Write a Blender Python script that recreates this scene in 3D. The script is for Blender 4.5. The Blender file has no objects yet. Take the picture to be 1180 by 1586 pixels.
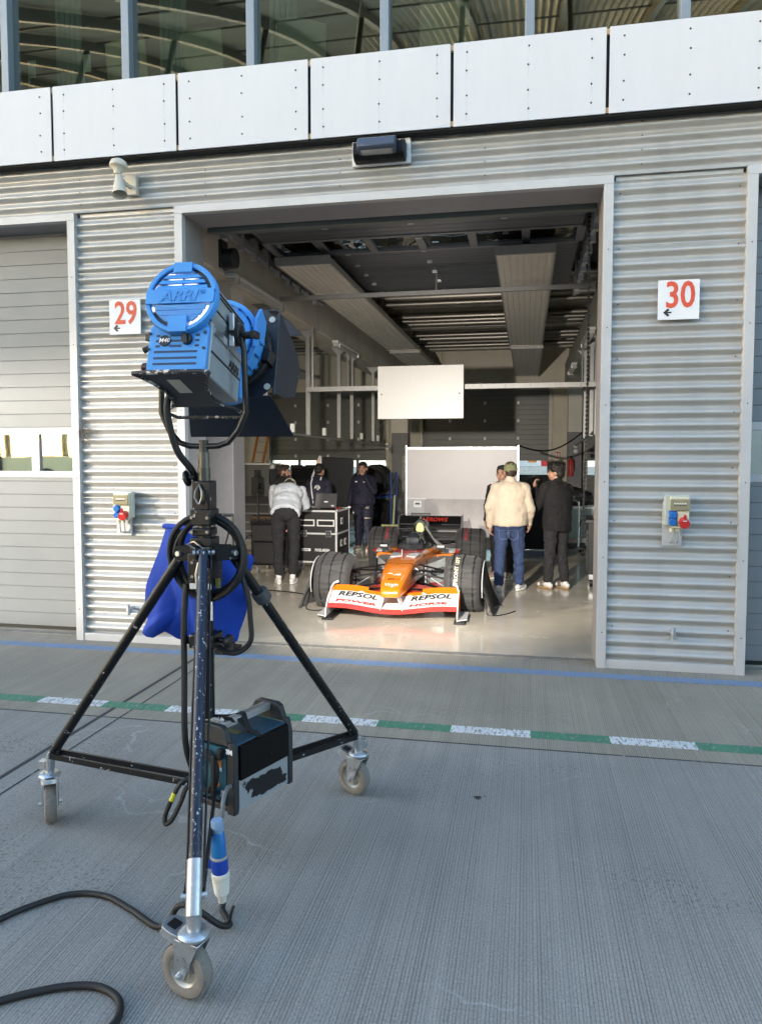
import bpy, bmesh, math, random
from mathutils import Vector, Matrix, Euler, noise
random.seed(7)
R = math.radians
SC = bpy.context.scene
COL = SC.collection
V = Vector
PI = math.pi


def rotm(rx=0, ry=0, rz=0, loc=(0, 0, 0)):
    return Matrix.Translation(V(loc)) @ Euler((R(rx), R(ry), R(rz)), 'XYZ').to_matrix().to_4x4()


def frame(p, d, up=(0, 0, 1)):
    """matrix whose Z axis runs along d"""
    z = V(d).normalized()
    u = V(up)
    if abs(z.dot(u)) > .98:
        u = V((0, 1, 0))
    x = u.cross(z).normalized()
    y = z.cross(x)
    m = Matrix((x, y, z)).transposed().to_4x4()
    m.translation = V(p)
    return m


class MB:
    def __init__(self):
        self.v = []
        self.f = []
        self.mi = []

    def add(self, vs, fs, mi=0, M=None):
        b = len(self.v)
        if M is not None:
            vs = [M @ V(p) for p in vs]
        self.v += [tuple(p) for p in vs]
        self.f += [tuple(i + b for i in f) for f in fs]
        self.mi += [mi] * len(fs) if not isinstance(mi, list) else mi
        return self

    def box(self, a, b, mi=0, M=None):
        x0, y0, z0 = a
        x1, y1, z1 = b
        vs = [(x0, y0, z0), (x1, y0, z0), (x1, y1, z0), (x0, y1, z0), (x0, y0, z1), (x1, y0, z1), (x1, y1, z1), (x0, y1, z1)]
        fs = [(0, 3, 2, 1), (4, 5, 6, 7), (0, 1, 5, 4), (1, 2, 6, 5), (2, 3, 7, 6), (3, 0, 4, 7)]
        return self.add(vs, fs, mi, M)

    def cbox(self, c, s, mi=0, M=None):
        return self.box([c[i] - s[i] / 2 for i in range(3)], [c[i] + s[i] / 2 for i in range(3)], mi, M)

    def tube(self, pts, r, seg=10, mi=0, M=None, closed=False, caps=True):
        pts = [V(p) for p in pts]
        n = len(pts)
        rs = r if isinstance(r, (list, tuple)) else [r] * n
        vs = []
        fs = []
        t0 = None
        nrm = None
        for i in range(n):
            if closed:
                t = (pts[(i + 1) % n] - pts[i - 1]).normalized()
            else:
                t = (pts[min(i + 1, n - 1)] - pts[max(i - 1, 0)]).normalized()
            if nrm is None:
                nrm = t.orthogonal().normalized()
            else:
                q = t0.rotation_difference(t)
                nrm = (q @ nrm)
                nrm = (nrm - t * nrm.dot(t)).normalized()
            t0 = t
            b = t.cross(nrm)
            for k in range(seg):
                a = 2 * PI * k / seg
                vs.append(pts[i] + (nrm * math.cos(a) + b * math.sin(a)) * rs[i])
        m = n if closed else n - 1
        for i in range(m):
            for k in range(seg):
                k2 = (k + 1) % seg
                j = (i + 1) % n
                fs.append((i * seg + k, i * seg + k2, j * seg + k2, j * seg + k))
        if caps and not closed:
            fs.append(tuple(reversed(range(seg))))
            fs.append(tuple(range((n - 1) * seg, n * seg)))
        return self.add(vs, fs, mi, M)

    def cyl(self, p0, p1, r0, r1=None, seg=16, mi=0, M=None):
        return self.tube([p0, p1], [r0, r0 if r1 is None else r1], seg, mi, M)

    def lathe(self, prof, seg=24, mi=0, M=None, caps=True, a0=0, a1=2 * PI):
        """prof of (r, z) about local Z"""
        vs = []
        fs = []
        full = abs(a1 - a0 - 2 * PI) < 1e-6
        n = seg if full else seg + 1
        for (r, z) in prof:
            for k in range(n):
                a = a0 + (a1 - a0) * k / seg
                vs.append((r * math.cos(a), r * math.sin(a), z))
        for i in range(len(prof) - 1):
            for k in range(seg):
                k2 = (k + 1) % n
                fs.append((i * n + k, i * n + k2, (i + 1) * n + k2, (i + 1) * n + k))
        if caps and full:
            fs.append(tuple(reversed(range(n))))
            fs.append(tuple(range((len(prof) - 1) * n, len(prof) * n)))
        if isinstance(mi, list):
            m2 = []
            for i in range(len(prof) - 1):
                m2 += [mi[i]] * seg
            if caps and full:
                m2 += [mi[0], mi[-1]]
            mi = m2
        return self.add(vs, fs, mi, M)

    def prism(self, poly, d0, d1, axis='z', mi=0, M=None):
        def P(a, b, c):
            return {'z': (a, b, c), 'y': (a, c, b), 'x': (c, a, b)}[axis]
        n = len(poly)
        vs = [P(a, b, d0) for a, b in poly] + [P(a, b, d1) for a, b in poly]
        fs = [tuple(reversed(range(n))), tuple(range(n, 2 * n))]
        fs += [(i, (i + 1) % n, n + (i + 1) % n, n + i) for i in range(n)]
        return self.add(vs, fs, mi, M)

    def loft(self, rings, mi=0, M=None, caps=True, closed=True, mif=None):
        n = len(rings[0])
        vs = [p for r in rings for p in r]
        fs = []
        ml = []
        kk = n if closed else n - 1
        for i in range(len(rings) - 1):
            for k in range(kk):
                k2 = (k + 1) % n
                fs.append((i * n + k, i * n + k2, (i + 1) * n + k2, (i + 1) * n + k))
                ml.append(mif(i, k) if mif else mi)
        if caps and closed:
            fs.append(tuple(reversed(range(n))))
            fs.append(tuple(range((len(rings) - 1) * n, len(rings) * n)))
            ml += [mif(0, 0) if mif else mi, mif(len(rings) - 2, 0) if mif else mi]
        return self.add(vs, fs, ml, M)

    def ell(self, c, r, mi=0, M=None, seg=16, rings=10):
        if not isinstance(r, (tuple, list)):
            r = (r, r, r)
        vs = [(c[0], c[1], c[2] - r[2])]
        for i in range(1, rings):
            ph = -PI / 2 + PI * i / rings
            for k in range(seg):
                a = 2 * PI * k / seg
                vs.append((c[0] + r[0] * math.cos(ph) * math.cos(a), c[1] + r[1] * math.cos(ph) * math.sin(a), c[2] + r[2] * math.sin(ph)))
        vs.append((c[0], c[1], c[2] + r[2]))
        fs = [(0, 1 + (k + 1) % seg, 1 + k) for k in range(seg)]
        for i in range(rings - 2):
            for k in range(seg):
                k2 = (k + 1) % seg
                fs.append((1 + i * seg + k, 1 + i * seg + k2, 1 + (i + 1) * seg + k2, 1 + (i + 1) * seg + k))
        L = len(vs) - 1
        o = 1 + (rings - 2) * seg
        fs += [(o + k, o + (k + 1) % seg, L) for k in range(seg)]
        return self.add(vs, fs, mi, M)

    def cap(self, p0, p1, r0, r1=None, mi=0, seg=12, M=None):
        """tapered capsule"""
        r1 = r0 if r1 is None else r1
        p0, p1 = V(p0), V(p1)
        d = (p1 - p0)
        if d.length < 1e-5:
            return self.ell(p0, r0, mi, M)
        t = d.normalized()
        pts = []
        rs = []
        for a in (80, 60, 35, 10):
            pts.append(p0 - t * r0 * math.sin(R(a)))
            rs.append(r0 * math.cos(R(a)))
        for a in (10, 35, 60, 80):
            pts.append(p1 + t * r1 * math.sin(R(a)))
            rs.append(r1 * math.cos(R(a)))
        return self.tube(pts, rs, seg, mi, M)

    def sheet(self, fn, nu, nv, mi=0, M=None, thick=0.0):
        """fn(u,v) -> point, u,v in 0..1; thickness along the face normal"""
        P = [[V(fn(i / nu, j / nv)) for j in range(nv + 1)] for i in range(nu + 1)]
        vs = [p for row in P for p in row]
        n = nv + 1
        fs = [(i * n + j, (i + 1) * n + j, (i + 1) * n + j + 1, i * n + j + 1) for i in range(nu) for j in range(nv)]
        if thick:
            N = []
            for i in range(nu + 1):
                for j in range(n):
                    a = P[min(i + 1, nu)][j] - P[max(i - 1, 0)][j]
                    b = P[i][min(j + 1, nv)] - P[i][max(j - 1, 0)]
                    N.append(a.cross(b).normalized())
            o = len(vs)
            vs = vs + [vs[q] - N[q] * thick for q in range(o)]
            fs2 = [tuple(o + q for q in reversed(f)) for f in fs]
            ed = [i * n for i in range(nu + 1)]
            e1 = [(i * n, (i + 1) * n) for i in range(nu)] + [(nu * n + j, nu * n + j + 1) for j in range(nv)]
            e2 = [((i + 1) * n + nv, i * n + nv) for i in range(nu)] + [(j + 1, j) for j in range(nv)]
            fs = fs + fs2 + [(a, o + a, o + b, b) for a, b in e1 + e2]
        return self.add(vs, fs, mi, M)

    def text(self, s, size, M, mi=0, bold=0.0, shear=0.0, extrude=0.0008, align='CENTER', sx=1.0, spacing=1.0, fn=None):
        c = bpy.data.curves.new('lettering', 'FONT')
        c.body = s
        c.size = size
        c.offset = bold * size
        c.shear = shear
        c.extrude = extrude
        c.align_x = align
        c.align_y = 'CENTER'
        c.space_character = spacing
        c.resolution_u = 3
        o = bpy.data.objects.new('lettering', c)
        COL.objects.link(o)
        dg = bpy.context.evaluated_depsgraph_get()
        me = bpy.data.meshes.new_from_object(o.evaluated_get(dg))
        vs = [V((p.co.x * sx, p.co.y, p.co.z)) for p in me.vertices]
        if fn:
            vs = [fn(p) for p in vs]
        self.add(vs, [tuple(p.vertices) for p in me.polygons], mi, M)
        bpy.data.objects.remove(o)
        bpy.data.meshes.remove(me)
        bpy.data.curves.remove(c)
        return self

    def build(self, name, mats, parent=None, bevel=0, smooth=40, bseg=2, loc=None):
        me = bpy.data.meshes.new(name)
        me.from_pydata(self.v, [], self.f)
        for m in (mats if isinstance(mats, (list, tuple)) else [mats]):
            me.materials.append(m)
        me.polygons.foreach_set('material_index', self.mi)
        bm = bmesh.new()
        bm.from_mesh(me)
        bmesh.ops.recalc_face_normals(bm, faces=bm.faces)
        for f in bm.faces:
            f.smooth = smooth > 0
        if smooth > 0:
            th = R(smooth)
            for e in bm.edges:
                if len(e.link_faces) == 2 and e.calc_face_angle(0) > th:
                    e.smooth = False
        bm.to_mesh(me)
        bm.free()
        o = bpy.data.objects.new(name, me)
        COL.objects.link(o)
        if parent:
            o.parent = parent
        if loc:
            o.location = loc
        if bevel:
            b = o.modifiers.new('bevel', 'BEVEL')
            b.width = bevel
            b.segments = bseg
            b.limit_method = 'ANGLE'
            b.angle_limit = R(45)
            b.harden_normals = False
        return o


def tag(o, label=None, cat=None, group=None, kind=None):
    if label:
        o['label'] = label
    if cat:
        o['category'] = cat
    if group:
        o['group'] = group
    if kind:
        o['kind'] = kind
    return o


def thing(name, label, cat, loc=(0, 0, 0), rz=0, group=None):
    o = bpy.data.objects.new(name, None)
    o.empty_display_size = .1
    COL.objects.link(o)
    o.location = loc
    o.rotation_euler = (0, 0, R(rz))
    return tag(o, label, cat, group)


def kids(o):
    return [c for c in bpy.data.objects if c.parent == o]


def dup(root, loc=None, rz=None, label=None):
    def cp(o, par):
        c = o.copy()
        COL.objects.link(c)
        c.parent = par
        for ch in kids(o):
            cp(ch, c)
        return c
    r = cp(root, None)
    if loc is not None:
        r.location = loc
    if rz is not None:
        r.rotation_euler = (0, 0, R(rz))
    if label:
        r['label'] = label
    return r


# ------------------------------------------------------------------ materials
MATS = {}


def mat(name, col, rough=.5, metal=0., var=.12, vs=6., bump=0., bs=60., coat=0., spec=.5, chip=None, rvar=.0, sheen=0., stretch=(1, 1, 1)):
    """chip=(colour, amount 0..1, scale): worn flecks of another colour"""
    if name in MATS:
        return MATS[name]
    m = bpy.data.materials.new(name)
    m.use_nodes = True
    nt = m.node_tree
    N = nt.nodes
    L = nt.links
    b = N['Principled BSDF']
    b.inputs['Roughness'].default_value = rough
    b.inputs['Metallic'].default_value = metal
    b.inputs['Specular IOR Level'].default_value = spec
    b.inputs['Coat Weight'].default_value = coat
    b.inputs['Coat Roughness'].default_value = .08
    if sheen:
        b.inputs['Sheen Weight'].default_value = sheen
    tc = N.new('ShaderNodeTexCoord')
    mp = N.new('ShaderNodeMapping')
    mp.inputs['Scale'].default_value = stretch
    L.new(tc.outputs['Object'], mp.inputs['Vector'])
    out = None
    if var or rvar:
        nz = N.new('ShaderNodeTexNoise')
        nz.inputs['Scale'].default_value = vs
        nz.inputs['Detail'].default_value = 6
        nz.inputs['Roughness'].default_value = .65
        L.new(mp.outputs[0], nz.inputs['Vector'])
    if var:
        rp = N.new('ShaderNodeValToRGB')
        c = list(col[:3])
        rp.color_ramp.elements[0].position = .3
        rp.color_ramp.elements[1].position = .7
        rp.color_ramp.elements[0].color = [x * (1 - var) for x in c] + [1]
        rp.color_ramp.elements[1].color = [min(1, x * (1 + var)) for x in c] + [1]
        L.new(nz.outputs['Fac'], rp.inputs['Fac'])
        out = rp.outputs['Color']
    if rvar:
        mr = N.new('ShaderNodeMapRange')
        mr.inputs['To Min'].default_value = max(0.02, rough - rvar)
        mr.inputs['To Max'].default_value = min(1, rough + rvar)
        mr.inputs['From Min'].default_value = .3
        mr.inputs['From Max'].default_value = .7
        L.new(nz.outputs['Fac'], mr.inputs['Value'])
        L.new(mr.outputs[0], b.inputs['Roughness'])
    if chip:
        n2 = N.new('ShaderNodeTexNoise')
        n2.inputs['Scale'].default_value = chip[2]
        n2.inputs['Detail'].default_value = 8
        n2.inputs['Roughness'].default_value = .7
        L.new(mp.outputs[0], n2.inputs['Vector'])
        r2 = N.new('ShaderNodeValToRGB')
        t = .72 - .3 * chip[1]
        r2.color_ramp.elements[0].position = t
        r2.color_ramp.elements[1].position = t + .015
        L.new(n2.outputs['Fac'], r2.inputs['Fac'])
        mx = N.new('ShaderNodeMix')
        mx.data_type = 'RGBA'
        L.new(r2.outputs['Color'], mx.inputs[0])
        if out:
            L.new(out, mx.inputs[6])
        else:
            mx.inputs[6].default_value = list(col[:3]) + [1]
        mx.inputs[7].default_value = list(chip[0]) + [1]
        out = mx.outputs[2]
    if out:
        L.new(out, b.inputs['Base Color'])
    else:
        b.inputs['Base Color'].default_value = list(col[:3]) + [1]
    if bump:
        n3 = N.new('ShaderNodeTexNoise')
        n3.inputs['Scale'].default_value = bs
        n3.inputs['Detail'].default_value = 5
        L.new(mp.outputs[0], n3.inputs['Vector'])
        bp = N.new('ShaderNodeBump')
        bp.inputs['Strength'].default_value = bump
        bp.inputs['Distance'].default_value = .01
        L.new(n3.outputs['Fac'], bp.inputs['Height'])
        L.new(bp.outputs[0], b.inputs['Normal'])
    MATS[name] = m
    return m


def emis(name, col, s):
    m = bpy.data.materials.new(name)
    m.use_nodes = True
    b = m.node_tree.nodes['Principled BSDF']
    b.inputs['Base Color'].default_value = (*col, 1)
    b.inputs['Emission Color'].default_value = (*col, 1)
    b.inputs['Emission Strength'].default_value = s
    return m


def glass(name, refl=.25, tint=(.6, .65, .65), wob=.0, wsc=.6):
    """window pane: part mirror, part see-through"""
    m = bpy.data.materials.new(name)
    m.use_nodes = True
    nt = m.node_tree
    N = nt.nodes
    L = nt.links
    N.clear()
    o = N.new('ShaderNodeOutputMaterial')
    g = N.new('ShaderNodeBsdfGlossy')
    g.inputs['Roughness'].default_value = .015
    g.inputs['Color'].default_value = (.95, .97, .95, 1)
    t = N.new('ShaderNodeBsdfTransparent')
    t.inputs['Color'].default_value = (*tint, 1)
    mx = N.new('ShaderNodeMixShader')
    mx.inputs[0].default_value = refl
    L.new(t.outputs[0], mx.inputs[1])
    L.new(g.outputs[0], mx.inputs[2])
    L.new(mx.outputs[0], o.inputs[0])
    if wob:
        tc = N.new('ShaderNodeTexCoord')
        nz = N.new('ShaderNodeTexNoise')
        nz.inputs['Scale'].default_value = wsc
        nz.inputs['Detail'].default_value = 1
        L.new(tc.outputs['Object'], nz.inputs['Vector'])
        bp = N.new('ShaderNodeBump')
        bp.inputs['Strength'].default_value = wob
        bp.inputs['Distance'].default_value = .05
        L.new(nz.outputs['Fac'], bp.inputs['Height'])
        L.new(bp.outputs[0], g.inputs['Normal'])
    return m


BLACK = mat('black_plastic', (.005, .005, .0055), .45, var=.2)
BLACKM = mat('black_painted_metal', (.0045, .005, .006), .35, var=.2, chip=((.4, .4, .4), .18, 28))
RUBBER = mat('black_rubber', (.0055, .0055, .006), .6, var=.2)
DKGREY = mat('dark_grey_paint', (.03, .031, .034), .5, var=.1)
ALU = mat('aluminium', (.62, .63, .65), .35, .85, var=.06, rvar=.08)
ZINC = mat('galvanised_steel', (.50, .53, .56), .38, .8, var=.15, vs=25, rvar=.12)
WHITE = mat('white_paint', (.72, .73, .74), .4, var=.03, vs=2)
WHITEP = mat('white_plastic', (.74, .74, .72), .45, var=.04)
RED = mat('red_paint', (.55, .03, .025), .4, var=.08)
BLUEPL = mat('blue_plastic', (.02, .16, .50), .38, var=.08)
SKIN = mat('skin', (.40, .22, .15), .5, var=.08, vs=20)
INK = mat('black_ink', (.01, .01, .01), .5, var=0)
WINK = mat('white_ink', (.8, .8, .8), .5, var=0)
RINK = mat('red_ink', (.60, .04, .03), .5, var=0)
STEEL = mat('bare_steel', (.45, .46, .48), .3, .9, var=.1)
# ------------------------------------------------------------------ camera, light, sky
CAMZ = 1.75
F0 = 6.25          # plane of the metal facade
cam = bpy.data.cameras.new('camera')
co = bpy.data.objects.new('camera', cam)
COL.objects.link(co)
co.location = (0, 0, CAMZ)
co.rotation_euler = (R(90 - 3.2633), 0, R(11.1472))
cam.sensor_fit = 'HORIZONTAL'
cam.sensor_width = 36
cam.lens = 1140 / 1180 * 36
cam.shift_y = -22 / 1180
cam.clip_end = 2000
SC.camera = co

SUN_EL = 9.5
s = V((-.80, -.57, 0)).normalized()
SUN = V((s.x * math.cos(R(SUN_EL)), s.y * math.cos(R(SUN_EL)), math.sin(R(SUN_EL))))
w = bpy.data.worlds.new('World')
SC.world = w
w.use_nodes = True
sky = w.node_tree.nodes.new('ShaderNodeTexSky')
sky.sky_type = 'NISHITA'
sky.sun_disc = False
sky.sun_elevation = R(SUN_EL)
sky.sun_rotation = math.atan2(SUN.x, SUN.y) % (2 * PI)
sky.air_density = 1.0
sky.dust_density = 1.0
sky.ozone_density = 1.3
bg = w.node_tree.nodes['Background']
w.node_tree.links.new(sky.outputs[0], bg.inputs[0])
bg.inputs[1].default_value = .15
ld = bpy.data.lights.new('sun', 'SUN')
ld.energy = .75
ld.angle = R(.6)
ld.color = (1, .90, .76)
lo = bpy.data.objects.new('sun', ld)
COL.objects.link(lo)
lo.rotation_euler = SUN.to_track_quat('Z', 'Y').to_euler()
SC.view_settings.view_transform = 'Standard'
SC.view_settings.look = 'None'
SC.view_settings.gamma = 1
SC.view_settings.exposure = 2.85
SC.cycles.max_bounces = 8
SC.cycles.diffuse_bounces = 4
SC.cycles.glossy_bounces = 4
SC.cycles.transparent_max_bounces = 12
SC.cycles.caustics_reflective = False
SC.cycles.caustics_refractive = False
SC.cycles.sample_clamp_indirect = 6
SC.cycles.use_denoising = True


def P(x, z, Y):
    """a point measured on the facade plane, moved along the sight line to depth Y"""
    k = Y / F0
    return (x * k, CAMZ + (z - CAMZ) * k)


# ------------------------------------------------------------------ ground
def ground_mat():
    m = bpy.data.materials.new('brushed_concrete')
    m.use_nodes = True
    N = m.node_tree.nodes
    L = m.node_tree.links
    b = N['Principled BSDF']
    b.inputs['Roughness'].default_value = .85
    tc = N.new('ShaderNodeTexCoord')

    def nz(scale, detail, stretch, rough=.6):
        mp = N.new('ShaderNodeMapping')
        mp.inputs['Scale'].default_value = stretch
        L.new(tc.outputs['Object'], mp.inputs['Vector'])
        n = N.new('ShaderNodeTexNoise')
        n.inputs['Scale'].default_value = scale
        n.inputs['Detail'].default_value = detail
        n.inputs['Roughness'].default_value = rough
        L.new(mp.outputs[0], n.inputs['Vector'])
        return n.outputs['Fac']

    def ramp(src, p0, c0, p1, c1):
        r = N.new('ShaderNodeValToRGB')
        r.color_ramp.elements[0].position = p0
        r.color_ramp.elements[1].position = p1
        r.color_ramp.elements[0].color = (*c0, 1)
        r.color_ramp.elements[1].color = (*c1, 1)
        L.new(src, r.inputs['Fac'])
        return r.outputs['Color']

    def mix(fac, a, c, mode='MIX'):
        x = N.new('ShaderNodeMix')
        x.data_type = 'RGBA'
        x.blend_type = mode
        if isinstance(fac, float):
            x.inputs[0].default_value = fac
        else:
            L.new(fac, x.inputs[0])
        for i, q in ((6, a), (7, c)):
            if isinstance(q, tuple):
                x.inputs[i].default_value = (*q, 1)
            else:
                L.new(q, x.inputs[i])
        return x.outputs[2]
    base = ramp(nz(.8, 8, (1, .7, 1), .7), .3, (.305, .290, .262), .7, (.41, .392, .358))
    # the strip next to the garages has a browner tone
    sp = N.new('ShaderNodeSeparateXYZ')
    L.new(tc.outputs['Object'], sp.inputs[0])
    gt = N.new('ShaderNodeMath')
    gt.operation = 'GREATER_THAN'
    gt.inputs[1].default_value = 4.395
    L.new(sp.outputs['Y'], gt.inputs[0])
    brown = ramp(nz(.9, 6, (1, .6, 1)), .3, (.315, .280, .222), .7, (.44, .395, .318))
    c = mix(gt.outputs[0], base, brown)
    # broom lines, all running towards the garages
    def mth(op, a, b_, c_=None):
        q = N.new('ShaderNodeMath')
        q.operation = op
        for i, v_ in enumerate((a, b_) if c_ is None else (a, b_, c_)):
            if isinstance(v_, (int, float)):
                q.inputs[i].default_value = v_
            else:
                L.new(v_, q.inputs[i])
        return q.outputs[0]
    ph = mth('ADD', mth('MULTIPLY', sp.outputs['X'], 2 * PI / .0125), mth('MULTIPLY', nz(1, 2, (40, .10, 1), .5), 9))
    sn = mth('SINE', ph, 0)
    dp = nz(1, 2, (9, .5, 1), .6)
    groove = ramp(mth('ADD', sn, mth('MULTIPLY', mth('SUBTRACT', dp, .5), 1.6)), .30, (1, 1, 1), 1.1, (0, 0, 0))
    l1 = groove
    l2 = ramp(nz(1, 2, (130, .3, 1), .6), .36, (0, 0, 0), .60, (1, 1, 1))
    c = mix(.34, c, mix(1.0, c, l1, 'MULTIPLY'))
    c = mix(.12, c, mix(1.0, c, l2, 'MULTIPLY'))
    gr = ramp(nz(150, 3, (1, .6, 1), .75), .36, (.55, .55, .55), .62, (1.0, 1.0, 1.0))
    c = mix(.8, c, mix(1.0, c, gr, 'MULTIPLY'))
    # dark rubbed-in rubber, only on ridges
    p = ramp(nz(.55, 3, (1, 1.7, 1)), .50, (0, 0, 0), .66, (1, 1, 1))
    q = ramp(nz(1, 6, (95, 40, 1), .75), .54, (0, 0, 0), .60, (1, 1, 1))
    pq = mix(1.0, p, q, 'MULTIPLY')
    c = mix(pq, c, (.055, .056, .06))
    # pale scuffs
    sc_ = ramp(nz(3.3, 8, (1, .5, 1), .8), .66, (0, 0, 0), .74, (.35, .35, .35))
    c = mix(sc_, c, (.46, .46, .45))
    # thin pale shrinkage cracks
    wn = N.new('ShaderNodeTexNoise')
    wn.inputs['Scale'].default_value = 2.2
    wn.inputs['Detail'].default_value = 4
    L.new(tc.outputs['Object'], wn.inputs['Vector'])
    va = N.new('ShaderNodeVectorMath')
    va.operation = 'MULTIPLY_ADD'
    va.inputs[1].default_value = (.7, .7, 0)
    L.new(wn.outputs['Color'], va.inputs[0])
    L.new(tc.outputs['Object'], va.inputs[2])
    vm = N.new('ShaderNodeMapping')
    vm.inputs['Scale'].default_value = (.55, 1.5, 1)
    L.new(va.outputs[0], vm.inputs['Vector'])
    vo = N.new('ShaderNodeTexVoronoi')
    vo.feature = 'DISTANCE_TO_EDGE'
    vo.inputs['Scale'].default_value = 1.0
    L.new(vm.outputs[0], vo.inputs['Vector'])
    ck = ramp(vo.outputs['Distance'], .001, (.34, .34, .34), .007, (0, 0, 0))
    ckm = ramp(nz(.8, 2, (1, 1, 1)), .50, (0, 0, 0), .62, (1, 1, 1))
    c = mix(mix(1.0, ck, ckm, 'MULTIPLY'), c, (.56, .57, .57))
    L.new(c, b.inputs['Base Color'])
    bp = N.new('ShaderNodeBump')
    bp.inputs['Strength'].default_value = .6
    bp.inputs['Distance'].default_value = .004
    L.new(l1, bp.inputs['Height'])
    L.new(bp.outputs[0], b.inputs['Normal'])
    return m


g = MB()
g.add([(-300, -300, 0), (300, -300, 0), (300, 6.38, 0), (-300, 6.38, 0)], [(0, 1, 2, 3)])
g.add([(-300, 22.3, 0), (300, 22.3, 0), (300, 400, 0), (-300, 400, 0)], [(0, 1, 2, 3)])
g.add([(-300, 6.38, 0), (-19.3, 6.38, 0), (-19.3, 22.3, 0), (-300, 22.3, 0)], [(0, 1, 2, 3)])
g.add([(16.3, 6.38, 0), (300, 6.38, 0), (300, 22.3, 0), (16.3, 22.3, 0)], [(0, 1, 2, 3)])
tag(g.build('pit_lane_ground', ground_mat()), 'grey brushed concrete of the pit lane', 'ground', kind='structure')


def paint_mat(name, col, wear):
    return mat(name, col, .75, var=.12, vs=3, chip=((.25, .245, .235), wear, 34), stretch=(1.6, .5, 1))


# blue line along the facade
m = MB()
m.box((-60, 5.93, .001), (60, 6.06, .004))
o = m.build('blue_line', paint_mat('blue_line_paint', (.15, .235, .38), .58))
tag(o, 'worn blue painted line along the foot of the garages', 'road marking', kind='structure')
# green and white dashes
mg, mw = MB(), MB()
edges = []
x = -.455 - 20 * .98
while x < 30:
    edges.append(x)
    x += .98
for x in edges:
    mw.box((x, 4.57, .001), (x + .50, 4.685, .004))
    mg.box((x + .50, 4.57, .001), (x + .98, 4.685, .0039))
tag(mw.build('white_dashes', paint_mat('white_line_paint', (.60, .61, .61), .62)), 'white painted dashes of the pit lane line', 'road marking', kind='structure')
tag(mg.build('green_dashes', paint_mat('green_line_paint', (.06, .20, .12), .5)), 'green painted dashes of the pit lane line', 'road marking', kind='structure')
# joints between the slabs
mj = MB()
mj.box((-60, 4.39, .0005), (60, 4.402, .002))
mj.box((-2.80, -20, .0005), (-2.775, 5.9, .0022))
mj.box((-2.655, -20, .0005), (-2.645, 6.3, .0022))
mj.box((7.2, -20, .0005), (7.225, 6.3, .0022))
tag(mj.build('slab_joint', mat('joint_tar', (.035, .036, .04), .8, chip=((.24, .24, .24), .35, 9))), 'dark sealed joints between the concrete slabs', 'ground', kind='structure')

# garage floor
fm = mat('epoxy_floor', (.50, .455, .37), .22, var=.10, vs=1.3, rvar=.09, chip=((.17, .16, .15), .12, 3.1), coat=.25)
m = MB()
m.box((-19.3, 6.46, -.2), (16.3, 22.3, .006))
tag(m.build('garage_floor', fm), 'shiny beige garage floor', 'floor', kind='structure')
m = MB()
m.box((-19.3, 6.38, -.2), (16.3, 6.46, .009))
tag(m.build('threshold_floor', mat('threshold', (.2, .19, .17), .6, var=.25, vs=9, chip=((.5, .48, .42), .3, 20))), 'grimy threshold strip in front of the garage floor', 'floor', kind='structure')

mo = MB()
for (x, y, r_) in ((-.225, 3.70, .017), (1.165, 3.62, .03), (-.19, 3.72, .006)):
    mo.add([(x + r_ * (1 + .3 * math.sin(3 * a)) * math.cos(a), y + r_ * 1.2 * math.sin(a), .0025) for a in [2 * PI * k / 18 for k in range(18)]], [tuple(range(18))])
tag(mo.build('oil_stain', mat('oil_black', (.04, .04, .04), .5)), 'small black oil spots on the grey concrete', 'ground', kind='structure')
# ------------------------------------------------------------------ the pit building
CLAD = mat('ribbed_steel', (.47, .457, .43), .42, .40, var=.09, vs=2.2, rvar=.08, stretch=(1.6, 1, .35))
FRAME = mat('frame_aluminium', (.49, .485, .48), .5, .15, var=.06, vs=3, chip=((.3, .3, .3), .16, 16))
JAMB = mat('jamb_grey', (.27, .26, .265), .5, var=.06)
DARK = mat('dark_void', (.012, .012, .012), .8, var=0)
FASC = mat('fascia_board', (.59, .59, .605), .45, var=.02, vs=2.0, stretch=(4, 1, .6))
MULL = mat('mullion_paint', (.22, .25, .28), .4, .3, var=.06)
CREAM = mat('cream_wall', (.76, .70, .58), .75, var=.08, vs=2, chip=((.3, .27, .2), .05, 4))
WCOL = mat('column_white', (.78, .74, .67), .75, var=.06, vs=2)
DADO = mat('column_grey', (.21, .21, .225), .55, var=.08)
BEAM = mat('concrete_beam', (.64, .60, .53), .8, var=.12, vs=2)
CEIL = mat('ceiling_dark', (.30, .27, .22), .85, var=.2, vs=1.5)
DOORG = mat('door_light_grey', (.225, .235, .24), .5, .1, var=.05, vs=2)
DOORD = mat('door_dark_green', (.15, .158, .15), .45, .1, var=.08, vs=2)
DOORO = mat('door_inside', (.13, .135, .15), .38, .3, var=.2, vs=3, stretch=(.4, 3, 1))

pit = thing('pit_building', 'long pit building with ribbed metal facade, white fascia and one open garage', 'building')


def corrugated(mb, x0, x1, z0, z1, y=F0, amp=.0175, per=.0987):
    n = max(2, int((z1 - z0) / per * 12))
    vs, fs = [], []
    for i in range(n + 1):
        z = z0 + (z1 - z0) * i / n
        yy = y + .016 - amp * math.sin(2 * PI * z / per)
        vs += [(x0, yy, z), (x1, yy, z)]
    for i in range(n):
        fs.append((2 * i, 2 * i + 1, 2 * i + 3, 2 * i + 2))
    mb.add(vs, fs)
    # lap joints of the sheets
    for zz in (1.333, 2.418, 3.405):
        if z0 < zz < z1:
            mb.box((x0, y - .0022, zz + .024), (x1, y + .002, zz + .030))


def screws(mb, xs, zs, y, r=.006):
    for a in xs:
        for b in zs:
            mb.cyl((a, y + .003, b), (a, y - .004, b), r, r * .8, 8, 1)


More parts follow.
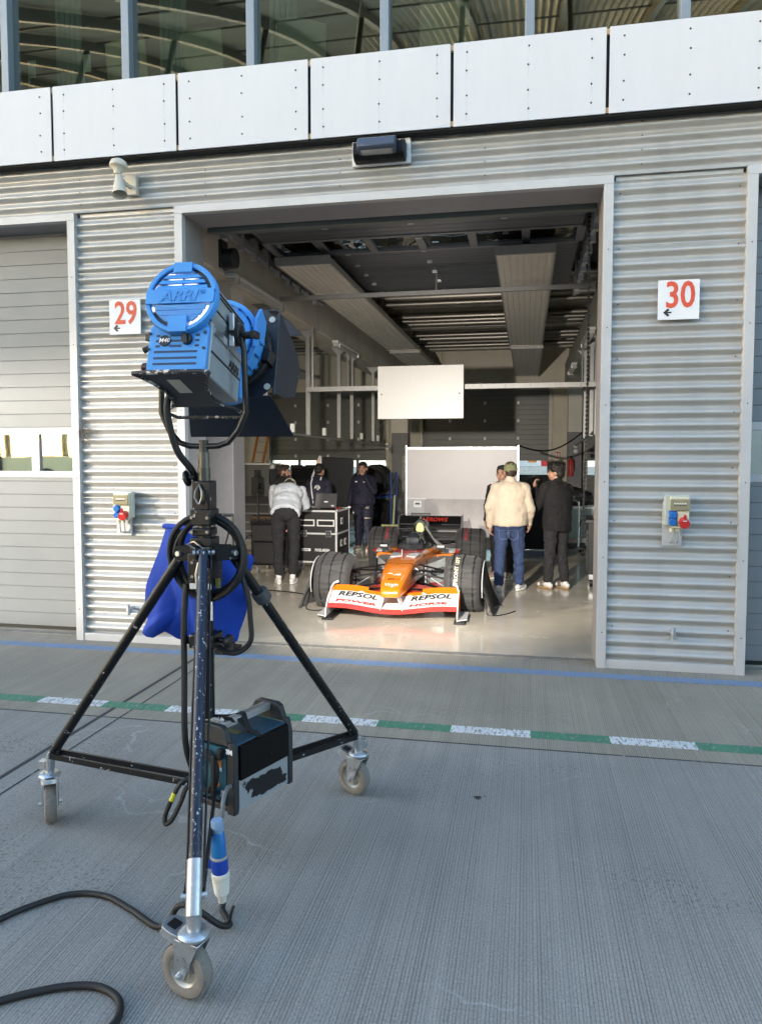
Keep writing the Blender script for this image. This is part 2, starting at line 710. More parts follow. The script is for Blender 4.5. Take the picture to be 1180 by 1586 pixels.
doors = [(-12.70, -8.93), (-7.87, -4.10), (-3.11, .66), (1.65, 5.42), (6.41, 10.18), (11.17, 14.94), (-17.46, -13.69)]  # outermost bays get no leaf: openings added out of view for more daylight
pillars = [(-13.69, -12.70), (-8.93, -7.87), (-4.10, -3.11), (.66, 1.65), (5.42, 6.41), (10.18, 11.17)]
for (a, b) in pillars:
    mb = MB()
    corrugated(mb, a, b, .07, 3.945)
    screws(mb, (a + .05, b - .05), [.35 + .436 * k for k in range(9)], F0)
    mb.box((a + .02, F0 + .035, 0), (b - .02, F0 + .5, 3.98))
    mb.build('cladding', [CLAD, DKGREY], pit)
    mb = MB()
    mb.box((a, F0 - .022, 0), (b, F0 + .03, .072))
    mb.build('plinth_trim', FRAME, pit, bevel=.003)
mb = MB()
corrugated(mb, -20, 17, 3.985, 4.62)
screws(mb, [-4.05 + 1.23 * k for k in range(-2, 6)], (4.06, 4.17, 4.28, 4.39), F0)
mb.box((-20, F0 + .035, 3.98), (17, F0 + .5, 4.62))
mb.build('cladding', [CLAD, DKGREY], pit)
# door frames (jamb, header) with reveals
for i, (a, b) in enumerate(doors):
    mb = MB()
    mb.box((a, F0 - .03, 0), (a + .075, F0 + .04, 3.912))
    mb.box((b - .075, F0 - .03, 0), (b, F0 + .04, 3.912))
    mb.box((a, F0 - .031, 3.912), (b, F0 + .04, 3.982))
    for zz in [.3 + .62 * k for k in range(6)]:
        for xx in (a + .04, b - .035):
            mb.cyl((xx, F0 - .029, zz), (xx, F0 - .034, zz), .006, .005, 8, 1)
    mb.build('door_frame', [FRAME, DKGREY], pit, bevel=.004)
    mb = MB()
    d = F0 + .42
    mb.box((a + .03, F0 + .04, 0), (a + .072, d, 3.915))
    mb.box((b - .072, F0 + .04, 0), (b - .03, d, 3.915))
    mb.box((a + .03, F0 + .04, 3.915), (b - .03, d, 3.96))
    mb.build('door_reveal', JAMB, pit)


def groove_door(mb, x0, x1, z0, z1, y, per=.132, dep=.006, mi=0, back=.04):
    """flat door leaf with fine horizontal grooves"""
    z = z0
    vs, fs = [], []
    pr = []
    while z < z1 - .02:
        t = min(z + per, z1)
        pr += [(y, z + .006), (y, t - .004), (y + dep, t - .001), (y + dep, t + .002)]
        z = t
    pr[-1] = (y, z1)
    pr[-2] = (y, z1 - .002)
    for (yy, zz) in pr:
        vs += [(x0, yy, zz), (x1, yy, zz)]
    n = len(pr)
    for i in range(n - 1):
        fs.append((2 * i, 2 * i + 1, 2 * i + 3, 2 * i + 2))
    mb.add(vs, fs, mi)
    mb.box((x0, y + dep + .004, z0), (x1, y + back, z1), mi)


PANE = glass('door_pane', .72, (.35, .40, .40), .02, 1.4)


def front_door(x0, x1):
    y = F0 + .27
    mb = MB()
    kx0, z0w = 0, 1.56
    groove_door(mb, x0, x1, .045, 1.535, y)
    groove_door(mb, x0, x1, 2.03, 3.9, y)
    mb.box((x0, y + .01, .01), (x1, y + .04, .045), 1)
    o = mb.build('roller_door', [DOORG, BLACK], pit, smooth=0)
    fr = MB()
    fr.box((x0, y - .006, 1.535), (x1, y + .045, 1.60))
    fr.box((x0, y - .006, 1.96), (x1, y + .045, 2.03))
    n = 6
    ws = (x1 - x0) / n
    for k in range(n + 1):
        c = x0 + ws * k
        fr.box((max(x0, c - .045), y - .005, 1.60), (min(x1, c + .045), y + .044, 1.96))
    f = fr.build('window_frame', FRAME, o, bevel=.003)
    for k in range(n):
        pn = MB()
        pn.box((x0 + ws * k + .045, y + .020, 1.601), (x0 + ws * (k + 1) - .045, y + .026, 1.959))
        pn.build('window_pane', PANE, o)
    return o


for (a, b) in (doors[1], doors[3]):
    front_door(a + .073, b - .073)

# open garage: shaft box and the leaf pulled up under the ceiling
mb = MB()
a, b = doors[2]
mb.box((a + .08, 6.75, 3.89), (b - .08, 6.84, 4.0))
mb.cyl((a + .1, 6.95, 4.32), (b - .1, 6.95, 4.32), .05, seg=12)
mb.build('door_shaft', mat('shaft_green_grey', (.14, .155, .14), .5, .2, var=.1), pit, bevel=.004)
mb = MB()
zc = 4.2
y = 7.12
k = 0
while y < 10.95:
    if not (8.22 < y + .05 < 8.80):
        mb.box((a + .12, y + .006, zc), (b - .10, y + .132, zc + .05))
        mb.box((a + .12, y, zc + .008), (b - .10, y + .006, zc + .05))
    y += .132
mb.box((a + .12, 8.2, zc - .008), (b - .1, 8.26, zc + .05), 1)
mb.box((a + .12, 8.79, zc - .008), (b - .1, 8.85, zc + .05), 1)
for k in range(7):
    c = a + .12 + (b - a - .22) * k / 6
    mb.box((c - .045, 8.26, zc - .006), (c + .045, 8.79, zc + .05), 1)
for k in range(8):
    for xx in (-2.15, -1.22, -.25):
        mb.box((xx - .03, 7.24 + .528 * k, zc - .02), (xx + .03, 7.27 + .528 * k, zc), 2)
leaf = mb.build('roller_door', [DOORO, mat('frame_dull_grey', (.25, .25, .26), .4, .3), ALU], pit, smooth=0)  # window bars of the stowed leaf in a darker grey
tag(leaf, 'open dark door leaf pulled up flat under the garage ceiling')
SP_ = glass('stowed_pane', .5, (.25, .27, .28), .3, 2)
for k in range(6):
    c = a + .12 + (b - a - .22) * k / 6
    mb = MB()
    mb.box((c + .04, 8.262, zc + .02), (c + (b - a - .22) / 6 - .04, 8.788, zc + .026))
    mb.build('window_pane', SP_, leaf)
# door tracks
for xx in (a - .02, b - .03):
    mb = MB()
    mb.box((xx, 6.76, 4.06), (xx + .05, 11.1, 4.12))
    for k in range(9):
        mb.box((xx - .01, 7.3 + .42 * k, 4.0), (xx + .06, 7.38 + .42 * k, 4.24))
    tr_ = mb.build('overhead_track', ALU, pit)
    mb = MB()
    mb.box((xx, 6.70, .02), (xx + .05, 6.755, 4.12))
    mb.build('door_track', ALU, pit)

# white fascia boards
Yf = 6.14
fx = [-6.78, -5.55, -4.32, -3.08, -1.858, -.635, .60, 1.83, 3.06]
for i in range(len(fx) - 1):
    x0, zb = P(fx[i] + .013, 4.472, Yf)
    x1, zt = P(fx[i + 1] - .013, 5.138, Yf)
    mb = MB()
    mb.box((x0, Yf, zb), (x1, Yf + .012, zt))
    fp = mb.build('fascia_panel', FASC, pit)
    mb = MB()
    for u in (.09, .5, .91):
        for v in (.14, .36, .66, .88):
            xx = x0 + (x1 - x0) * u + random.uniform(-.004, .004)
            zz = zb + (zt - zb) * v
            mb.cyl((xx, Yf + .001, zz), (xx, Yf - .004, zz), .0085, .007, 10)
            if i in (2, 4, 5) and v < .9:
                hh = (zt - zb) * random.uniform(.10, .18)
                mb.box((xx - .0016, Yf - .0008, zz - hh * .8), (xx + .0012, Yf + .002, zz + hh * .5), 1)
    mb.build('panel_screw', [DKGREY, mat('rust_run', (.50, .50, .50), .6)], fp)
    # battens in the slot
    xa, _ = P(fx[i], 4.5, Yf)
    for (z0, z1) in ((zb + .01, zb + .05), (zt - .05, zt - .005)):
        mb = MB()
        mb.box((xa - .03, Yf + .014, z0), (xa + .03, Yf + .04, z1))
        mb.build('batten', mat('raw_wood', (.52, .36, .2), .7, var=.2), pit)
mb = MB()
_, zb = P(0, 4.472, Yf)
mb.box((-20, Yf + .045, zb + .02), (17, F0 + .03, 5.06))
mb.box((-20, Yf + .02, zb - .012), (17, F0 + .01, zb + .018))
mb.build('fascia_backing', DARK, pit)  # near-black colour stands in for shade in the slots and under the boards

# upper storey: glass front, mullions, room behind
UG = glass('tinted_glass', .25, (.60, .66, .60), .035, .45)
Yg = 6.34
mx_ = [P(q, 5, 6.28)[0] for q in [-4.78 - 1.2 * 4, -4.78 - 1.2 * 3, -4.78 - 1.2 * 2, -4.78 - 1.2, -4.78, -3.56, -2.38, -1.2, -.01, 1.17, 2.36, 3.56, 4.76, 5.96]]
for i, xx in enumerate(mx_):
    mb = MB()
    mb.box((xx - .037, 6.26, 4.9), (xx + .037, Yg + .1, 8.2))
    mb.build('mullion', MULL, pit, bevel=.004)
    if i + 1 < len(mx_):
        mb = MB()
        mb.box((xx + .038, Yg, 4.95), (mx_[i + 1] - .038, Yg + .012, 8.19))
        mb.build('upper_window', UG, pit)
mb = MB()
mb.box((-13, Yg, 4.72), (8, 13, 4.86))
mb.build('upper_floor', mat('upper_floor_dark', (.10, .095, .085), .7, var=.1), pit)
mb = MB()
mb.box((-13, 12.9, 4.86), (8, 13.0, 8.2))
mb.build('upper_wall', mat('upper_wall_paint', (.10, .10, .09), .8, var=.1), pit)
mb = MB()
mb.box((-20, F0 - .15, 8.2), (17, 22.6, 9.0))
mb.build('roof', DKGREY, pit)
mb = MB()
for xx in (-4.55, -3.45, -2.35, -.85):     # curtain and blind strips hanging in the room
    for k in range(5):
        q = xx + .055 * k
        mb.tube([(q, 6.72, 4.9), (q + .004, 6.72, 8.0)], .026, 8)
mb.build('curtain', mat('curtain_green', (.34, .40, .36), .9, var=.15), pit)

# the hall behind the doors
mb = MB()
mb.box((-19.3, 6.6, 4.86), (16.3, 22.4, 5.0))
mb.build('ceiling', CEIL, pit)
mb = MB()
mb.box((-19.4, 6.5, 0), (-19.25, 22.4, 4.86))
mb.box((16.25, 6.5, 0), (16.4, 22.4, 4.86))
mb.build('side_wall', CREAM, pit)
rear = [(-17.4, -13.7), (-12.6, -10.6), (-7.87, -4.15), (-3.06, .64), (1.70, 5.4), (6.5, 10.1), (11.2, 14.9)]  # outer doorways stay open, added out of view to brighten the hall
mb = MB()
zt = 3.72
xs = [-19.25] + [q for r_ in rear for q in r_] + [16.25]
for i in range(0, len(xs), 2):
    mb.box((xs[i], 22.0, 0), (xs[i + 1], 22.35, 4.86))
for (a, b) in rear:
    mb.box((a, 22.0, zt), (b, 22.35, 4.86))
mb.build('rear_wall', CREAM, pit)


RPANE = glass('rear_pane', .06, (.9, .93, .93))


def rear_door(x0, x1):
    mb = MB()
    y = 22.06
    groove_door(mb, x0, x1, .03, 1.16, y, .145, .01)
    groove_door(mb, x0, x1, 1.65, zt, y, .145, .01)
    mb.box((x0, y - .004, 1.16), (x1, y + .04, 1.20))
    mb.box((x0, y - .004, 1.61), (x1, y + .04, 1.65))
    n = 4
    for k in range(n + 1):
        c = x0 + (x1 - x0) * k / n
        mb.box((max(x0, c - .04), y - .003, 1.2), (min(x1, c + .04), y + .039, 1.61))
    o = mb.build('roller_door', DOORD, pit, smooth=0)
    for xx in (x0 - .04, x1 + .04):
        mb = MB()
        mb.box((xx - .05, 21.9, 0), (xx + .05, 21.98, zt))
        for zz in [.5 + .52 * k for k in range(7)]:
            mb.box((xx - .052, 21.86, zz), (xx + .052, 21.92, zz + .09))
        mb.build('door_track', mat('track_cream', (.42, .40, .34), .5, .3), o)
    hm = None
    for zz in (.6, 1.1, 1.70, 2.22, 2.74, 3.26):
        for u in (.22, .5, .76):
            xx = x0 + (x1 - x0) * u
            mb = MB()
            mb.box((xx - .035, y - .03, zz), (xx + .035, y, zz + .09))
            mb.build('hinge', mat('hinge_white', (.7, .7, .68), .4), o)
    for k in range(n):
        mb = MB()
        mb.box((x0 + (x1 - x0) * k / n + .041, y + .015, 1.201), (x0 + (x1 - x0) * (k + 1) / n - .041, y + .02, 1.609))
        mb.build('window_pane', RPANE, o)
    return o


for (a, b) in rear[2:5]:
    rear_door(a, b)
# columns and beams between the bays
for xc in (-3.65, 1.33):
    for yc, wd in ((8.42, .36), (15.2, .36), (21.55, .36)):
        w2 = .24 if xc < 0 else .19
        mb = MB()
        mb.box((xc - w2, yc - wd / 2, 2.42), (xc + w2, yc + wd / 2, 3.8))
        if yc != 15.2:
            mb.build('column', WCOL, pit, bevel=.01)
            mb = MB()
            mb.box((xc - w2 - .003, yc - wd / 2 - .003, 0), (xc + w2 + .003, yc + wd / 2 + .003, 2.42))
            mb.build('column_dado', DADO, pit, bevel=.01)
    mb = MB()
    mb.box((xc - .27, 6.7, 3.8), (xc + .27, 22, 4.4))
    mb.box((xc - .16, 6.7, 4.4), (xc + .16, 22, 4.86))
    mb.build('beam', BEAM, pit, bevel=.012)
mb = MB()
for yy in (12.4, 16.2, 19.6):
    mb.box((-19.2, yy, 4.55), (16.2, yy + .3, 4.86))
mb.build('cross_beam', BEAM, pit)
# fire point sign on the rear wall
# ------------------------------------------------------------------ things fixed to the building
RADM = mat('heater_panel', (.82, .78, .71), .5, .1, var=.05)
def heater(x, y0, y1, z, label, hw=.325):
    t = thing('ceiling_heater', label, 'ceiling heater', (x, y0, z), group='long radiant heater panels under the ceiling')
    L = y1 - y0
    mb = MB()
    prof = []
    n = 8
    for k in range(n):
        a = -hw + 2 * hw * k / n
        b = -hw + 2 * hw * (k + 1) / n
        prof += [(a + .006, 0), (b - .02, 0), (b - .016, .014), (b - .003, .014)]
    vs = [(p[0], .03, p[1]) for p in prof] + [(p[0], L - .03, p[1]) for p in prof]
    n = len(prof)
    mb.add(vs, [(i, i + 1, n + i + 1, n + i) for i in range(n - 1)])
    mb.box((-hw, .03, .02), (hw, L - .03, .06))
    mb.build('panel', RADM, t, smooth=0)
    mb = MB()
    mb.box((-hw - .01, 0, -.012), (hw + .01, .03, .09))
    mb.box((-hw - .01, L - .03, -.012), (hw + .01, L, .09))
    mb.box((-hw - .012, .03, -.004), (-hw, L - .03, .07))
    mb.box((hw, .03, -.004), (hw + .012, L - .03, .07))
    mb.build('end_cap', mat('heater_frame', (.42, .41, .38), .5, .2), t)
    mb = MB()
    for yy in (.5, L / 2, L - .5):
        for xx in (-hw * .8, hw * .8):
            mb.cyl((xx, yy, .06), (xx, yy, 4.86 - z), .006, seg=6)
    mb.build('hanger', STEEL, t)
    return t


heater(-.035, 8.52, 15.6, 4.02, 'broad ribbed cream heater panel hanging above the man in the tan jacket')
heater(-.01, 15.95, 21.5, 4.02, 'shorter ribbed heater panel behind the broad one, ending at the rear door')
heater(-2.62, 8.5, 15.75, 4.02, 'ribbed cream heater panel running from the door towards the blank hanging board')
heater(-2.64, 16.1, 21.5, 4.02, 'ribbed heater panel half hidden by the blank hanging board')
heater(-6.3, 9.5, 21.0, 4.02, 'ribbed heater panel of the neighbouring bay seen behind the hanging posts')

TUBEM = mat('lamp_diffuser', (.55, .54, .5), .25, var=.03, coat=.3)
def strip_lamp(x, y0, y1, z, label):
    t = thing('strip_lamp', label, 'strip lamp', (x, y0, z), group='unlit strip lamps on the concrete beams')
    L = y1 - y0
    mb = MB()
    mb.box((-.06, 0, .03), (.06, L, .075))
    mb.build('housing', WHITE, t, bevel=.008)
    mb = MB()
    mb.prism([(-.055, .03), (-.04, -.03), (.04, -.03), (.055, .03)], .02, L - .02, 'y')
    mb.build('diffuser', TUBEM, t, bevel=.008)
    mb = MB()
    for yy in (.12, L - .12):
        mb.box((-.064, yy, -.034), (.064, yy + .02, .06))
    mb.build('clip', STEEL, t)
    return t


strip_lamp(-3.30, 7.95, 9.75, 3.74, 'long unlit strip lamp on the beam just inside the open door')
strip_lamp(-3.30, 12.6, 14.3, 3.70, 'unlit strip lamp further along the same beam, above the hanging posts')
strip_lamp(-3.30, 17.2, 18.9, 3.70, 'small far strip lamp on the beam beside the blank hanging board')
strip_lamp(1.0, 12.2, 13.9, 3.72, 'unlit strip lamp on the beam beside the hanging chain')
strip_lamp(1.0, 16.6, 18.2, 3.70, 'small far strip lamp near the rear right column')

PIPEM = mat('duct_steel', (.30, .28, .25), .40, .85, var=.12, rvar=.06)
for i, (yy, zz, rr) in enumerate([(11.5, 4.50, .06), (11.9, 4.62, .085), (12.9, 4.40, .05), (13.3, 4.60, .095), (13.9, 4.58, .095), (14.8, 4.45, .05), (15.3, 4.62, .08), (15.9, 4.58, .07), (16.6, 4.45, .05), (17.4, 4.5, .075), (18.2, 4.45, .06)]):
    mb = MB()
    mb.cyl((-19.2, yy, zz), (16.2, yy, zz), rr, seg=14)
    for k in range(9):
        xx = -8.5 + 1.72 * k + .3 * (i % 3)
        mb.cyl((xx, yy, zz), (xx + .05, yy, zz), rr * 1.12, seg=14)
    tag(mb.build('ceiling_pipe', PIPEM), 'shiny metal pipe crossing the garage under its dark ceiling', 'pipe', 'metal pipes under the ceiling')

RAILM = mat('rail_grey', (.33, .33, .32), .5, .4, var=.08)
mb = MB()
mb.box((-3.95, 9.88, 3.90), (.84, 9.93, 3.955))
for xx in (-3.4, -1.2, .6):
    mb.cyl((xx, 9.905, 3.92), (xx, 9.905, 4.86), .012, seg=8)
tag(mb.build('ceiling_rail', RAILM), 'slim grey rail crossing the garage at the end of the stowed door', 'rail')
mb = MB()
Yb = 11.2
mb.box((-3.4, Yb - .03, 2.755), (1.02, Yb + .03, 2.83))
for k in range(12):
    mb.box((-3.2 + .36 * k, Yb - .034, 2.75), (-3.185 + .36 * k, Yb + .034, 2.835))
mb.cyl((-3.3, Yb, 2.8), (-3.3, Yb, 3.8), .02, seg=8)
mb.cyl((1.0, Yb, 2.8), (1.0, Yb, 3.8), .02, seg=8)
tag(mb.build('sign_rail', RAILM, bevel=.003), 'grey cross bar that carries the blank white hanging board', 'rail')
Yp = 11.05
x0, z1 = -2.224, 3.105
x1, z0 = -.925, 2.31
mb = MB()
mb.box((x0, Yp - .02, z0), (x1, Yp + .02, z1))
o = mb.build('hanging_board', mat('board_white', (.66, .65, .63), .4, var=.02, vs=1), bevel=.004)
tag(o, 'blank white board hanging from a cross bar in mid garage', 'sign board')
mb = MB()
for xx in (x0 + .06, x1 - .06):
    mb.cyl((xx, Yp - .02, 2.68), (xx, Yp - .026, 2.68), .012, seg=8)
mb.build('screw', DKGREY, o)
mb = MB()
mb.box((-3.4, 13.5, 2.99), (1.0, 13.53, 3.03))
mb.cyl((-3.3, 13.5, 3.0), (-3.3, 13.5, 3.8), .015, seg=8)
mb.cyl((.95, 13.5, 3.0), (.95, 13.5, 3.8), .015, seg=8)
tag(mb.build('thin_rail', RAILM), 'thin pale rod behind the cross bar of the hanging board', 'rail')

POSTM = mat('post_zinc', (.40, .40, .39), .4, .6, var=.1)
def post(x, y, label, z1=3.8, z0=2.09):
    t = thing('hanging_post', label, 'post', (x, y, 0), group='metal posts hanging from the beams')
    mb = MB()
    mb.box((-.035, -.03, z0), (.035, .03, z1))
    mb.build('post', POSTM, t, bevel=.004)
    mb = MB()
    mb.prism([(-.15, z1), (.15, z1), (.05, z1 - .12), (-.05, z1 - .12)], -.02, .02, 'y')
    mb.box((-.16, -.06, z1 - .012), (.16, .06, z1 - .001))
    mb.build('bracket', POSTM, t)


for y, l in ((9.6, 'hanging metal post mostly hidden behind the blue lamp'), (11.63, 'long hanging metal post just beside the dark flap of the blue lamp'), (13.65, 'second hanging post from the blue lamp, beside its thinner neighbour'),
             (14.7, 'third hanging post from the blue lamp, one of a close pair'), (16.83, 'hanging post nearest the blank white board')):
    post(-3.5, y, l)
for y, l in ((15.0, 'short hanging post beside the door frame, deepest in towards the rear wall'), (13.6, 'middle one of the posts beside the open door frame'), (12.6, 'hanging post standing against the edge of the open door frame')):
    post(1.12, y, l, 3.8, 2.1)
mb = MB()
mb.tube([(-3.5, 9.5, 2.10), (-3.5, 18.6, 2.0)], .018, 8)
for y in (10.8, 12.6, 15.6, 17.4):
    mb.box((-3.53, y - .03, 2.11), (-3.47, y + .03, 2.24), 1)
for zz in (1.93, 2.05):
    mb.ell((-3.5, 18.6, zz), .05, 1)
tag(mb.build('guide_rail', [RAILM, WHITEP]), 'thin sloping guide rail under the posts beside the blue lamp', 'rail')
mb = MB()
mb.tube([(1.12, 11.2, 2.22), (1.12, 17.7, 1.99)], .022, 8)
mb.ell((1.12, 17.7, 1.98), .05, 1)
mb.ell((1.12, 17.7, 1.86), .05, 1)
tag(mb.build('guide_rail', [RAILM, WHITEP]), 'thin guide rail under the posts beside the open door frame', 'rail')
# chain hoist along the door edge
mb = MB()
n = 150
pts = [(.53 + .02 * math.sin(k * .02), 7.0 + .25 * (k / n), 4.05 - 3.1 * k / n) for k in range(n)]
for k in range(0, n):
    p = pts[k]
    mb.cbox(p, (.022 if k % 2 else .008, .008 if k % 2 else .022, .026))
tag(mb.build('hand_chain', mat('chain_black', (.02, .02, .02), .4, .5)), 'black hand chain hanging beside the open door frame', 'chain')
# black cable drooping behind the men
mb = MB()
pts = [(-.2 + 1.4 * u, 15.5 + 1.2 * u, 1.98 - .25 * math.sin(PI * u) + .28 * u) for u in [k / 14 for k in range(15)]]
mb.tube(pts, .018, 6)
tag(mb.build('slack_cable', RUBBER), 'slack black cable drooping from the whiteboard to the guide rail', 'cable')
# door motor seen at the top of the left jamb
mb = MB()
mb.cyl((-3.0, 7.05, 3.72), (-2.86, 7.05, 3.72), .10, seg=18)
mb.box((-3.02, 6.97, 3.62), (-2.98, 7.13, 3.9))
tag(mb.build('door_motor', BLACK, bevel=.01), 'round black door motor at the top of the open doorway', 'motor')

# floodlight over the door
Yw = F0 - .012
t = thing('floodlight', 'dark finned floodlight on a pale plate above the open garage', 'floodlight', (-1.225, Yw, 4.30))
mb = MB()
mb.box((-.25, -.012, -.10), (.25, .02, .105))
mb.build('mounting_plate', WHITE, t, bevel=.003)
mb = MB()
for k in range(34):
    xx = -.215 + .0128 * k
    mb.prism([(-.012, .062), (-.13, .05), (-.14, -.05), (-.10, -.088), (-.012, -.088)], xx, xx + .006, 'x')
mb.box((-.218, -.10, -.06), (.218, -.012, .052))
mb.build('cooling_body', BLACK, t)
mb = MB()
mb.prism([(-.10, .055), (-.17, .066), (-.235, .035), (-.25, -.03), (-.23, -.055), (-.12, -.06)], -.16, .155, 'x')
mb.build('lamp_hood', mat('hood_blue_grey', (.06, .075, .11), .4, .3, var=.08), t, bevel=.008)
mb = MB()
mb.add([(-.13, -.229, -.0575), (.125, -.229, -.0575), (.125, -.125, -.0625), (-.13, -.125, -.0625)], [(0, 1, 2, 3)])
mb.build('glass', mat('flood_glass', (.36, .36, .34), .12, .3, var=.05), t)

# horn loudspeaker
t = thing('horn_loudspeaker', 'cream horn loudspeaker tilted downwards below the white fascia', 'loudspeaker', (-3.555, F0 - .01, 4.20))
CRM = mat('cream_plastic', (.56, .50, .40), .45, var=.05)
mb = MB()
mb.box((-.02, -.03, -.10), (.09, .02, .08))
mb.box((.02, -.2, -.05), (.05, -.02, -.02))
mb.build('bracket', CRM, t, bevel=.004)
mb = MB()
Mx = frame((.0, -.17, .05), (.22, -.30, -1.0))
mb.lathe([(.026, 0), (.031, .05), (.040, .10), (.050, .15), (.061, .20), (.066, .232), (.066, .237), (.061, .233), (.043, .16), (.026, .06), (.0, .05)], 28, 0, Mx, caps=False)
mb.build('horn', CRM, t)
mb = MB()
Mx = frame((.01, -.17, .16), (-.05, -.15, -1.0))
mb.lathe([(0, 0), (.035, .004), (.068, .026), (.076, .05), (.076, .072), (.052, .086), (.034, .11), (.032, .14)], 24, 0, Mx)
mb.build('driver_cap', CRM, t)


# garage number signs
def number_sign(num, xc, zc, label):
    t = thing('number_sign', label, 'sign', (xc, F0 - .03, zc))
    mb = MB()
    mb.box((-.155, -.004, -.155), (.155, .004, .155))
    mb.build('plate', WHITE, t, bevel=.002)
    Mx = rotm(90, 0, 0, (.01, -.006, .028))
    mb = MB()
    mb.text(num, .285, Mx, 0, bold=.018, sx=.80)
    mb.build('number', mat('sign_orange_red', (.62, .075, .03), .5, var=.05), t)
    mb = MB()
    for pl in ([(-.115, -.098), (-.08, -.066), (-.066, -.080), (-.083, -.093), (-.052, -.093), (-.052, -.105), (-.083, -.105), (-.066, -.118), (-.08, -.132)],):
        mb.prism(pl, -.0065, -.0045, 'y')
    mb.build('arrow', INK, t)


number_sign('29', -3.605, 3.015, 'white sign with orange number 29 on the ribbed pillar behind the blue lamp')
number_sign('30', 1.163, 2.98, 'white sign with orange number 30 on the ribbed pillar')


# socket boxes
def socket_box(xc, zc, label, flip=1):
    t = thing('socket_box', label, 'socket box', (xc, F0 - .012, zc))
    BX = mat('socket_cream', (.66, .62, .46), .45, var=.05)
    BG = mat('socket_grey', (.50, .52, .46), .5, var=.06)
    mb = MB()
    mb.box((-.095, -.012, -.235), (.055, .01, .12))
    mb.build('back_plate', mat('plate_grey', (.50, .49, .48), .5, .2, var=.06), t, bevel=.002)
    mb = MB()
    mb.box((-.088, -.075, -.065), (.095, -.012, .178))
    mb.build('housing', BG, t, bevel=.006)
    mb = MB()
    mb.box((-.055, -.115, .055), (.085, -.075, .165))
    mb.prism([(-.055, -.065), (.09, -.065), (.075, -.085), (-.04, -.085)], -.11, -.06, 'y')
    mb.box((.0, -.105, -.062), (.088, -.076, .05))
    mb.build('front_cover', BX, t, bevel=.005)
    mb = MB()
    mb.box((-.058, -.128, .062), (.088, -.116, .148))
    mb.build('fuse_window', mat('smoked_window', (.30, .26, .15), .15, var=.05, coat=.5), t, bevel=.003)
    mb = MB()
    for k in range(5):
        mb.box((-.030 + .019 * k, -.130, .108), (-.016 + .019 * k, -.128, .118), 0)
        mb.box((-.028 + .019 * k, -.1305, .094), (-.018 + .019 * k, -.128, .106), 1)
    mb.build('fuse', [WHITEP, DKGREY], t)
    for zz in (.028, -.03):
        mb = MB()
        mb.cyl((-.033, -.075, zz), (-.033, -.125, zz - .008), .029, .027, 20)
        mb.box((-.062, -.10, zz - .028), (-.006, -.076, zz + .026))
        mb.build('blue_socket', BLUEPL, t, bevel=.002)
    mb = MB()
    mb.cyl((.045, -.10, -.028), (.045, -.16, -.045), .036, .040, 20)
    mb.cyl((.045, -.15, -.012), (.047, -.165, .025), .014, .011, 12)
    mb.build('red_socket', RED, t, bevel=.002)
    mb = MB()
    mb.box((.030, -.168, -.024), (.060, -.150, -.008))
    mb.build('rating_label', WHITEP, t)
    for xx in (-.035, .01):
        mb = MB()
        mb.cyl((xx, -.07, -.085), (xx, -.07, -.115), .018, .015, 12, 1)
        mb.tube([(xx + .006, -.07, -.11), (xx + .008, -.07, -.15), (xx + .004, -.055, -.19), (xx, -.03, -.205), (xx, -.005, -.20)], .007, 8)
        mb.build('cable', [mat('cable_grey', (.45, .44, .42), .5), BX], t)


socket_box(-3.640, 1.245, 'socket box on the sunlit ribbed pillar under the number 29')
socket_box(1.175, 1.262, 'socket box on the shaded ribbed pillar under the number 30')


def spigot(x, label, sl):
    mb = MB()
    mb.cyl((x, F0, .325), (x, F0 - .09, .325), .022, .018, 12)
    mb.cyl((x, F0 - .08, .375), (x, F0 - .08, .275), .016, .016, 12)
    mb.tube([(x, F0 - .06, .30), (x + .06 * sl, F0 - .05, .31), (x + .12 * sl, F0 - .03, .27), (x + .20 * sl, F0 - .01, .28)], .014, 8)
    tag(mb.build('wall_tap', ZINC, bevel=.003), label, 'tap')


spigot(-3.60, 'small metal tap low on the sunlit pillar beside the blue cloth', 1)
spigot(1.172, 'small metal tap low on the ribbed pillar under the number 30', .15)

# bits of bird nest / straw behind the left door frame
mb = MB()
for k in range(26):
    a = random.uniform(0, 2 * PI)
    p = V((-4.075 + random.uniform(-.01, .02), F0 - .005, 1.975 + random.uniform(-.05, .05)))
    q = p + V((.07 * math.cos(a) + .03, -.03, .08 * math.sin(a)))
    mb.tube([p, (p + q) / 2 + V((0, -.02, .01)), q], .0022, 4)
tag(mb.build('bird_nest', mat('straw', (.16, .12, .08), .8)), 'tuft of dark straw stuck behind the frame of the closed door', 'nest')
# chairs and small lamps in the upstairs room
def chair(x, y, label, rz=0):
    t = thing('upstairs_chair', label, 'chair', (x, y, 4.86), rz, 'pale chairs behind the upstairs windows')
    c = mat('chair_cream', (.62, .58, .46), .5, var=.05)
    mb = MB()
    mb.sheet(lambda u, v: (-.22 + .44 * u, -.20 - .05 * v - .04 * (1 - (2 * u - 1) ** 2), .46 + .40 * v), 8, 4, 0, None, .02)
    mb.build('backrest', c, t)
    mb = MB()
    mb.box((-.22, -.22, .43), (.22, .22, .46))
    mb.build('seat', c, t, bevel=.01)
    for a in (-.19, .19):
        for b in (-.19, .19):
            mb = MB()
            mb.cyl((a, b, .43), (a * 1.15, b * 1.15, 0), .012, seg=8)
            mb.build('leg', STEEL, t)


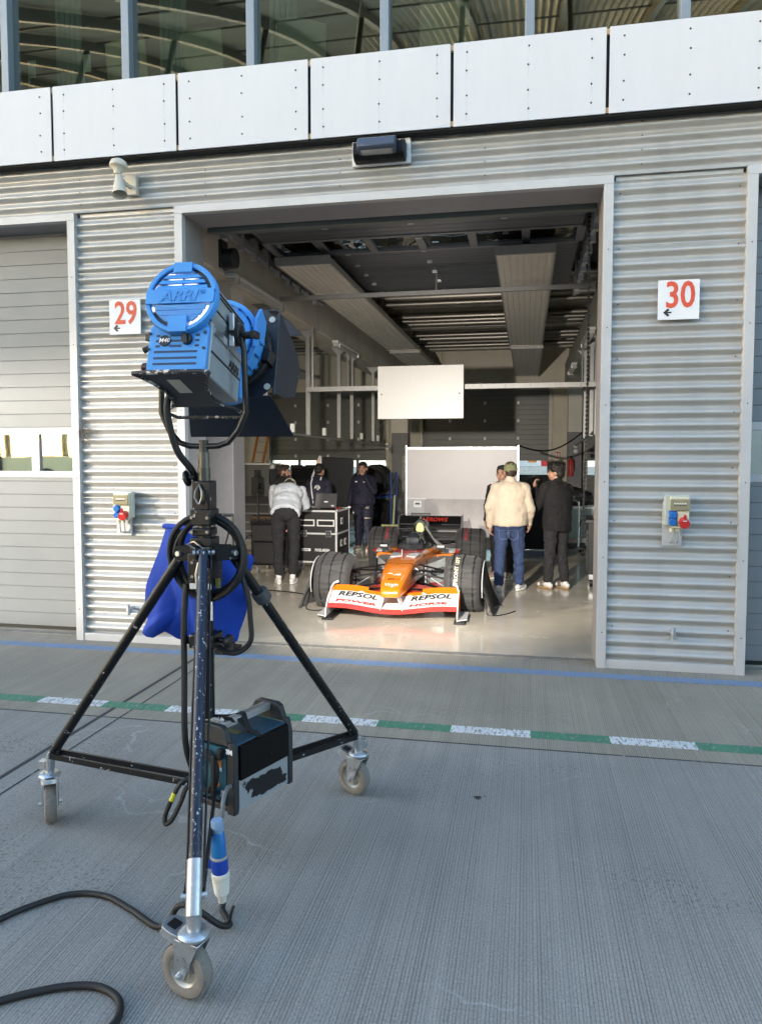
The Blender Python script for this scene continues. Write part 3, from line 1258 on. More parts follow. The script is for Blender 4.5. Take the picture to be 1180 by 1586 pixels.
for px, l in ((-4.98, 'pale chair upstairs next to two small card holders'), (-3.45, 'pale chair behind the upstairs glass over the horn loudspeaker'), (-2.75, 'pale chair upstairs close to the blue grey mullion'), (-1.95, 'pale chair upstairs over the middle fascia board'), (-.72, 'pale chair upstairs behind the glass over the floodlight')):
    chair(px * 1.10, 6.92, l, random.uniform(-25, 25))
for px, l in ((-4.62, 'small pale card holder upstairs standing in front of a chair'), (-4.05, 'small pale card holder upstairs next to the green curtain')):
    t = thing('card_holder', l, 'card holder', (px * 1.03, 6.55, 4.86))
    mb = MB()
    mb.cyl((0, 0, 0), (0, 0, .63), .008, seg=8)
    mb.cyl((0, 0, 0), (0, 0, .012), .07, seg=16)
    mb.build('stem', ALU, t)
    mb = MB()
    mb.box((-.005, -.012, .54), (.075, -.004, .70))
    mb.build('card', WHITEP, t)
mb = MB()
mb.tube([(-2.15, 6.9, 4.86), (-2.13, 6.9, 5.42), (-1.62, 6.9, 5.42), (-1.60, 6.9, 5.60), (-1.55, 6.9, 5.95)], .008, 8)
tag(mb.build('wire_rail', ALU), 'thin bent wire rail upstairs behind the glass', 'rail')

# ------------------------------------------------------------------ grandstand across the track (seen mirrored in the glass, casts the shade)
gs = thing('grandstand', 'grandstand with ribbed roof across the track, mirrored in the upstairs glass', 'grandstand')
GSW = mat('stand_concrete', (.34, .33, .31), .8, var=.1, vs=.3)
GSR = mat('roof_sheet', (.36, .375, .33), .6, .2, var=.12, vs=.4)
GSB = mat('roof_steel', (.10, .11, .10), .5, .3)
mb = MB()
mb.box((-120, -27, 0), (-33, -24, 8.75))  # unseen block, its height and length shaped to cut the low sun
mb.box((-19.5, -27, 0), (60, -24, 8.75))  # gap before it left open so bright sky mirrors in the door panes
for k in range(6):
    mb.box((-19.5, -27.0 - 2 * (k + 1), 0), (60, -27.0 - 2 * k, 8.75 + .25 * k + .25))
mb.build('seating_tier', GSW, gs)
mb = MB()
mb.box((-45.9, -26.5, 8.7), (-33, -25.5, 14.6))  # unseen wall, added to keep the low sun off the bays beyond
mb.box((-120, -26.5, 12.1), (-45.9, -24, 19))  # unseen slab, added to cut the sun off the upper facade
mb.build('sun_blocker', GSW, gs)
def roofz(y):
    u = (-15.5 - y) / 32.
    return 21.0 + 17.0 * math.sin(min(u, 1.6) * .95) if u > 0 else 21.0
mb = MB()
ny, nx = 16, 420
vs, fs = [], []
for j in range(ny + 1):
    y = -15.5 - 46 * j / ny
    for i in range(nx + 1):
        vs.append((-70 + 110 * i / nx, y, roofz(y) + (.11 if i % 2 else -.11)))
for j in range(ny):
    for i in range(nx):
        q = j * (nx + 1) + i
        fs.append((q, q + 1, q + nx + 2, q + nx + 1))
mb.add(vs, fs)
mb.build('roof_sheet', GSR, gs, smooth=0)
for k in range(17):
    mb = MB()
    xx = -66 + 6.2 * k
    pr = [(-15.5 - 4.6 * j, roofz(-15.5 - 4.6 * j) - .25) for j in range(11)]
    for j in range(10):
        (y0, z0), (y1, z1) = pr[j], pr[j + 1]
        mb.add([(xx - .2, y0, z0), (xx + .2, y0, z0), (xx + .2, y1, z1), (xx - .2, y1, z1), (xx - .2, y0, z0 - .6), (xx + .2, y0, z0 - .6), (xx + .2, y1, z1 - .6), (xx - .2, y1, z1 - .6)],
               [(0, 1, 2, 3), (7, 6, 5, 4), (0, 4, 5, 1), (1, 5, 6, 2), (2, 6, 7, 3), (3, 7, 4, 0)])
    mb.tube([(xx, -27, 14), (xx, -33, roofz(-33) - .8)], .18, 8)
    mb.tube([(xx, -47.5, 0), (xx, -47.5, roofz(-47.5) - .5)], .3, 8)
    mb.build('roof_girder', GSB, gs)
mb = MB()
for j in range(2, 10, 2):
    y = -15.5 - 4.6 * j
    mb.tube([(-70, y, roofz(y) - .3), (40, y, roofz(y) - .3)], .07, 6)
mb.build('purlin', GSB, gs)

# a cream service truck and gear across the pit lane, mirrored in the closed door's windows
t = thing('service_truck', 'cream truck parked across the pit lane, mirrored in the closed door windows', 'truck', (-24, -14, 0))
mb = MB()
mb.box((-9, 0, .75), (9, 2.4, 1.72))
mb.build('body', mat('truck_cream', (.85, .66, .34), .5, var=.04), t, bevel=.04)
mb = MB()
mb.box((-8, .2, 1.72), (-5, 2.2, 1.95))
mb.build('upper_body', mat('truck_pale_blue', (.66, .74, .80), .5, var=.03), t, bevel=.04)
for xx in (-7, -2.2, 2.0, 6.4):
    mb = MB()
    mb.cyl((xx, 2.0, .62), (xx, 2.45, .62), .62, seg=24)
    mb.build('wheel', RUBBER, t)
    mb = MB()
    mb.box((xx + 1.2, 2.41, .8), (xx + 1.9, 2.5, 1.75), 0)
    mb.box((xx + 2.3, 2.41, 1.0), (xx + 2.42, 2.5, 2.6), 1)
    mb.build('side_locker', [mat('locker_green', (.10, .50, .10), .5), DKGREY], t)

# trucks in the paddock behind, seen through the rear windows
for x, y, l in ((-11, 48, 'white truck trailer glimpsed through the window behind the flight case'), (3, 52, 'white truck trailer glimpsed through the window near the fire sign')):
    t = thing('truck_trailer', l, 'trailer', (x, y, 0), 0)
    mb = MB()
    mb.box((-7, 0, 1.0), (7, 2.5, 4.0))
    mb.build('box_body', mat('trailer_white', (.78, .78, .77), .4, var=.03), t, bevel=.04)
    mb = MB()
    mb.box((-2, -.01, 1.05), (-1.4, 0, 3.95), 0)
    mb.box((-2.9, -.012, 1.3), (-2.3, 0, 1.9), 1)
    mb.build('stripe', [RED, mat('trailer_orange', (.8, .25, .03), .4)], t)
    for xx in (-5.5, -4.2, 4, 5.2):
        mb = MB()
        mb.cyl((xx, .05, .5), (xx, .4, .5), .5, seg=20)
        mb.build('wheel', RUBBER, t)
# ------------------------------------------------------------------ film lamp on its stand
SX, SY = -1.345, 2.93
BLUE = mat('lamp_blue', (.05, .265, .66), .42, var=.07, vs=5, bump=.03, bs=220, rvar=.06, chip=((.16, .34, .66), .10, 25))
LGREY = mat('lamp_grey', (.30, .33, .35), .42, .25, var=.05, bump=.03, bs=260, chip=((.10, .10, .11), .08, 40))
NAVY = mat('flap_navy', (.009, .014, .024), .45, var=.12, vs=4, rvar=.08, chip=((.05, .06, .08), .10, 14))
SKID = mat('skid_grey', (.045, .048, .052), .5, .2, var=.12, chip=((.42, .42, .42), .18, 30))
SKIDE = mat('skid_worn_edge', (.03, .03, .032), .45, .3, var=.1, vs=20, chip=((.52, .52, .52), .56, 38))

lamp = thing('film_lamp', 'big blue film lamp with black barn doors on top of the wheeled stand', 'film lamp', (SX, SY, 2.232), 0)
TILT = rotm(-15, 0, 1.5)


def LT(mb, name, mats, bevel=0, smooth=40):
    mb.v = [tuple(TILT @ V(p)) for p in mb.v]
    return mb.build(name, mats, lamp, bevel, smooth)


AX = .085     # height of the optical axis over the pivot
RY = rotm(-90, 0, 0)      # lathe Z -> +Y
def axisM(y):
    return Matrix.Translation((0, y, AX)) @ rotm(-90, 0, 0)


# upper shell: grey ribbed tube
mb = MB()
ring = []
def shell_ring(y, r):
    pts = []
    for k in range(48):
        a = 2 * PI * k / 48
        x, z = r * math.cos(a), r * math.sin(a)
        # squared-off sides
        x = max(-r * .93, min(r * .93, x))
        pts.append((x, y, AX + z))
    return pts
mb.loft([shell_ring(-.205, .136), shell_ring(.14, .136)])
for s_ in (-1, 1):
    for zz in (.045, .03, -.035):
        mb.box((s_ * .128 - .003, -.19, AX + zz), (s_ * .128 + .003, .13, AX + zz + .004), 1)
LT(mb, 'upper_shell', [LGREY, BLACK])
# rear cap with louvres
cap_y = -.232
mb = MB()
def chord(zr, r):
    return math.sqrt(max(0, r * r - zr * zr))

def chordstrip(za, zb, r, y0, y1, tilt=0.):
    """slat across the round cap between two heights"""
    n = 6
    zs = [za + (zb - za) * k / n for k in range(n + 1)]
    pl = [(chord(z, r), z) for z in zs] + [(-chord(z, r), z) for z in reversed(zs)]
    m_ = len(pl)
    vs = [(x, y0 + tilt * (z - za), AX + z) for x, z in pl] + [(x, y1 + tilt * (z - za), AX + z) for x, z in pl]
    mb.add(vs, [tuple(reversed(range(m_))), tuple(range(m_, 2 * m_))] + [(i, (i + 1) % m_, m_ + (i + 1) % m_, m_ + i) for i in range(m_)])
mb.lathe([(.128, .002), (.131, -.004), (.146, -.004), (.150, .003), (.150, .030), (.138, .036), (.130, .020)], 64, 0, axisM(cap_y), caps=False)
# name band across the middle, louvre slats above and below with open slits between
chordstrip(-.030, .030, .142, cap_y - .012, cap_y + .02)
for za, zb in ((.0335, .052), (.0565, .075), (.0795, .098), (.1015, .118)):
    chordstrip(za, zb, .1145, cap_y - .006, cap_y + .004, .35)
for za, zb in ((-.0535, -.034), (-.0765, -.058), (-.0995, -.081), (-.118, -.103)):
    chordstrip(za, zb, .1145, cap_y - .000, cap_y + .010, -.35)
# struts that carry the slats
mb.box((-.038, cap_y - .009, AX + .104), (.038, cap_y + .02, AX + .146))
mb.box((-.038, cap_y - .011, AX - .149), (.038, cap_y + .02, AX - .082))
for x in (-.07, .0, .07):
    mb.box((x - .003, cap_y + .004, AX - .085), (x + .003, cap_y + .016, AX + .085))
rc = LT(mb, 'rear_cap', [BLUE], bevel=.0025)
mb = MB()
mb.text('ARRI', .062, Matrix.Translation((-.004, cap_y - .012, AX - .002)) @ rotm(90, 0, 0), 0, bold=.015, shear=.25, extrude=.003, sx=1.15)
mb.text('®', .026, Matrix.Translation((.096, cap_y - .012, AX + .012)) @ rotm(90, 0, 0), 0, extrude=.0025)
mb.v = [tuple(TILT @ V(p)) for p in mb.v]
mb.build('lettering', [mat('lamp_blue_relief', (.04, .215, .56), .4, var=.05)], lamp)
mb = MB()
for a in (8, 172, 265 - 175):
    x, z = .141 * math.cos(R(a)), .141 * math.sin(R(a))
    mb.cyl((x, cap_y - .004, AX + z), (x, cap_y + .004, AX + z), .006, seg=10)
for x, z in ((-.112, -.062), (.106, -.062), (-.124, -.082), (.118, -.082), (-.124, -.135), (.104, -.135), (-.124, -.20), (.104, -.20)):
    mb.cyl((x, -.212, AX + z - .005), (x, -.200, AX + z - .005), .0052, seg=10)
LT(mb, 'screw', [INK])
# bright inside behind the louvres: a disc with the hot glow of the burning lamp leaking through
mb = MB()
mb.lathe([(0, 0), (.131, 0), (.131, .004), (0, .004)], 40, 0, axisM(cap_y + .018), caps=False)
IR = emis('glowing_reflector', (1, .98, .95), 1.0)
_n = IR.node_tree.nodes
_nz = _n.new('ShaderNodeTexNoise')
_nz.inputs['Scale'].default_value = 9
_tc = _n.new('ShaderNodeTexCoord')
IR.node_tree.links.new(_tc.outputs['Object'], _nz.inputs['Vector'])
_mr = _n.new('ShaderNodeMapRange')
_mr.inputs['From Min'].default_value = .47
_mr.inputs['From Max'].default_value = .60
_mr.inputs['To Min'].default_value = 0
_mr.inputs['To Max'].default_value = .35
IR.node_tree.links.new(_nz.outputs['Fac'], _mr.inputs['Value'])
IR.node_tree.links.new(_mr.outputs[0], _n['Principled BSDF'].inputs['Emission Strength'])
_n['Principled BSDF'].inputs['Base Color'].default_value = (.06, .07, .09, 1)
LT(mb, 'inner_reflector', [IR])

# lower box
mb = MB()
mb.prism([(-.126, AX - .105), (-.126, -.225), (.126, -.225), (.126, AX - .105), (.115, AX - .08), (-.115, AX - .08)], -.19, .14, 'y')
LT(mb, 'lower_housing', [LGREY], bevel=.006)
for s_ in (1, -1):
    mb = MB()
    mb.box((s_ * .1265 - .0015, -.185, -.128), (s_ * .1265 + .0015, .135, -.120), 0)
    mb.box((s_ * .130 - .004, -.18, -.048), (s_ * .130 + .004, .14, -.018), 1)
    LT(mb, 'side_groove', [BLACK, STEEL])
mb = MB()
zb, zt_ = -.222, -.005
ring_o = [(-.128, zb), (.118, zb), (.118, zt_ - .03), (.100, zt_), (-.112, zt_), (-.128, zt_ - .03)]
mb.prism(ring_o, -.205, -.185, 'y')
for k, (zz, gap) in enumerate(((-.060, 1), (-.083, 1), (-.104, 1), (-.130, 0), (-.155, 0), (-.180, 0))):
    pass
LT(mb, 'control_panel', [BLUE], bevel=.003)
mb = MB()
for (x0, x1, zz) in ((-.098, -.082, -.064), (-.038, .008, -.064), (.066, .083, -.064), (-.098, -.082, -.086), (-.038, .008, -.086), (.066, .083, -.086), (-.098, -.080, -.108), (-.04, .01, -.108), (.066, .083, -.108), (-.102, .078, -.132), (-.102, .078, -.158), (-.102, .078, -.182)):
    mb.box((x0, -.2062, zz - .0045), (x1, -.2045, zz + .0045), 0)
LT(mb, 'vent_slot', [mat('slot_blue', (.008, .035, .10), .6, var=0)])
mb = MB()
mb.cyl((-.061, -.204, -.086), (-.061, -.2105, -.086), .0235, seg=30)
mb.cyl((.032, -.204, -.082), (.032, -.219, -.082), .0235, .021, seg=30)
Mk = Matrix.Translation((.032, -.222, -.082)) @ rotm(0, -12, 0)
mb.box((-.007, -.008, -.024), (.007, .006, .030), 0, Mk)
LT(mb, 'knob', [mat('knob_black', (.012, .014, .02), .35, var=.1)], bevel=.0015)
mb = MB()
mb.text('M40', .0255, Matrix.Translation((-.061, -.2112, -.086)) @ rotm(90, 0, 0), 0, bold=.012, shear=.15, extrude=.0004)
LT(mb, 'lettering', [WINK])
mb = MB()
Ms = Matrix.Translation((.1275, .055, -.100)) @ rotm(90, 0, 90)
mb.text('ARRI', .050, Ms, 0, bold=.03, shear=.12, extrude=.0006, sx=1.05)
LT(mb, 'lettering', [INK])
# clamp lever on the left
mb = MB()
mb.tube([(-.125, -.165, -.085), (-.17, -.16, -.105)], [.010, .013], 8)
mb.cyl((-.126, -.18, -.185), (-.152, -.18, -.185), .018, seg=16)
mb.cyl((-.152, -.18, -.185), (-.158, -.18, -.185), .014, seg=16, mi=1)
LT(mb, 'side_lever', [BLACK, mat('lever_red', (.5, .12, .07), .5)])

# protection skid: worn bar at the rear, waisted plate, front loop
mb = MB()
mb.tube([(-.165, -.235, -.232), (-.12, -.242, -.231), (0, -.245, -.231), (.12, -.242, -.231), (.150, -.235, -.232)], .0095, 10)
mb.tube([(.150, -.235, -.232), (.135, -.215, -.236), (.105, -.16, -.246), (.088, -.10, -.258), (.092, -.03, -.268), (.115, .03, -.276), (.15, .055, -.28), (.165, .10, -.285), (.15, .135, -.29), (-.14, .135, -.29), (-.165, .10, -.285), (-.15, .055, -.28), (-.115, .03, -.276), (-.085, -.03, -.268), (-.085, -.10, -.258), (-.11, -.16, -.246), (-.145, -.215, -.236), (-.165, -.235, -.232)], .008, 8)
LT(mb, 'skid_bar', [SKIDE])
mb = MB()
pl = []
for s_ in (1, -1):
    q = [(.145 * s_, -.23), (.118 * s_, -.19), (.092 * s_, -.13), (.084 * s_, -.07), (.094 * s_, -.01), (.122 * s_, .04)]
    pl += q if s_ == 1 else list(reversed(q))
n = len(pl)
def sz(y):
    return -.233 - (y + .235) * .16
vs = [(x, y, sz(y)) for x, y in pl] + [(x, y, sz(y) + .008) for x, y in pl]
mb.add(vs, [tuple(reversed(range(n))), tuple(range(n, 2 * n))] + [(i, (i + 1) % n, n + (i + 1) % n, n + i) for i in range(n)])
LT(mb, 'skid_plate', [SKID])
mb = MB()
mb.add([(-.045, -.19, sz(-.19) - .002), (.01, -.19, sz(-.19) - .002), (.022, -.085, sz(-.085) - .002), (-.035, -.085, sz(-.085) - .002)], [(0, 1, 2, 3)])
LT(mb, 'rating_plate', [mat('plate_beige', (.42, .42, .38), .4, var=.08)])

# blue front casting
mb = MB()
mb.lathe([(.138, 0), (.150, .012), (.158, .05), (.170, .10), (.176, .14), (.176, .165), (.168, .175)], 56, 0, axisM(.12))
for a in range(0, 360, 20):
    u = R(a)
    Mx = axisM(.13) @ Matrix.Rotation(u, 4, 'Z')
    mb.box((.150, -.004, .03), (.183, .004, .12), 0, Mx)
mb.lathe([(.165, 0), (.186, .004), (.186, .018), (.165, .022)], 56, 0, axisM(.155), caps=False)
# shield under the casting that reaches to the box
mb.prism([(-.13, -.06), (-.135, -.20), (-.09, -.215), (.09, -.215), (.135, -.20), (.13, -.06)], .135, .20, 'y')
# triangular shields
for s_ in (1, -1):
    mb.prism([(.14, AX - .05), (.27, AX + .02), (.275, AX + .12), (.20, AX + .155), (.15, AX + .09)], s_ * .172 - .006, s_ * .172 + .006, 'x')
LT(mb, 'front_casting', [BLUE], bevel=.002)
mb = MB()
mb.lathe([(.172, 0), (.196, .004), (.200, .02), (.196, .045), (.172, .05)], 56, 0, axisM(.285), caps=False)
for k in range(28):
    Mx = axisM(.262) @ Matrix.Rotation(2 * PI * k / 28, 4, 'Z')
    mb.box((.176, -.008, 0), (.184, .008, .03), 0, Mx)
for a in (12, 132, 252):
    Mx = axisM(.255) @ Matrix.Rotation(R(a), 4, 'Z')
    mb.box((.178, -.028, 0), (.214, .028, .085), 0, Mx)
LT(mb, 'lens_ring', [BLACK], bevel=.002)
mb = MB()
mb.lathe([(.0, .012), (.08, .010), (.172, 0), (.172, .006), (0, .018)], 48, 0, axisM(.292), caps=False)
lens = LT(mb, 'lens', [emis('lit_lens', (1, .97, .92), 6.0)])
# barn door plate
yb = .338
mb = MB()
n = 40
def sq(a):
    c, s2 = math.cos(a), math.sin(a)
    k = .215 / max(abs(c), abs(s2))
    k = min(k, .262)
    return (k * c, k * s2)
vs, fs = [], []
for d in (0, .006):
    for k in range(n):
        a = 2 * PI * k / n
        vs.append((.165 * math.cos(a), yb + d, AX + .165 * math.sin(a)))
    for k in range(n):
        x, z = sq(2 * PI * k / n)
        vs.append((x, yb + d, AX + z))
for k in range(n):
    k2 = (k + 1) % n
    fs += [(k, k2, n + k2, n + k), (2 * n + k, 3 * n + k, 3 * n + k2, 2 * n + k2), (n + k, n + k2, 3 * n + k2, 3 * n + k), (k, 2 * n + k, 2 * n + k2, k2)]
mb.add(vs, fs)
LT(mb, 'barn_door_frame', [NAVY])
mb = MB()
for x in (-.192, .192):
    for z in (-.165, .165):
        mb.cyl((x * .95, yb - .001, AX + z), (x * .95, yb - .006, AX + z), .015, seg=18)
LT(mb, 'rivet', [mat('rivet_cream', (.55, .54, .48), .5)])


def leaf(M, w0, w1, w2, L1, L2, label=None):
    """flap in its own plane: hinge along X at y=0, growing along +Y"""
    mb = MB()
    pl = [(-w0, 0), (w0, 0), (w1, L1), (w2, L2), (-w2, L2), (-w1, L1)]
    mb.prism(pl, -.0015, .0015, 'z', 0, M)
    mb.cyl(M @ V((-w0, -.004, 0)), M @ V((w0, -.004, 0)), .006, seg=10)
    return mb


def leafM(pos, ux, uy):
    x = V(ux).normalized()
    y = V(uy).normalized()
    z = x.cross(y).normalized()
    m = Matrix((x, y, z)).transposed().to_4x4()
    m.translation = V(pos)
    return m


h = .213
for nm, pos, ux, uy, dims in (
    ('right', (h, yb + .01, AX), (0, 0, 1), (.12, 1, 0), None),
    ('left', (-h, yb + .01, AX), (0, 0, 1), (-.22, 1, 0), None),
    ('top', (0, yb + .01, AX + h), (1, 0, 0), (0, 1, -.06), (.20, .235, .25, .12, .245)),
    ('bottom', (0, yb + .01, AX - h), (1, 0, 0), (0, .80, -.52), (.205, .255, .262, .20, .235))):
    Mx = leafM(pos, ux, uy)
    if dims is None:
        mb = MB()
        pl = [(-.19, 0), (-.175, .12), (-.13, .235), (.03, .275), (.10, .21), (.205, .01), (.19, 0)]
        mb.prism(pl, -.0015, .0015, 'z', 0, Mx)
        mb.cyl(Mx @ V((-.2, -.004, 0)), Mx @ V((.2, -.004, 0)), .006, seg=10)
    else:
        mb = leaf(Mx, *dims)
    LT(mb, 'barn_door', [NAVY])

# yoke (upright) and its knobs
mb = MB()
ww = .186
mb.tube([(ww - .012, .0, .02), (ww, 0, -.05), (ww + .005, .0, -.30), (ww - .03, 0, -.375), (ww - .075, 0, -.425), (ww - .12, 0, -.44), (0, 0, -.442), (-ww + .12, 0, -.44), (-ww + .075, 0, -.425), (-ww + .03, 0, -.375), (-ww - .005, 0, -.30), (-ww, 0, -.05), (-ww + .012, 0, .02)], .0125, 12)
mb.build('yoke', BLACKM, lamp)
for s_ in (1, -1):
    mb = MB()
    mb.cyl((s_ * .145, 0, .02), (s_ * .178, 0, .02), .046, .046, 28)
    mb.cyl((s_ * .178, 0, .02), (s_ * .235, 0, .02), .016, .016, 16)
    mb.box((min(s_ * .222, s_ * .246), -.030, .005), (max(s_ * .222, s_ * .246), .030, .035))
    mb.box((min(s_ * .138, s_ * .150), -.03, -.02), (max(s_ * .138, s_ * .150), .03, .10))
    mb.build('yoke_knob', BLACK, lamp, bevel=.003)
for s_ in (1, -1):
    mb = MB()
    x0, x1 = sorted((s_ * .138, s_ * .160))
    mb.box((x0, -.045, .035), (x1, -.030, .105))
    mb.box((x0, -.045, -.03), (x1, -.030, .02))
    mb.build('lock_plate', ALU, lamp, bevel=.003)
mb = MB()
mb.cyl((0, 0, -.50), (0, 0, -.415), .020, seg=18)
mb.build('spigot', mat('spigot_grey', (.06, .057, .05), .45, .5), lamp)

# the burning lamp itself
sl = bpy.data.lights.new('lamp_beam', 'SPOT')
sl.energy = 410
sl.color = (1, .91, .80)
sl.spot_size = R(64)
sl.spot_blend = .95
sl.shadow_soft_size = .05
so = bpy.data.objects.new('lamp_beam', sl)
COL.objects.link(so)
so.parent = lamp
hd = (TILT.to_3x3() @ V((.04, 1, .06))).normalized()
so.location = TILT @ V((0, .345, AX))
so.rotation_euler = (-hd).to_track_quat('Z', 'Y').to_euler()

# ------------------------------------------------------------------ stand
NVY = mat('stand_navy', (.005, .011, .030), .38, .1, var=.15, vs=14, chip=((.50, .52, .55), .38, 85), stretch=(1, 1, .45))
SBLK = mat('stand_black', (.0045, .005, .0065), .38, .2, var=.2, chip=((.5, .5, .5), .30, 26))
stand = thing('light_stand', 'tall dark blue wheeled stand with three braced legs carrying the blue lamp', 'lamp stand', (SX, SY, 0))
feet = dict(front=V((.285, -.80, 0)), left=V((-.872, .135, 0)), right=V((.488, .70, 0)))
mb = MB()
mb.tube([(0, 0, .62), (0, 0, 1.40)], .033, 14)
mb.build('column', SBLK, stand)
mb = MB()
mb.tube([(0, 0, 1.3), (0, 0, 1.70)], .028, 16)
mb.tube([(0, 0, 1.70), (0, 0, 1.765)], .0245, 16, 1)
mb.build('riser', [mat('riser_steel', (.09, .088, .078), .35, .7, var=.1), mat('spigot_grey2', (.12, .115, .10), .4, .6)], stand)
# collars
for z0, z1, w_, d_ in ((1.52, 1.645, .078, .085), (1.455, 1.525, .094, .095), (1.41, 1.445, .08, .085), (1.255, 1.405, .092, .10), (1.20, 1.34, .110, .115)):
    mb = MB()
    mb.box((-w_ / 2, -d_ / 2, z0), (w_ / 2, d_ / 2, z1))
    mb.build('collar', SBLK, stand, bevel=.006)
LEVM = mat('lever_steel', (.28, .28, .28), .35, .8)
for zc, hh in ((1.585, .045), (1.375, .0)):
    mb = MB()
    if hh:
        pts = [(0, -.052, zc + hh), (-.014, -.056, zc + .015), (-.016, -.060, zc - .01), (-.004, -.056, zc - .035), (.004, -.056, zc - .035), (.016, -.060, zc - .01), (.014, -.056, zc + .015)]
    else:
        pts = [(-.055, -.060, zc + .004), (-.02, -.064, zc + .016), (.02, -.066, zc - .012), (.055, -.06, zc - .008), (.02, -.064, zc - .022), (-.015, -.062, zc - .016)]
    mb.tube(pts, .0045, 6, closed=True)
    mb.build('clamp_lever', LEVM, stand)
mb = MB()
mb.tube([(-.005, -.055, 1.30), (-.012, -.068, 1.25), (-.005, -.068, 1.18)], .006, 6)
mb.tube([(.012, -.055, 1.31), (.012, -.066, 1.22)], .006, 6)
mb.build('clamp_handle', LEVM, stand)
mb = MB()
for x in (-.035, .035):
    for z in (1.49, 1.43, 1.30, 1.24):
        mb.cyl((x, -.05, z), (x, -.058, z), .007, seg=8)
mb.build('bolt', LEVM, stand)
mb = MB()
mb.cyl((-.04, -.01, 1.66), (-.065, -.015, 1.655), .010, seg=12)
mb.cyl((-.065, -.015, 1.655), (-.078, -.016, 1.652), .036, .034, 20)
mb.build('tension_knob', BLACKM, stand, bevel=.004)
for p0, p1, k in (((-.045, -.0585, 1.188), (-.018, -.0575, 1.212), 0), ((.018, -.0585, 1.188), (.052, -.0575, 1.212), 0), ((.030, -.034, 1.05), (.046, -.033, 1.13), 0), ((.058, -.03, 1.19), (.078, -.02, 1.23), 1)):
    mb = MB()
    mb.box(p0, p1)
    mb.build('sticker', [mat('sticker_white', (.6, .62, .66), .5, var=.2, vs=60), mat('sticker_olive', (.16, .16, .04), .5)][k], stand)
mb = MB()
mb.box((-.055, -.055, .93), (.055, .055, .99))
mb.cyl((.055, 0, .96), (.10, 0, .955), .013, seg=10)
mb.cyl((.09, 0, .956), (.115, 0, .954), .030, seg=14)
mb.cyl((-.055, -.01, .955), (-.085, -.01, .955), .018, seg=14)
mb.build('lower_collar', SBLK, stand, bevel=.005)


def caster_parts(par, p, ang, lean=0):
    """swivel caster: p is the wheel contact point, ang the heading of the rolling direction"""
    M = Matrix.Translation(p) @ Matrix.Rotation(R(ang), 4, 'Z')
    RR = .092
    c = mbw = MB()
    Mw = M @ Matrix.Translation((0, 0, RR)) @ rotm(90, 0, 0)
    mbw.lathe([(.052, -.021), (.058, -.026), (.072, -.027), (.084, -.023), (.0905, -.012), (RR, 0), (.0905, .012), (.084, .023), (.072, .027), (.058, .026), (.052, .021)], 44, 0, Mw, caps=False)
    for k in range(44):
        Mk = Mw @ Matrix.Rotation(2 * PI * k / 44, 4, 'Z')
        for s_ in (1, -1):
            mbw.box((.0865, -.0022, s_ * .004 if s_ > 0 else -.019), (.0912, .0022, .019 if s_ > 0 else -.004), 0, Mk)
    ty = mbw.build('wheel', mat('tyre_grey', (.19, .175, .155), .85, var=.12, vs=30, bump=.2, bs=160), par)
    mb = MB()
    mb.lathe([(0, -.016), (.022, -.022), (.026, -.012), (.044, -.010), (.050, -.020), (.054, -.022), (.054, .022), (.050, .020), (.044, .010), (.026, .012), (.022, .022), (0, .016)], 32, 0, Mw, caps=False)
    for k in range(4):
        a = 2 * PI * k / 4
        for s_ in (1, -1):
            mb.cyl(Mw @ V((.034 * math.cos(a), .034 * math.sin(a), s_ * .010)), Mw @ V((.034 * math.cos(a), .034 * math.sin(a), s_ * .016)), .004, seg=8)
    mb.build('rim', mat('rim_zinc', (.42, .41, .37), .4, .6, var=.15, vs=40), ty)
    mb = MB()
    top = .205
    for s_ in (1, -1):
        pl = [(-.012, RR - .018), (.012, RR - .018), (.022, RR), (.055, .165), (.075, top), (-.02, top), (-.022, RR)]
        mb.prism(pl, s_ * .036 - .002, s_ * .036 + .002, 'y', 0, M)
        mb.cyl(M @ V((0, s_ * .034, RR)), M @ V((0, s_ * .052, RR)), .009, .008, 8)
    mb.box((-.02, -.038, top - .004), (.075, .038, top), 0, M)
    mb.lathe([(0, 0), (.040, 0), (.050, .006), (.052, .014), (.046, .022), (.030, .026), (0, .026)], 28, 0, M @ Matrix.Translation((.030, 0, top)), caps=False)
    mb.build('fork', mat('fork_zinc', (.52, .55, .58), .32, .85, var=.12, vs=30, rvar=.1), par, bevel=.0015)
    mb = MB()
    Mb = M @ Matrix.Translation((-.012, 0, top)) @ rotm(0, 14, 0)
    mb.prism([(.01, -.034), (.01, .034), (-.030, .040), (-.062, .036), (-.074, .020), (-.074, -.020), (-.062, -.036), (-.030, -.040)], -.008, .012, 'z', 0, Mb)
    mb.box((-.058, -.020, .0125), (-.022, .020, .0145), 1, Mb)
    mb.prism([(.0, -.036), (-.072, -.030), (-.05, -.034)], -.022, -.006, 'z', 0, Mb)
    mb.build('brake', [MATS['fork_zinc'], BLACK], par, bevel=.001)
    return M @ V((.030, 0, top + .024))


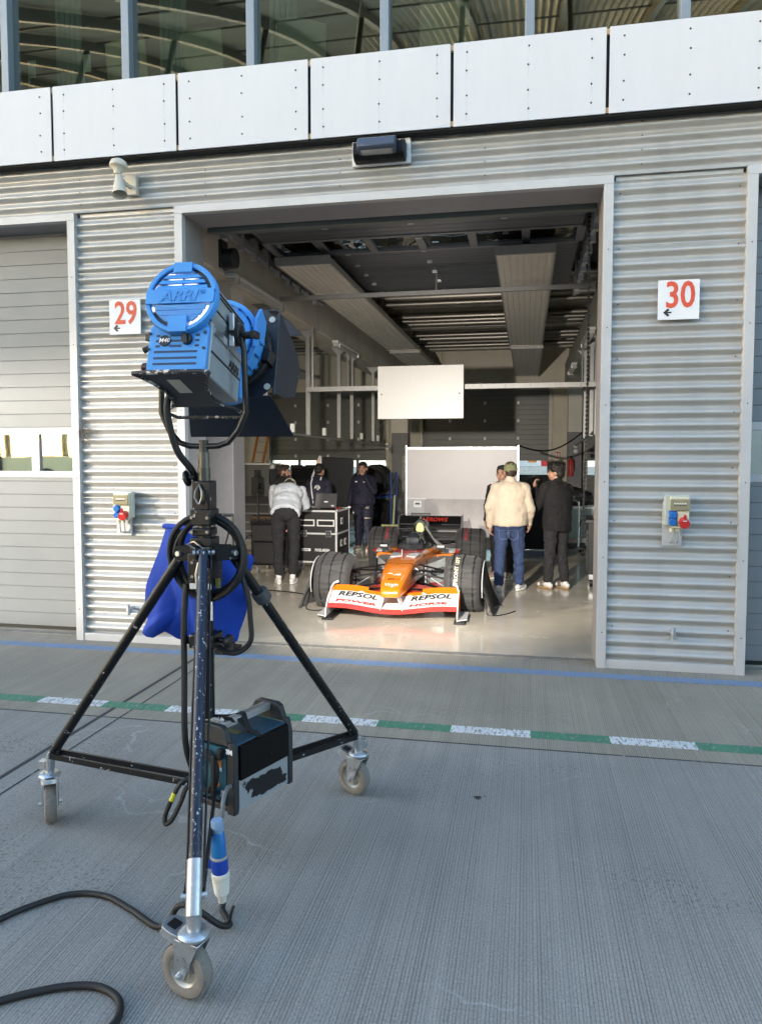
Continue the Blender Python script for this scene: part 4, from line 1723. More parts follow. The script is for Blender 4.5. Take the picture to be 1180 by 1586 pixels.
heads = {}
for nm, ang in (('front', -14), ('left', 126), ('right', -24)):
    fp = feet[nm].copy()
    M = Matrix.Rotation(R(ang), 4, 'Z')
    heads[nm] = caster_parts(stand, fp - (M @ V((.0, 0, 0))), ang)
tops = dict(front=V((.022, -.062, 1.345)), left=V((-.095, -.01, 1.335)), right=V((.098, .045, 1.335)))
for nm in ('front', 'left', 'right'):
    t_, hd_ = tops[nm], heads[nm]
    d = V((hd_.x, hd_.y, 0)).normalized()
    foot = hd_ + V((0, 0, .09)) - d * .012
    low = hd_ + V((0, 0, .105)) - d * .03
    mb = MB()
    q = (low - t_).normalized()
    mb.cyl(t_, low, .0215 if nm == 'front' else .0225, seg=14)
    mb.build('leg', NVY if nm == 'front' else SBLK, stand)
    mb = MB()
    fr = frame(hd_, (0, 0, 1), (d.x, d.y, 0.01))
    if nm == 'front':
        mb.tube([low - q * .10, low + q * .07], .0265, 14)
        mb.tube([low + q * .04, V((hd_.x, hd_.y, hd_.z - .004))], [.026, .022], 14)
    else:
        mb.tube([low + q * -.015, low + q * .03, hd_ + V((0, 0, .0))], [.022, .0225, .021], 14)
        mb.cbox(tuple(hd_ + d * .035 + V((0, 0, .035))), (.035, .035, .04))
    mb.build('foot_sleeve', mat('sleeve_zinc', (.50, .51, .52), .35, .8, var=.15, vs=35), stand, bevel=.002)
    # hinge bracket at the column
    mb = MB()
    sd = d.cross(V((0, 0, 1)))
    for s_ in (1, -1):
        a = V((0, 0, t_.z)) + sd * s_ * .028
        b = t_ + sd * s_ * .028 + d * .02
        vs = [a + V((0, 0, -.035)), b + V((0, 0, -.03)), b + V((0, 0, .03)), a + V((0, 0, .035))]
        vs2 = [p + sd * .005 * s_ for p in vs]
        mb.add(vs + vs2, [(0, 1, 2, 3), (7, 6, 5, 4), (0, 4, 5, 1), (1, 5, 6, 2), (2, 6, 7, 3), (3, 7, 4, 0)])
    mb.cyl(t_ - sd * .045, t_ + sd * .045, .011, seg=12, mi=1)
    mb.build('hinge', [SBLK, ZINC], stand)
    # double brace
    a = d * (.10 if nm == 'left' else .05) + V((0, 0, .325))
    b = low + V((0, 0, -.01))
    mb = MB()
    for s_ in (1, -1):
        p0, p1 = a + sd * s_ * .033, b + sd * s_ * .028
        up = V((0, 0, .013))
        sw = sd * .006
        vs = [p0 - up - sw, p0 - up + sw, p0 + up + sw, p0 + up - sw, p1 - up - sw, p1 - up + sw, p1 + up + sw, p1 + up - sw]
        mb.add(vs, [(0, 1, 2, 3), (7, 6, 5, 4), (0, 4, 5, 1), (1, 5, 6, 2), (2, 6, 7, 3), (3, 7, 4, 0)])
    mb.cyl(b - sd * .042, b + sd * .042, .010, seg=10, mi=1)
    if nm != 'front':
        mb.build('brace', [SBLK, ZINC], stand)
    else:
        mb.build('brace', [SBLK, ZINC], stand)
# grey cable clip ring on the right leg
t_, hd_ = tops['right'], heads['right']
p = t_.lerp(hd_ + V((0, 0, .1)), .21)
q = (hd_ + V((0, 0, .1)) - t_).normalized()
mb = MB()
mb.tube([p - q * .028, p + q * .028], .038, 18)
mb.build('leg_clip', mat('clip_grey', (.045, .05, .055), .5), stand, bevel=.004)
# cable ties running down the front leg
mb = MB()
t_, hd_ = tops['front'], heads['front']
a, b = t_.lerp(hd_, .10), t_.lerp(hd_, .93)
for s_ in (1, -1):
    mb.tube([a + V((.026 * s_, .01, 0)), a.lerp(b, .5) + V((.034 * s_, .01, 0)), b + V((.030 * s_, 0, .02))], .0045, 6)
mb.build('guy_wire', RUBBER, stand)


# ------------------------------------------------------------------ things hung on the stand
def smooth_pts(pts, n=6):
    """Catmull-Rom through the points"""
    pts = [V(p) for p in pts]
    out = []
    for i in range(len(pts) - 1):
        p0 = pts[max(i - 1, 0)]
        p1, p2 = pts[i], pts[i + 1]
        p3 = pts[min(i + 2, len(pts) - 1)]
        for k in range(n):
            t = k / n
            out.append(.5 * ((2 * p1) + (p2 - p0) * t + (2 * p0 - 5 * p1 + 4 * p2 - p3) * t * t + (3 * p1 - p0 - 3 * p2 + p3) * t ** 3))
    out.append(pts[-1])
    return out


# blue cloth bag
CLOTH = mat('blue_cloth', (.003, .05, .42), .7, var=.12, vs=9, bump=.2, bs=420)
t = thing('blue_rain_cover', 'bright blue cloth rain cover hanging bunched behind the lamp stand', 'rain cover', (SX, SY, 0))
outl = [(-0.285, 1.435), (-0.335, 1.321), (-0.39, 1.183), (-0.405, 1.107), (-0.403, 1.031), (-0.387, 0.98), (-0.415, 0.921), (-0.356, 0.899), (-0.304, 0.929), (-0.246, 0.892), (-0.15, 0.882), (-0.023, 0.888), (0.046, 0.895), (0.062, 0.946), (0.098, 1.037), (0.108, 1.132), (0.105, 1.185), (0.134, 1.282), (0.107, 1.302), (0.014, 1.329), (-0.142, 1.385), (-0.211, 1.431)]
outl = [(p.x, p.y) for p in smooth_pts([(a, b, 0) for a, b in outl + outl[:1]], 2)][:-1]
oc = V((-.14, 1.12))
def bagsurf(side):
    def fn(u, v):
        # v 0 centre -> 1 rim ; u around
        n = len(outl)
        f = u * n
        i = int(f) % n
        w_ = f - int(f)
        p = V(outl[i]).lerp(V(outl[(i + 1) % n]), w_)
        q = oc.lerp(p, v)
        bul = (1 - v ** 2.4) * .085
        ns = V((q.x, q.y * .45, 0))
        fold = .040 * math.sin(15 * q.x + 5 * q.y + 3 * noise.noise(ns * 4)) + .055 * noise.noise(V((q.x * 6, q.y * 1.8, 1.7))) + .013 * noise.noise(V((q.x * 16, q.y * 6, 4))) + .05 * (.5 - abs(noise.noise(V((q.x * 5 + q.y * 1.5, q.y * 1.6 - q.x, 9.3))))) + .028 * (.5 - abs(noise.noise(V((q.x * 9 - q.y * 3, q.y * 4, 2.3)))))
        y = .20 + side * bul + fold * (1 - .55 * v)
        y = max(y, .085)
        return (q.x, y, q.y)
    return fn
mb = MB()
mb.sheet(bagsurf(-1), 160, 34)
mb.sheet(bagsurf(1), 80, 14)
mb.build('cover', CLOTH, t, smooth=80)
mb = MB()
pp = smooth_pts([(-.27, .16, 1.43), (-.20, .10, 1.435), (-.1, .05, 1.43), (-.02, .04, 1.40)], 5)
mb.tube(pp, .012, 8)
mb.build('drawstring', CLOTH, t)

# coil of black cable + the head cable
mb = MB()
cz, cx_ = 1.325, -.012
pts = []
turns = 5
for k in range(turns * 36 + 1):
    a = -PI / 2 + 2 * PI * k / 36
    tn = k / 36
    rx = .165 + .017 * math.sin(tn * 2.3) - .006 * (tn % 2)
    rz = .172 + .014 * math.sin(tn * 1.7 + 1)
    pts.append((cx_ + rx * math.cos(a) + .012 * math.sin(tn * 1.1), .045 + .016 * (tn - 2) + .012 * math.sin(a * 2 + tn), cz - .012 + rz * math.sin(a)))
mb.tube(pts, .0125, 9)
hc = smooth_pts([(-.10, -.05, 2.045), (-.125, -.08, 1.95), (-.10, -.05, 1.78), (-.055, .01, 1.68), (-.05, .045, 1.60), (-.055, .05, 1.50), (-.10, .05, 1.46)], 6)
mb.tube(hc, .015, 10)
tail = smooth_pts([(.115, .06, 1.30), (.17, .05, 1.15), (.185, .04, 1.05), (.19, .03, .955), (.14, .02, .905), (.09, .01, .905), (.055, 0, .93)], 6)
mb.tube(tail, .0115, 9)
hang = smooth_pts([(-.085, -.01, 1.20), (-.088, -.03, 1.05), (-.085, -.04, .8), (-.082, -.05, .55), (-.075, -.02, .42), (-.06, .02, .34)], 6)
mb.tube(hang, .0135, 9)
mb.v = [(p[0] + SX, p[1] + SY, p[2]) for p in mb.v]
tag(mb.build('cable_coil', RUBBER), 'coil of thick black cable hung on the lamp stand below the lamp', 'cable coil')

# ballast
BTEAL = mat('ballast_teal', (.012, .052, .085), .42, .1, var=.12, vs=6, chip=((.2, .25, .27), .12, 30))
BGREY = mat('ballast_dark_grey', (.018, .019, .021), .55, var=.12, chip=((.3, .3, .3), .14, 36))
bal = thing('power_ballast', 'teal and black power ballast with silver carrying bar strapped low on the lamp stand', 'ballast', (-1.176, 2.829, .241), -21)
bal.scale = (.92, .92, .92)
# local: x across the narrow end (negative = away to the left), y along the long side
Wd, Ld, Hd = .285, .40, .335
mb = MB()
mb.box((-Wd + .012, .02, .03), (-.012, Ld - .02, Hd - .015))
mb.build('body', BTEAL, bal, bevel=.012)
for y0, y1 in ((-.012, .022), (Ld - .022, Ld + .012)):
    mb = MB()
    for x0 in (-.045, -Wd):
        pl = [(x0, 0), (x0 + .045, 0), (x0 + .045, Hd - .07), (x0 + .028, Hd), (x0 + .012, Hd), (x0, Hd - .04)]
        mb.prism(pl, y0, y1, 'y')
    mb.prism([(-Wd + .02, Hd - .02), (-.03, Hd - .02), (-.06, Hd + .055), (-.085, Hd + .068), (-Wd + .085, Hd + .068), (-Wd + .06, Hd + .055)], y0, y1, 'y')
    mb.prism([(-Wd + .02, .01), (-.02, .01), (-.02, .04), (-Wd + .02, .04)], y0 + .004, y1 - .004, 'y')
    mb.build('end_frame', BGREY, bal, bevel=.006)
mb = MB()
mb.box((-Wd / 2 - .026, .015, Hd + .028), (-Wd / 2 + .026, Ld - .01, Hd + .058))
mb.box((-Wd / 2 - .005, .012, Hd + .0575), (-Wd / 2 + .005, Ld - .008, Hd + .0595), 1)
mb.build('carry_bar', [ALU, STEEL], bal, bevel=.004)
# long side: ribbed black heat sink above, worn silver sheet below
mb = MB()
n = 60
mb.box((-.012, .03, .155), (-.004, Ld - .03, Hd - .02), 0)
for k in range(n):
    yy = .03 + (Ld - .06) * k / n
    mb.box((-.004, yy, .155), (.006, yy + .0035, Hd - .022), 0)
mb.build('heat_sink', mat('heat_sink_black', (.005, .005, .006), .35, .3, var=.25, chip=((.4, .4, .4), .10, 50)), bal)


def flake_mat():
    m = bpy.data.materials.new('flaked_sticker')
    m.use_nodes = True
    N = m.node_tree.nodes
    L = m.node_tree.links
    b = N['Principled BSDF']
    b.inputs['Roughness'].default_value = .35
    tc = N.new('ShaderNodeTexCoord')
    nz = N.new('ShaderNodeTexNoise')
    nz.inputs['Scale'].default_value = 11
    nz.inputs['Detail'].default_value = 9
    nz.inputs['Roughness'].default_value = .62
    L.new(tc.outputs['Object'], nz.inputs['Vector'])
    sp = N.new('ShaderNodeSeparateXYZ')
    L.new(tc.outputs['Object'], sp.inputs[0])

    def math_(op, a, b_):
        q = N.new('ShaderNodeMath')
        q.operation = op
        for i, v_ in enumerate((a, b_)):
            if isinstance(v_, (int, float)):
                q.inputs[i].default_value = v_
            else:
                L.new(v_, q.inputs[i])
        return q.outputs[0]
    dy = math_('ABSOLUTE', math_('SUBTRACT', sp.outputs['Y'], .215), 0)
    dz = math_('ABSOLUTE', math_('SUBTRACT', sp.outputs['Z'], .082), 0)
    e = math_('MAXIMUM', math_('MULTIPLY', dy, 1 / .165), math_('MULTIPLY', dz, 1 / .058))
    f = math_('ADD', math_('MULTIPLY', e, .62), math_('MULTIPLY', nz.outputs['Fac'], .95))
    g_ = math_('LESS_THAN', f, .98)
    mx = N.new('ShaderNodeMix')
    mx.data_type = 'RGBA'
    L.new(g_, mx.inputs[0])
    mx.inputs[6].default_value = (.27, .28, .29, 1)
    mx.inputs[7].default_value = (.005, .006, .007, 1)
    L.new(mx.outputs[2], b.inputs['Base Color'])
    return m


mb = MB()
mb.box((-.012, .025, .015), (-.002, Ld - .03, .155))
mb.build('side_sheet', flake_mat(), bal)
# near end: cable coil, labels, strap
mb = MB()
mb.box((-Wd + .05, -.010, .06), (-.05, .004, Hd - .03))
mb.build('end_panel', mat('ballast_panel', (.02, .09, .125), .4, var=.1), bal)
mb = MB()
mb.box((-.115, -.0125, .215), (-.075, -.0105, .255), 0)
mb.box((-.115, -.0125, .195), (-.075, -.0105, .212), 1)
mb.ell((-.10, -.012, .13), (.010, .004, .014), 0)
mb.box((-.085, -.0125, .075), (-.05, -.0105, .110), 2)
mb.build('end_label', [mat('label_orange', (.7, .22, .04), .5), WINK, mat('label_dark', (.02, .03, .04), .4)], bal)
mb = MB()
mb.text('EB', .022, Matrix.Translation((-.068, -.0132, .098)) @ rotm(90, 0, 0), 0, bold=.02)
mb.build('lettering', WINK, bal)
mb = MB()
mb.text('3M', .030, Matrix.Translation((-.026, -.0138, Hd - .04)) @ rotm(90, 0, 0), 0, bold=.05)
mb.build('lettering', WINK, bal)
mb = MB()
mb.text('ARRI', .016, Matrix.Translation((-.068, -.0132, .082)) @ rotm(90, 0, 0), 0, bold=.02)
mb.build('lettering', WINK, bal)
mb = MB()
for k in range(4):
    pts = [(-.155 + (.075 - .004 * k) * math.cos(a), -.030 - .006 * k + .004 * math.sin(2 * a), .185 + (.098 - .006 * k) * math.sin(a)) for a in [2 * PI * j / 28 for j in range(28)]]
    mb.tube(pts, .007, 7, closed=True)
mb.build('cable_loop', RUBBER, bal)
mb = MB()
mb.box((-.098, -.060, .07), (-.078, -.045, .28))
mb.box((-.075, -.045, .26), (-.055, -.015, .31), 0)
mb.build('strap', BLACK, bal, bevel=.003)
mb = MB()
pts = smooth_pts([(-.06, .16, Hd - .01), (-.09, .17, Hd + .03), (-Wd / 2 + .01, .19, Hd + .064), (-Wd / 2 - .03, .18, Hd + .05), (-.2, .14, Hd + .05), (-.27, .07, Hd + .06)], 5)
for d in (-.012, -.006, 0, .006, .012):
    mb.tube([p + V((0, d, 0)) for p in pts], .0042, 6)
pts = smooth_pts([(-.002, .175, Hd - .03), (-.02, .17, Hd - .008), (-.08, .16, Hd + .01), (-Wd / 2 + .02, .15, Hd + .055)], 5)
for d in (-.008, 0, .008):
    mb.tube([p + V((0, d, 0)) for p in pts], .0042, 6)
# printed strap towards the column
mb.sheet(lambda u, v: (-.10 - .17 * u, .085 + .02 * v - .05 * u, Hd + .075 + .01 * u - .028 * v), 8, 2, 0, None, .004)
mb.build('tie_strap', BLACK, bal)
mb = MB()
mb.text('ks-rental.de', .022, Matrix.Translation((-.185, .056, Hd + .067)) @ rotm(80, 0, 16), 0, bold=.02, sx=.95)
mb.build('lettering', WINK, bal)
mb = MB()
mb.box((-.20, .12, Hd - .0145), (-.10, .16, Hd - .0135))
mb.build('top_label', mat('label_olive', (.13, .14, .05), .5), bal)
# output cable loop with yellow tape
mb = MB()
lp = smooth_pts([(-.275, -.02, .115), (-.30, -.055, .10), (-.335, -.08, .02), (-.355, -.10, -.05), (-.345, -.105, -.085), (-.315, -.09, -.055), (-.29, -.06, .02), (-.275, -.04, .08), (-.265, .02, .10)], 7)
mb.tube(lp, .0115, 9)
mb.cyl((-.262, .0, .118), (-.285, -.03, .108), .018, seg=12)
k = 11
mb.tube([lp[k], lp[k + 1], lp[k + 2], lp[k + 3]], .0125, 10, 1)
mb.build('output_cable', [RUBBER, mat('tape_yellow', (.55, .52, .04), .5)], bal)

# blue industrial plug hanging from the ballast
t = thing('power_plug', 'blue and white industrial plug dangling under the ballast', 'plug', (-1.165, 2.585, .0))
mb = MB()
PB = mat('plug_grey_blue', (.20, .32, .48), .4, var=.05)
z = .34
mb.lathe([(.017, 0), (.019, .004), (.019, .040), (.017, .046)], 24, 0, Matrix.Translation((0, 0, .292)))
mb.build('cap_ring', PB, t)
mb = MB()
mb.lathe([(.0215, 0), (.0225, .006), (.0225, .062), (.021, .066), (.021, .086), (.0185, .092)], 24, 0, Matrix.Translation((0, 0, .205)))
mb.build('socket_body', mat('plug_blue', (.012, .15, .42), .35, var=.06), t)
mb = MB()
mb.lathe([(.0255, 0), (.0265, .004), (.0265, .052), (.0255, .056)], 24, 0, Matrix.Translation((0, 0, .148)))
mb.box((-.038, -.008, .16), (-.02, .008, .19), 0)
mb.build('plug_shroud', mat('plug_deep_blue', (.008, .045, .34), .28, var=.06, coat=.3), t)
mb = MB()
mb.lathe([(.0265, .0), (.028, .002), (.028, .007), (.0265, .009)], 24, 0, Matrix.Translation((0, 0, .199)))
mb.build('seal', mat('seal_grey', (.3, .3, .3), .6), t)
mb = MB()
mb.lathe([(.0125, 0), (.0135, .008), (.0145, .024), (.0215, .030), (.0235, .055), (.027, .09), (.0285, .094), (.0285, .108), (.026, .112)], 28, 0, Matrix.Translation((0, 0, .036)))
for k in range(9):
    mb.lathe([(.0222 + .0005 * k, 0), (.0235 + .0005 * k, .0015), (.0222 + .0005 * k, .003)], 24, 0, Matrix.Translation((0, 0, .070 + .0065 * k)), caps=False)
mb.build('plug_grip', mat('plug_white', (.62, .60, .53), .5, var=.07, vs=30), t)
t.rotation_euler = (R(3), R(-2), 0)
t.location = (-1.128, 2.575, -.005)
t.scale = (1.22, 1.22, 1.1)
# cables
mb = MB()
mb.tube(smooth_pts([(-1.232, 3.05, .20), (-1.205, 2.98, .17), (-1.16, 2.72, .345), (-1.152, 2.60, .345), (-1.15, 2.585, .33)], 8)[0:1] + smooth_pts([(-1.20, 2.86, .36), (-1.19, 2.80, .38), (-1.15, 2.68, .43), (-1.131, 2.595, .42), (-1.130, 2.585, .36)], 8), .0085, 8)
tag(mb.build('plug_lead', mat('lead_grey', (.13, .14, .15), .5)), 'grey lead from the ballast down into the blue plug', 'cable')
mb = MB()
g1 = smooth_pts([(-2.6, 2.30, .012), (-2.25, 2.26, .012), (-1.99, 2.27, .012), (-1.87, 2.42, .013), (-1.76, 2.53, .013), (-1.62, 2.55, .013), (-1.47, 2.49, .013), (-1.34, 2.42, .014), (-1.295, 2.41, .02), (-1.26, 2.41, .055), (-1.235, 2.41, .10), (-1.19, 2.40, .12), (-1.14, 2.40, .10), (-1.08, 2.43, .04), (-1.058, 2.47, .016), (-1.085, 2.51, .014), (-1.12, 2.55, .016), (-1.126, 2.57, .028), (-1.128, 2.573, .04)], 8)
mb.tube(g1, .0115, 10)
mb.tube(smooth_pts([(-1.065, 2.46, .03), (-1.05, 2.455, .045), (-1.043, 2.45, .075), (-1.035, 2.46, .10)], 4), [.006] * 12 + [.003], 6)
tag(mb.build('supply_cable', RUBBER), 'black cable snaking over the concrete and across the front caster to the blue plug', 'cable')
mb = MB()
g2 = smooth_pts([(-2.4, 1.82, .013), (-1.95, 1.86, .013), (-1.72, 1.92, .013), (-1.56, 2.02, .013), (-1.46, 2.07, .014), (-1.36, 2.09, .014), (-1.27, 2.06, .014), (-1.225, 2.00, .014), (-1.22, 1.93, .014), (-1.26, 1.84, .013), (-1.4, 1.7, .013), (-1.7, 1.55, .013)], 8)
mb.tube(g2, .0125, 10)
tag(mb.build('loop_cable', RUBBER), 'black cable bending in a loop in the near corner of the concrete', 'cable')
# black tube frame standing by the door jamb
mb = MB()
x0, y0 = -2.56, 6.12
A = [(-.17, 0, 1.235), (.0, 0, 1.235), (-.02, 0, .62)]
mb.tube([(x0 - .16, y0, 1.225), (x0 + .02, y0, 1.225)], .014, 8)
mb.tube([(x0 + .015, y0, 1.225), (x0 + .015, y0 + .01, .55)], .012, 8)
mb.tube([(x0 + .012, y0, 1.2), (x0 - .07, y0 + .02, .95), (x0 - .10, y0 + .02, .55)], .011, 8)
mb.tube([(x0 - .16, y0, 1.225), (x0 - .16, y0 + .02, .03)], .012, 8)
mb.tube([(x0 - .18, y0, .56), (x0 + .03, y0, .56)], .014, 8)
mb.box((x0 - .2, y0 - .15, .012), (x0 + .04, y0 + .12, .04))
mb.tube([(x0 + .015, y0, .56), (x0 + .015, y0, .03)], .012, 8)
tag(mb.build('tube_frame', SBLK), 'black tubular frame standing in the doorway behind the blue cloth', 'frame')
# ------------------------------------------------------------------ racing car
ORANGE = mat('car_orange', (.66, .175, .008), .28, var=.04, vs=2, coat=.6)
CWHITE = mat('car_white', (.62, .62, .61), .3, var=.03, vs=3, coat=.5)
CRED = mat('car_red', (.62, .035, .025), .3, var=.05, coat=.5)
CARB = mat('carbon', (.007, .007, .008), .35, var=.2, vs=30, coat=.3)
COVER = mat('cover_fabric', (.048, .046, .045), .75, var=.14, vs=10, bump=.12, bs=300, sheen=.1)
SEAM = mat('seam_black', (.006, .006, .0065), .7, var=.1)
CREAMI = mat('cream_ink', (.72, .66, .48), .5, var=0)

car = thing('racing_car', 'orange and white open-wheel racing car with covered tyres standing in the garage', 'racing car', (-1.405, 8.28, 0), 1.6)
CARM = CWHITE


def wavy(name, top, bot, axis_z0, slope, amp, freq, yref=0.):
    """two colours split by a wavy painted line in object space: z > z0 + slope*(y-yref) + amp*sin(freq*x)"""
    m = bpy.data.materials.new(name)
    m.use_nodes = True
    N = m.node_tree.nodes
    L = m.node_tree.links
    b = N['Principled BSDF']
    b.inputs['Roughness'].default_value = .3
    b.inputs['Coat Weight'].default_value = .5
    tc = N.new('ShaderNodeTexCoord')
    sp = N.new('ShaderNodeSeparateXYZ')
    L.new(tc.outputs['Object'], sp.inputs[0])

    def mt(op, a, c):
        q = N.new('ShaderNodeMath')
        q.operation = op
        for i, v_ in enumerate((a, c)):
            if isinstance(v_, (int, float)):
                q.inputs[i].default_value = v_
            else:
                L.new(v_, q.inputs[i])
        return q.outputs[0]
    wv = mt('MULTIPLY', mt('SINE', mt('MULTIPLY', sp.outputs['X'], freq), 0), amp)
    lim = mt('ADD', mt('ADD', wv, axis_z0), mt('MULTIPLY', mt('SUBTRACT', sp.outputs['Y'], yref), slope))
    f = mt('GREATER_THAN', sp.outputs['Z'], lim)
    mx = N.new('ShaderNodeMix')
    mx.data_type = 'RGBA'
    L.new(f, mx.inputs[0])
    mx.inputs[6].default_value = (*bot, 1)
    mx.inputs[7].default_value = (*top, 1)
    L.new(mx.outputs[2], b.inputs['Base Color'])
    return m


def sring(y, hw, zt, zb, n=40, ex=5.5, x0=0.):
    pts = []
    for k in range(n):
        a = 2 * PI * k / n
        c, s_ = math.cos(a), math.sin(a)
        pts.append((x0 + hw * math.copysign(abs(c) ** (2 / ex), c), y, (zt + zb) / 2 + (zt - zb) / 2 * math.copysign(abs(s_) ** (2 / ex), s_)))
    return pts


# monocoque with the high nose
NOSE = wavy('nose_paint', (.66, .175, .008), (.62, .62, .61), .318, .115, .010, 44)
secs = [(-.80, .086, .325, .275), (-.785, .100, .345, .268), (-.72, .112, .378, .262), (-.55, .134, .440, .262), (-.35, .155, .497, .262), (-.1, .172, .537, .267), (.2, .185, .555, .262), (.5, .203, .562, .25), (.75, .215, .562, .22), (.95, .245, .560, .16), (1.2, .275, .545, .10), (1.5, .30, .53, .05), (1.9, .32, .50, .04)]
mb = MB()
rings = [sring(y, hw, zt, zb) for (y, hw, zt, zb) in secs]
def mf(i, k):
    if i >= 6 and 6 <= k <= 14:
        return 1
    return 0
mb.loft(rings, 0, mif=mf)
# soft ridge of the cockpit surround
mb.build('monocoque', [NOSE, wavy('deck_paint', (.62, .035, .025), (.62, .62, .61), .545, 0, .01, 38)], car, smooth=50)
# nose edge lines and antenna
mb = MB()
for s_ in (1, -1):
    mb.tube([(s_ * .098, -.62, .432), (s_ * .115, -.35, .478), (s_ * .135, -.1, .52), (s_ * .16, .2, .540)], .0035, 6)
mb.cyl((-.03, .35, .55), (-.03, .35, .63), .005, seg=6)
mb.build('edge_line', CWHITE, car)


mb = MB()
for yg in (-.12, .62):
    hw_, zt_ = (.170, .536) if yg < 0 else (.208, .5645)
    mb.tube([(-hw_ * .97, yg, zt_ - .10), (-hw_ * .985, yg, zt_ - .03), (-hw_ * .90, yg, zt_ - .002), (hw_ * .90, yg, zt_ - .002), (hw_ * .985, yg, zt_ - .03), (hw_ * .97, yg, zt_ - .10)], .0028, 5)
mb.build('panel_gap', INK, car)
mb = MB()
for s_ in (1, -1):
    mb.prism([(s_ * .03, .30), (s_ * .15, .22), (s_ * .185, .48), (s_ * .16, .60), (s_ * .07, .55)], .5545, .566, 'z')
mb.build('white_flash', CWHITE, car)


def on_nose(s, size, y, shear=0, bold=.012, sx=1., x=0.):
    """lettering that lies on the sloping top of the nose"""
    def topz(yy):
        for (a, b) in zip(secs[:-1], secs[1:]):
            if a[0] <= yy <= b[0]:
                u = (yy - a[0]) / (b[0] - a[0])
                return a[2] + (b[2] - a[2]) * u
        return .3
    def hw(yy):
        for (a, b) in zip(secs[:-1], secs[1:]):
            if a[0] <= yy <= b[0]:
                u = (yy - a[0]) / (b[0] - a[0])
                return a[1] + (b[1] - a[1]) * u
        return .08
    def fn(p):
        yy = y + p.y
        xx = x + p.x
        q = min(.98, abs(xx) / hw(yy))
        z0 = topz(yy)
        return V((xx, yy, z0 + .004 + p.z - (z0 - .2) * .10 * q ** 6))
    mb.text(s, size, None, 0, bold=bold, shear=shear, extrude=.0008, sx=sx, fn=fn)


mb = MB()
on_nose('Virgin', .080, -.695, .2, .012, .80)
# winged emblem: two swooping strokes
for (x0, x1, yy, hh) in ((-.085, .0, -.46, .030), (-.01, .085, -.475, .022)):
    def topz2(q):
        return .432 + (q + .55) * .29 + .004
    pts = [(x0 + (x1 - x0) * u, yy + hh * math.sin(PI * u) - .02 * u) for u in [j / 8 for j in range(9)]]
    mb.tube([(a, b, topz2(b)) for a, b in pts], [.002 + .006 * math.sin(PI * j / 8) for j in range(9)], 6)
on_nose('AS', .055, -.475, .25, .03, 1.1, .035)
mb.build('lettering', CWHITE, car)
mb = MB()
on_nose('IPX', .040, -.585, .25, .02, 1.3, -.02)
mb.build('lettering', INK, car)
mb = MB()
on_nose('A', .022, -.18, .2, .02, 1.2, 0)
mb.build('lettering', INK, car)
mb = MB()
on_nose('-4', .036, -.587, .25, .03, 1.1, .052)
mb.build('lettering', CRED, car)


def on_side(mbx, s, size, y, z, side, bold=.02, shear=0, sx=1., xoff=.003):
    """lettering on the flank of the monocoque"""
    def fn(p):
        yy = y + p.x * side
        h_ = None
        for (a, b) in zip(secs[:-1], secs[1:]):
            if a[0] <= yy <= b[0]:
                u = (yy - a[0]) / (b[0] - a[0])
                h_ = a[1] + (b[1] - a[1]) * u
        return V((side * ((h_ or .2) + xoff), yy, z + p.y))
    mbx.text(s, size, None, 0, bold=bold, shear=shear, extrude=.0, sx=sx, fn=fn)


mb = MB()
on_side(mb, 'PIAA', .105, -.12, .415, 1, .03, .1, 1.25)
mb.build('lettering', INK, car)
mb = MB()
on_side(mb, 'PIAA', .105, -.12, .415, -1, .03, .1, 1.25)
mb.build('lettering', INK, car)

# front wing
LE, yt = -.70, -.36
def wz(x):
    """height of the wing floor: dropped middle"""
    a = abs(x)
    u = max(0, min(1, (a - .05) / .50))
    return .085 + .045 * (3 * u * u - 2 * u ** 3)
def wing_sheet(y0, y1, z0, z1, x0, x1, mats, name, curve=.02, sweep=.0, nu=44, th=.008):
    mbx = MB()
    def fn(u, v):
        x = x0 + (x1 - x0) * u
        y = y0 + (y1 - y0) * v - sweep * (1 - min(1, abs(x) / .5)) * .045
        z = wz(x) + z0 + (z1 - z0) * v + curve * (v * v - v)
        return (x, y, z)
    mbx.sheet(fn, nu, 6, 0, None, th)
    return mbx.build(name, mats, car, smooth=60)


W = .69
RW = wavy('wing_lip_paint', (.62, .62, .61), (.62, .035, .025), .0, 0, .0, 1)
fw_ = thing  # (keeps the name short below)
mb = MB()
def lip(u, v):
    x = -W + 2 * W * u
    y = LE - .035 * (1 - min(1, abs(x) / .55)) + .035 * v
    z = wz(x) + .040 * v + (.0 if v < .5 else 0)
    return (x, y, z)
mb.sheet(lip, 44, 4, 0, None, .010)
mb.build('wing_lip', CRED, car, smooth=60)
wing_sheet(LE + .036, LE + .13, .041, .078, -W, W, CWHITE, 'wing_main_plane', .01, .8)
wing_sheet(LE + .150, LE + .26, .074, .135, -W, W, CWHITE, 'wing_flap', .015, .8)
WF = wavy('wing_flap_paint', (.66, .175, .008), (.62, .62, .61), .252, .0, .011, 46)
for s_ in (1, -1):
    a, b = sorted((s_ * .30, s_ * W))
    wing_sheet(LE + .262, yt, .136, .188, a, b, WF, 'wing_flap', .01, .0, 24)
    a, b = sorted((s_ * .05, s_ * .30))
    wing_sheet(LE + .262, yt - .03, .136, .160, a, b, wavy('wing_inner_paint', (.66, .175, .008), (.62, .62, .61), .225, 0, .008, 46), 'wing_flap', .01, .0, 12)
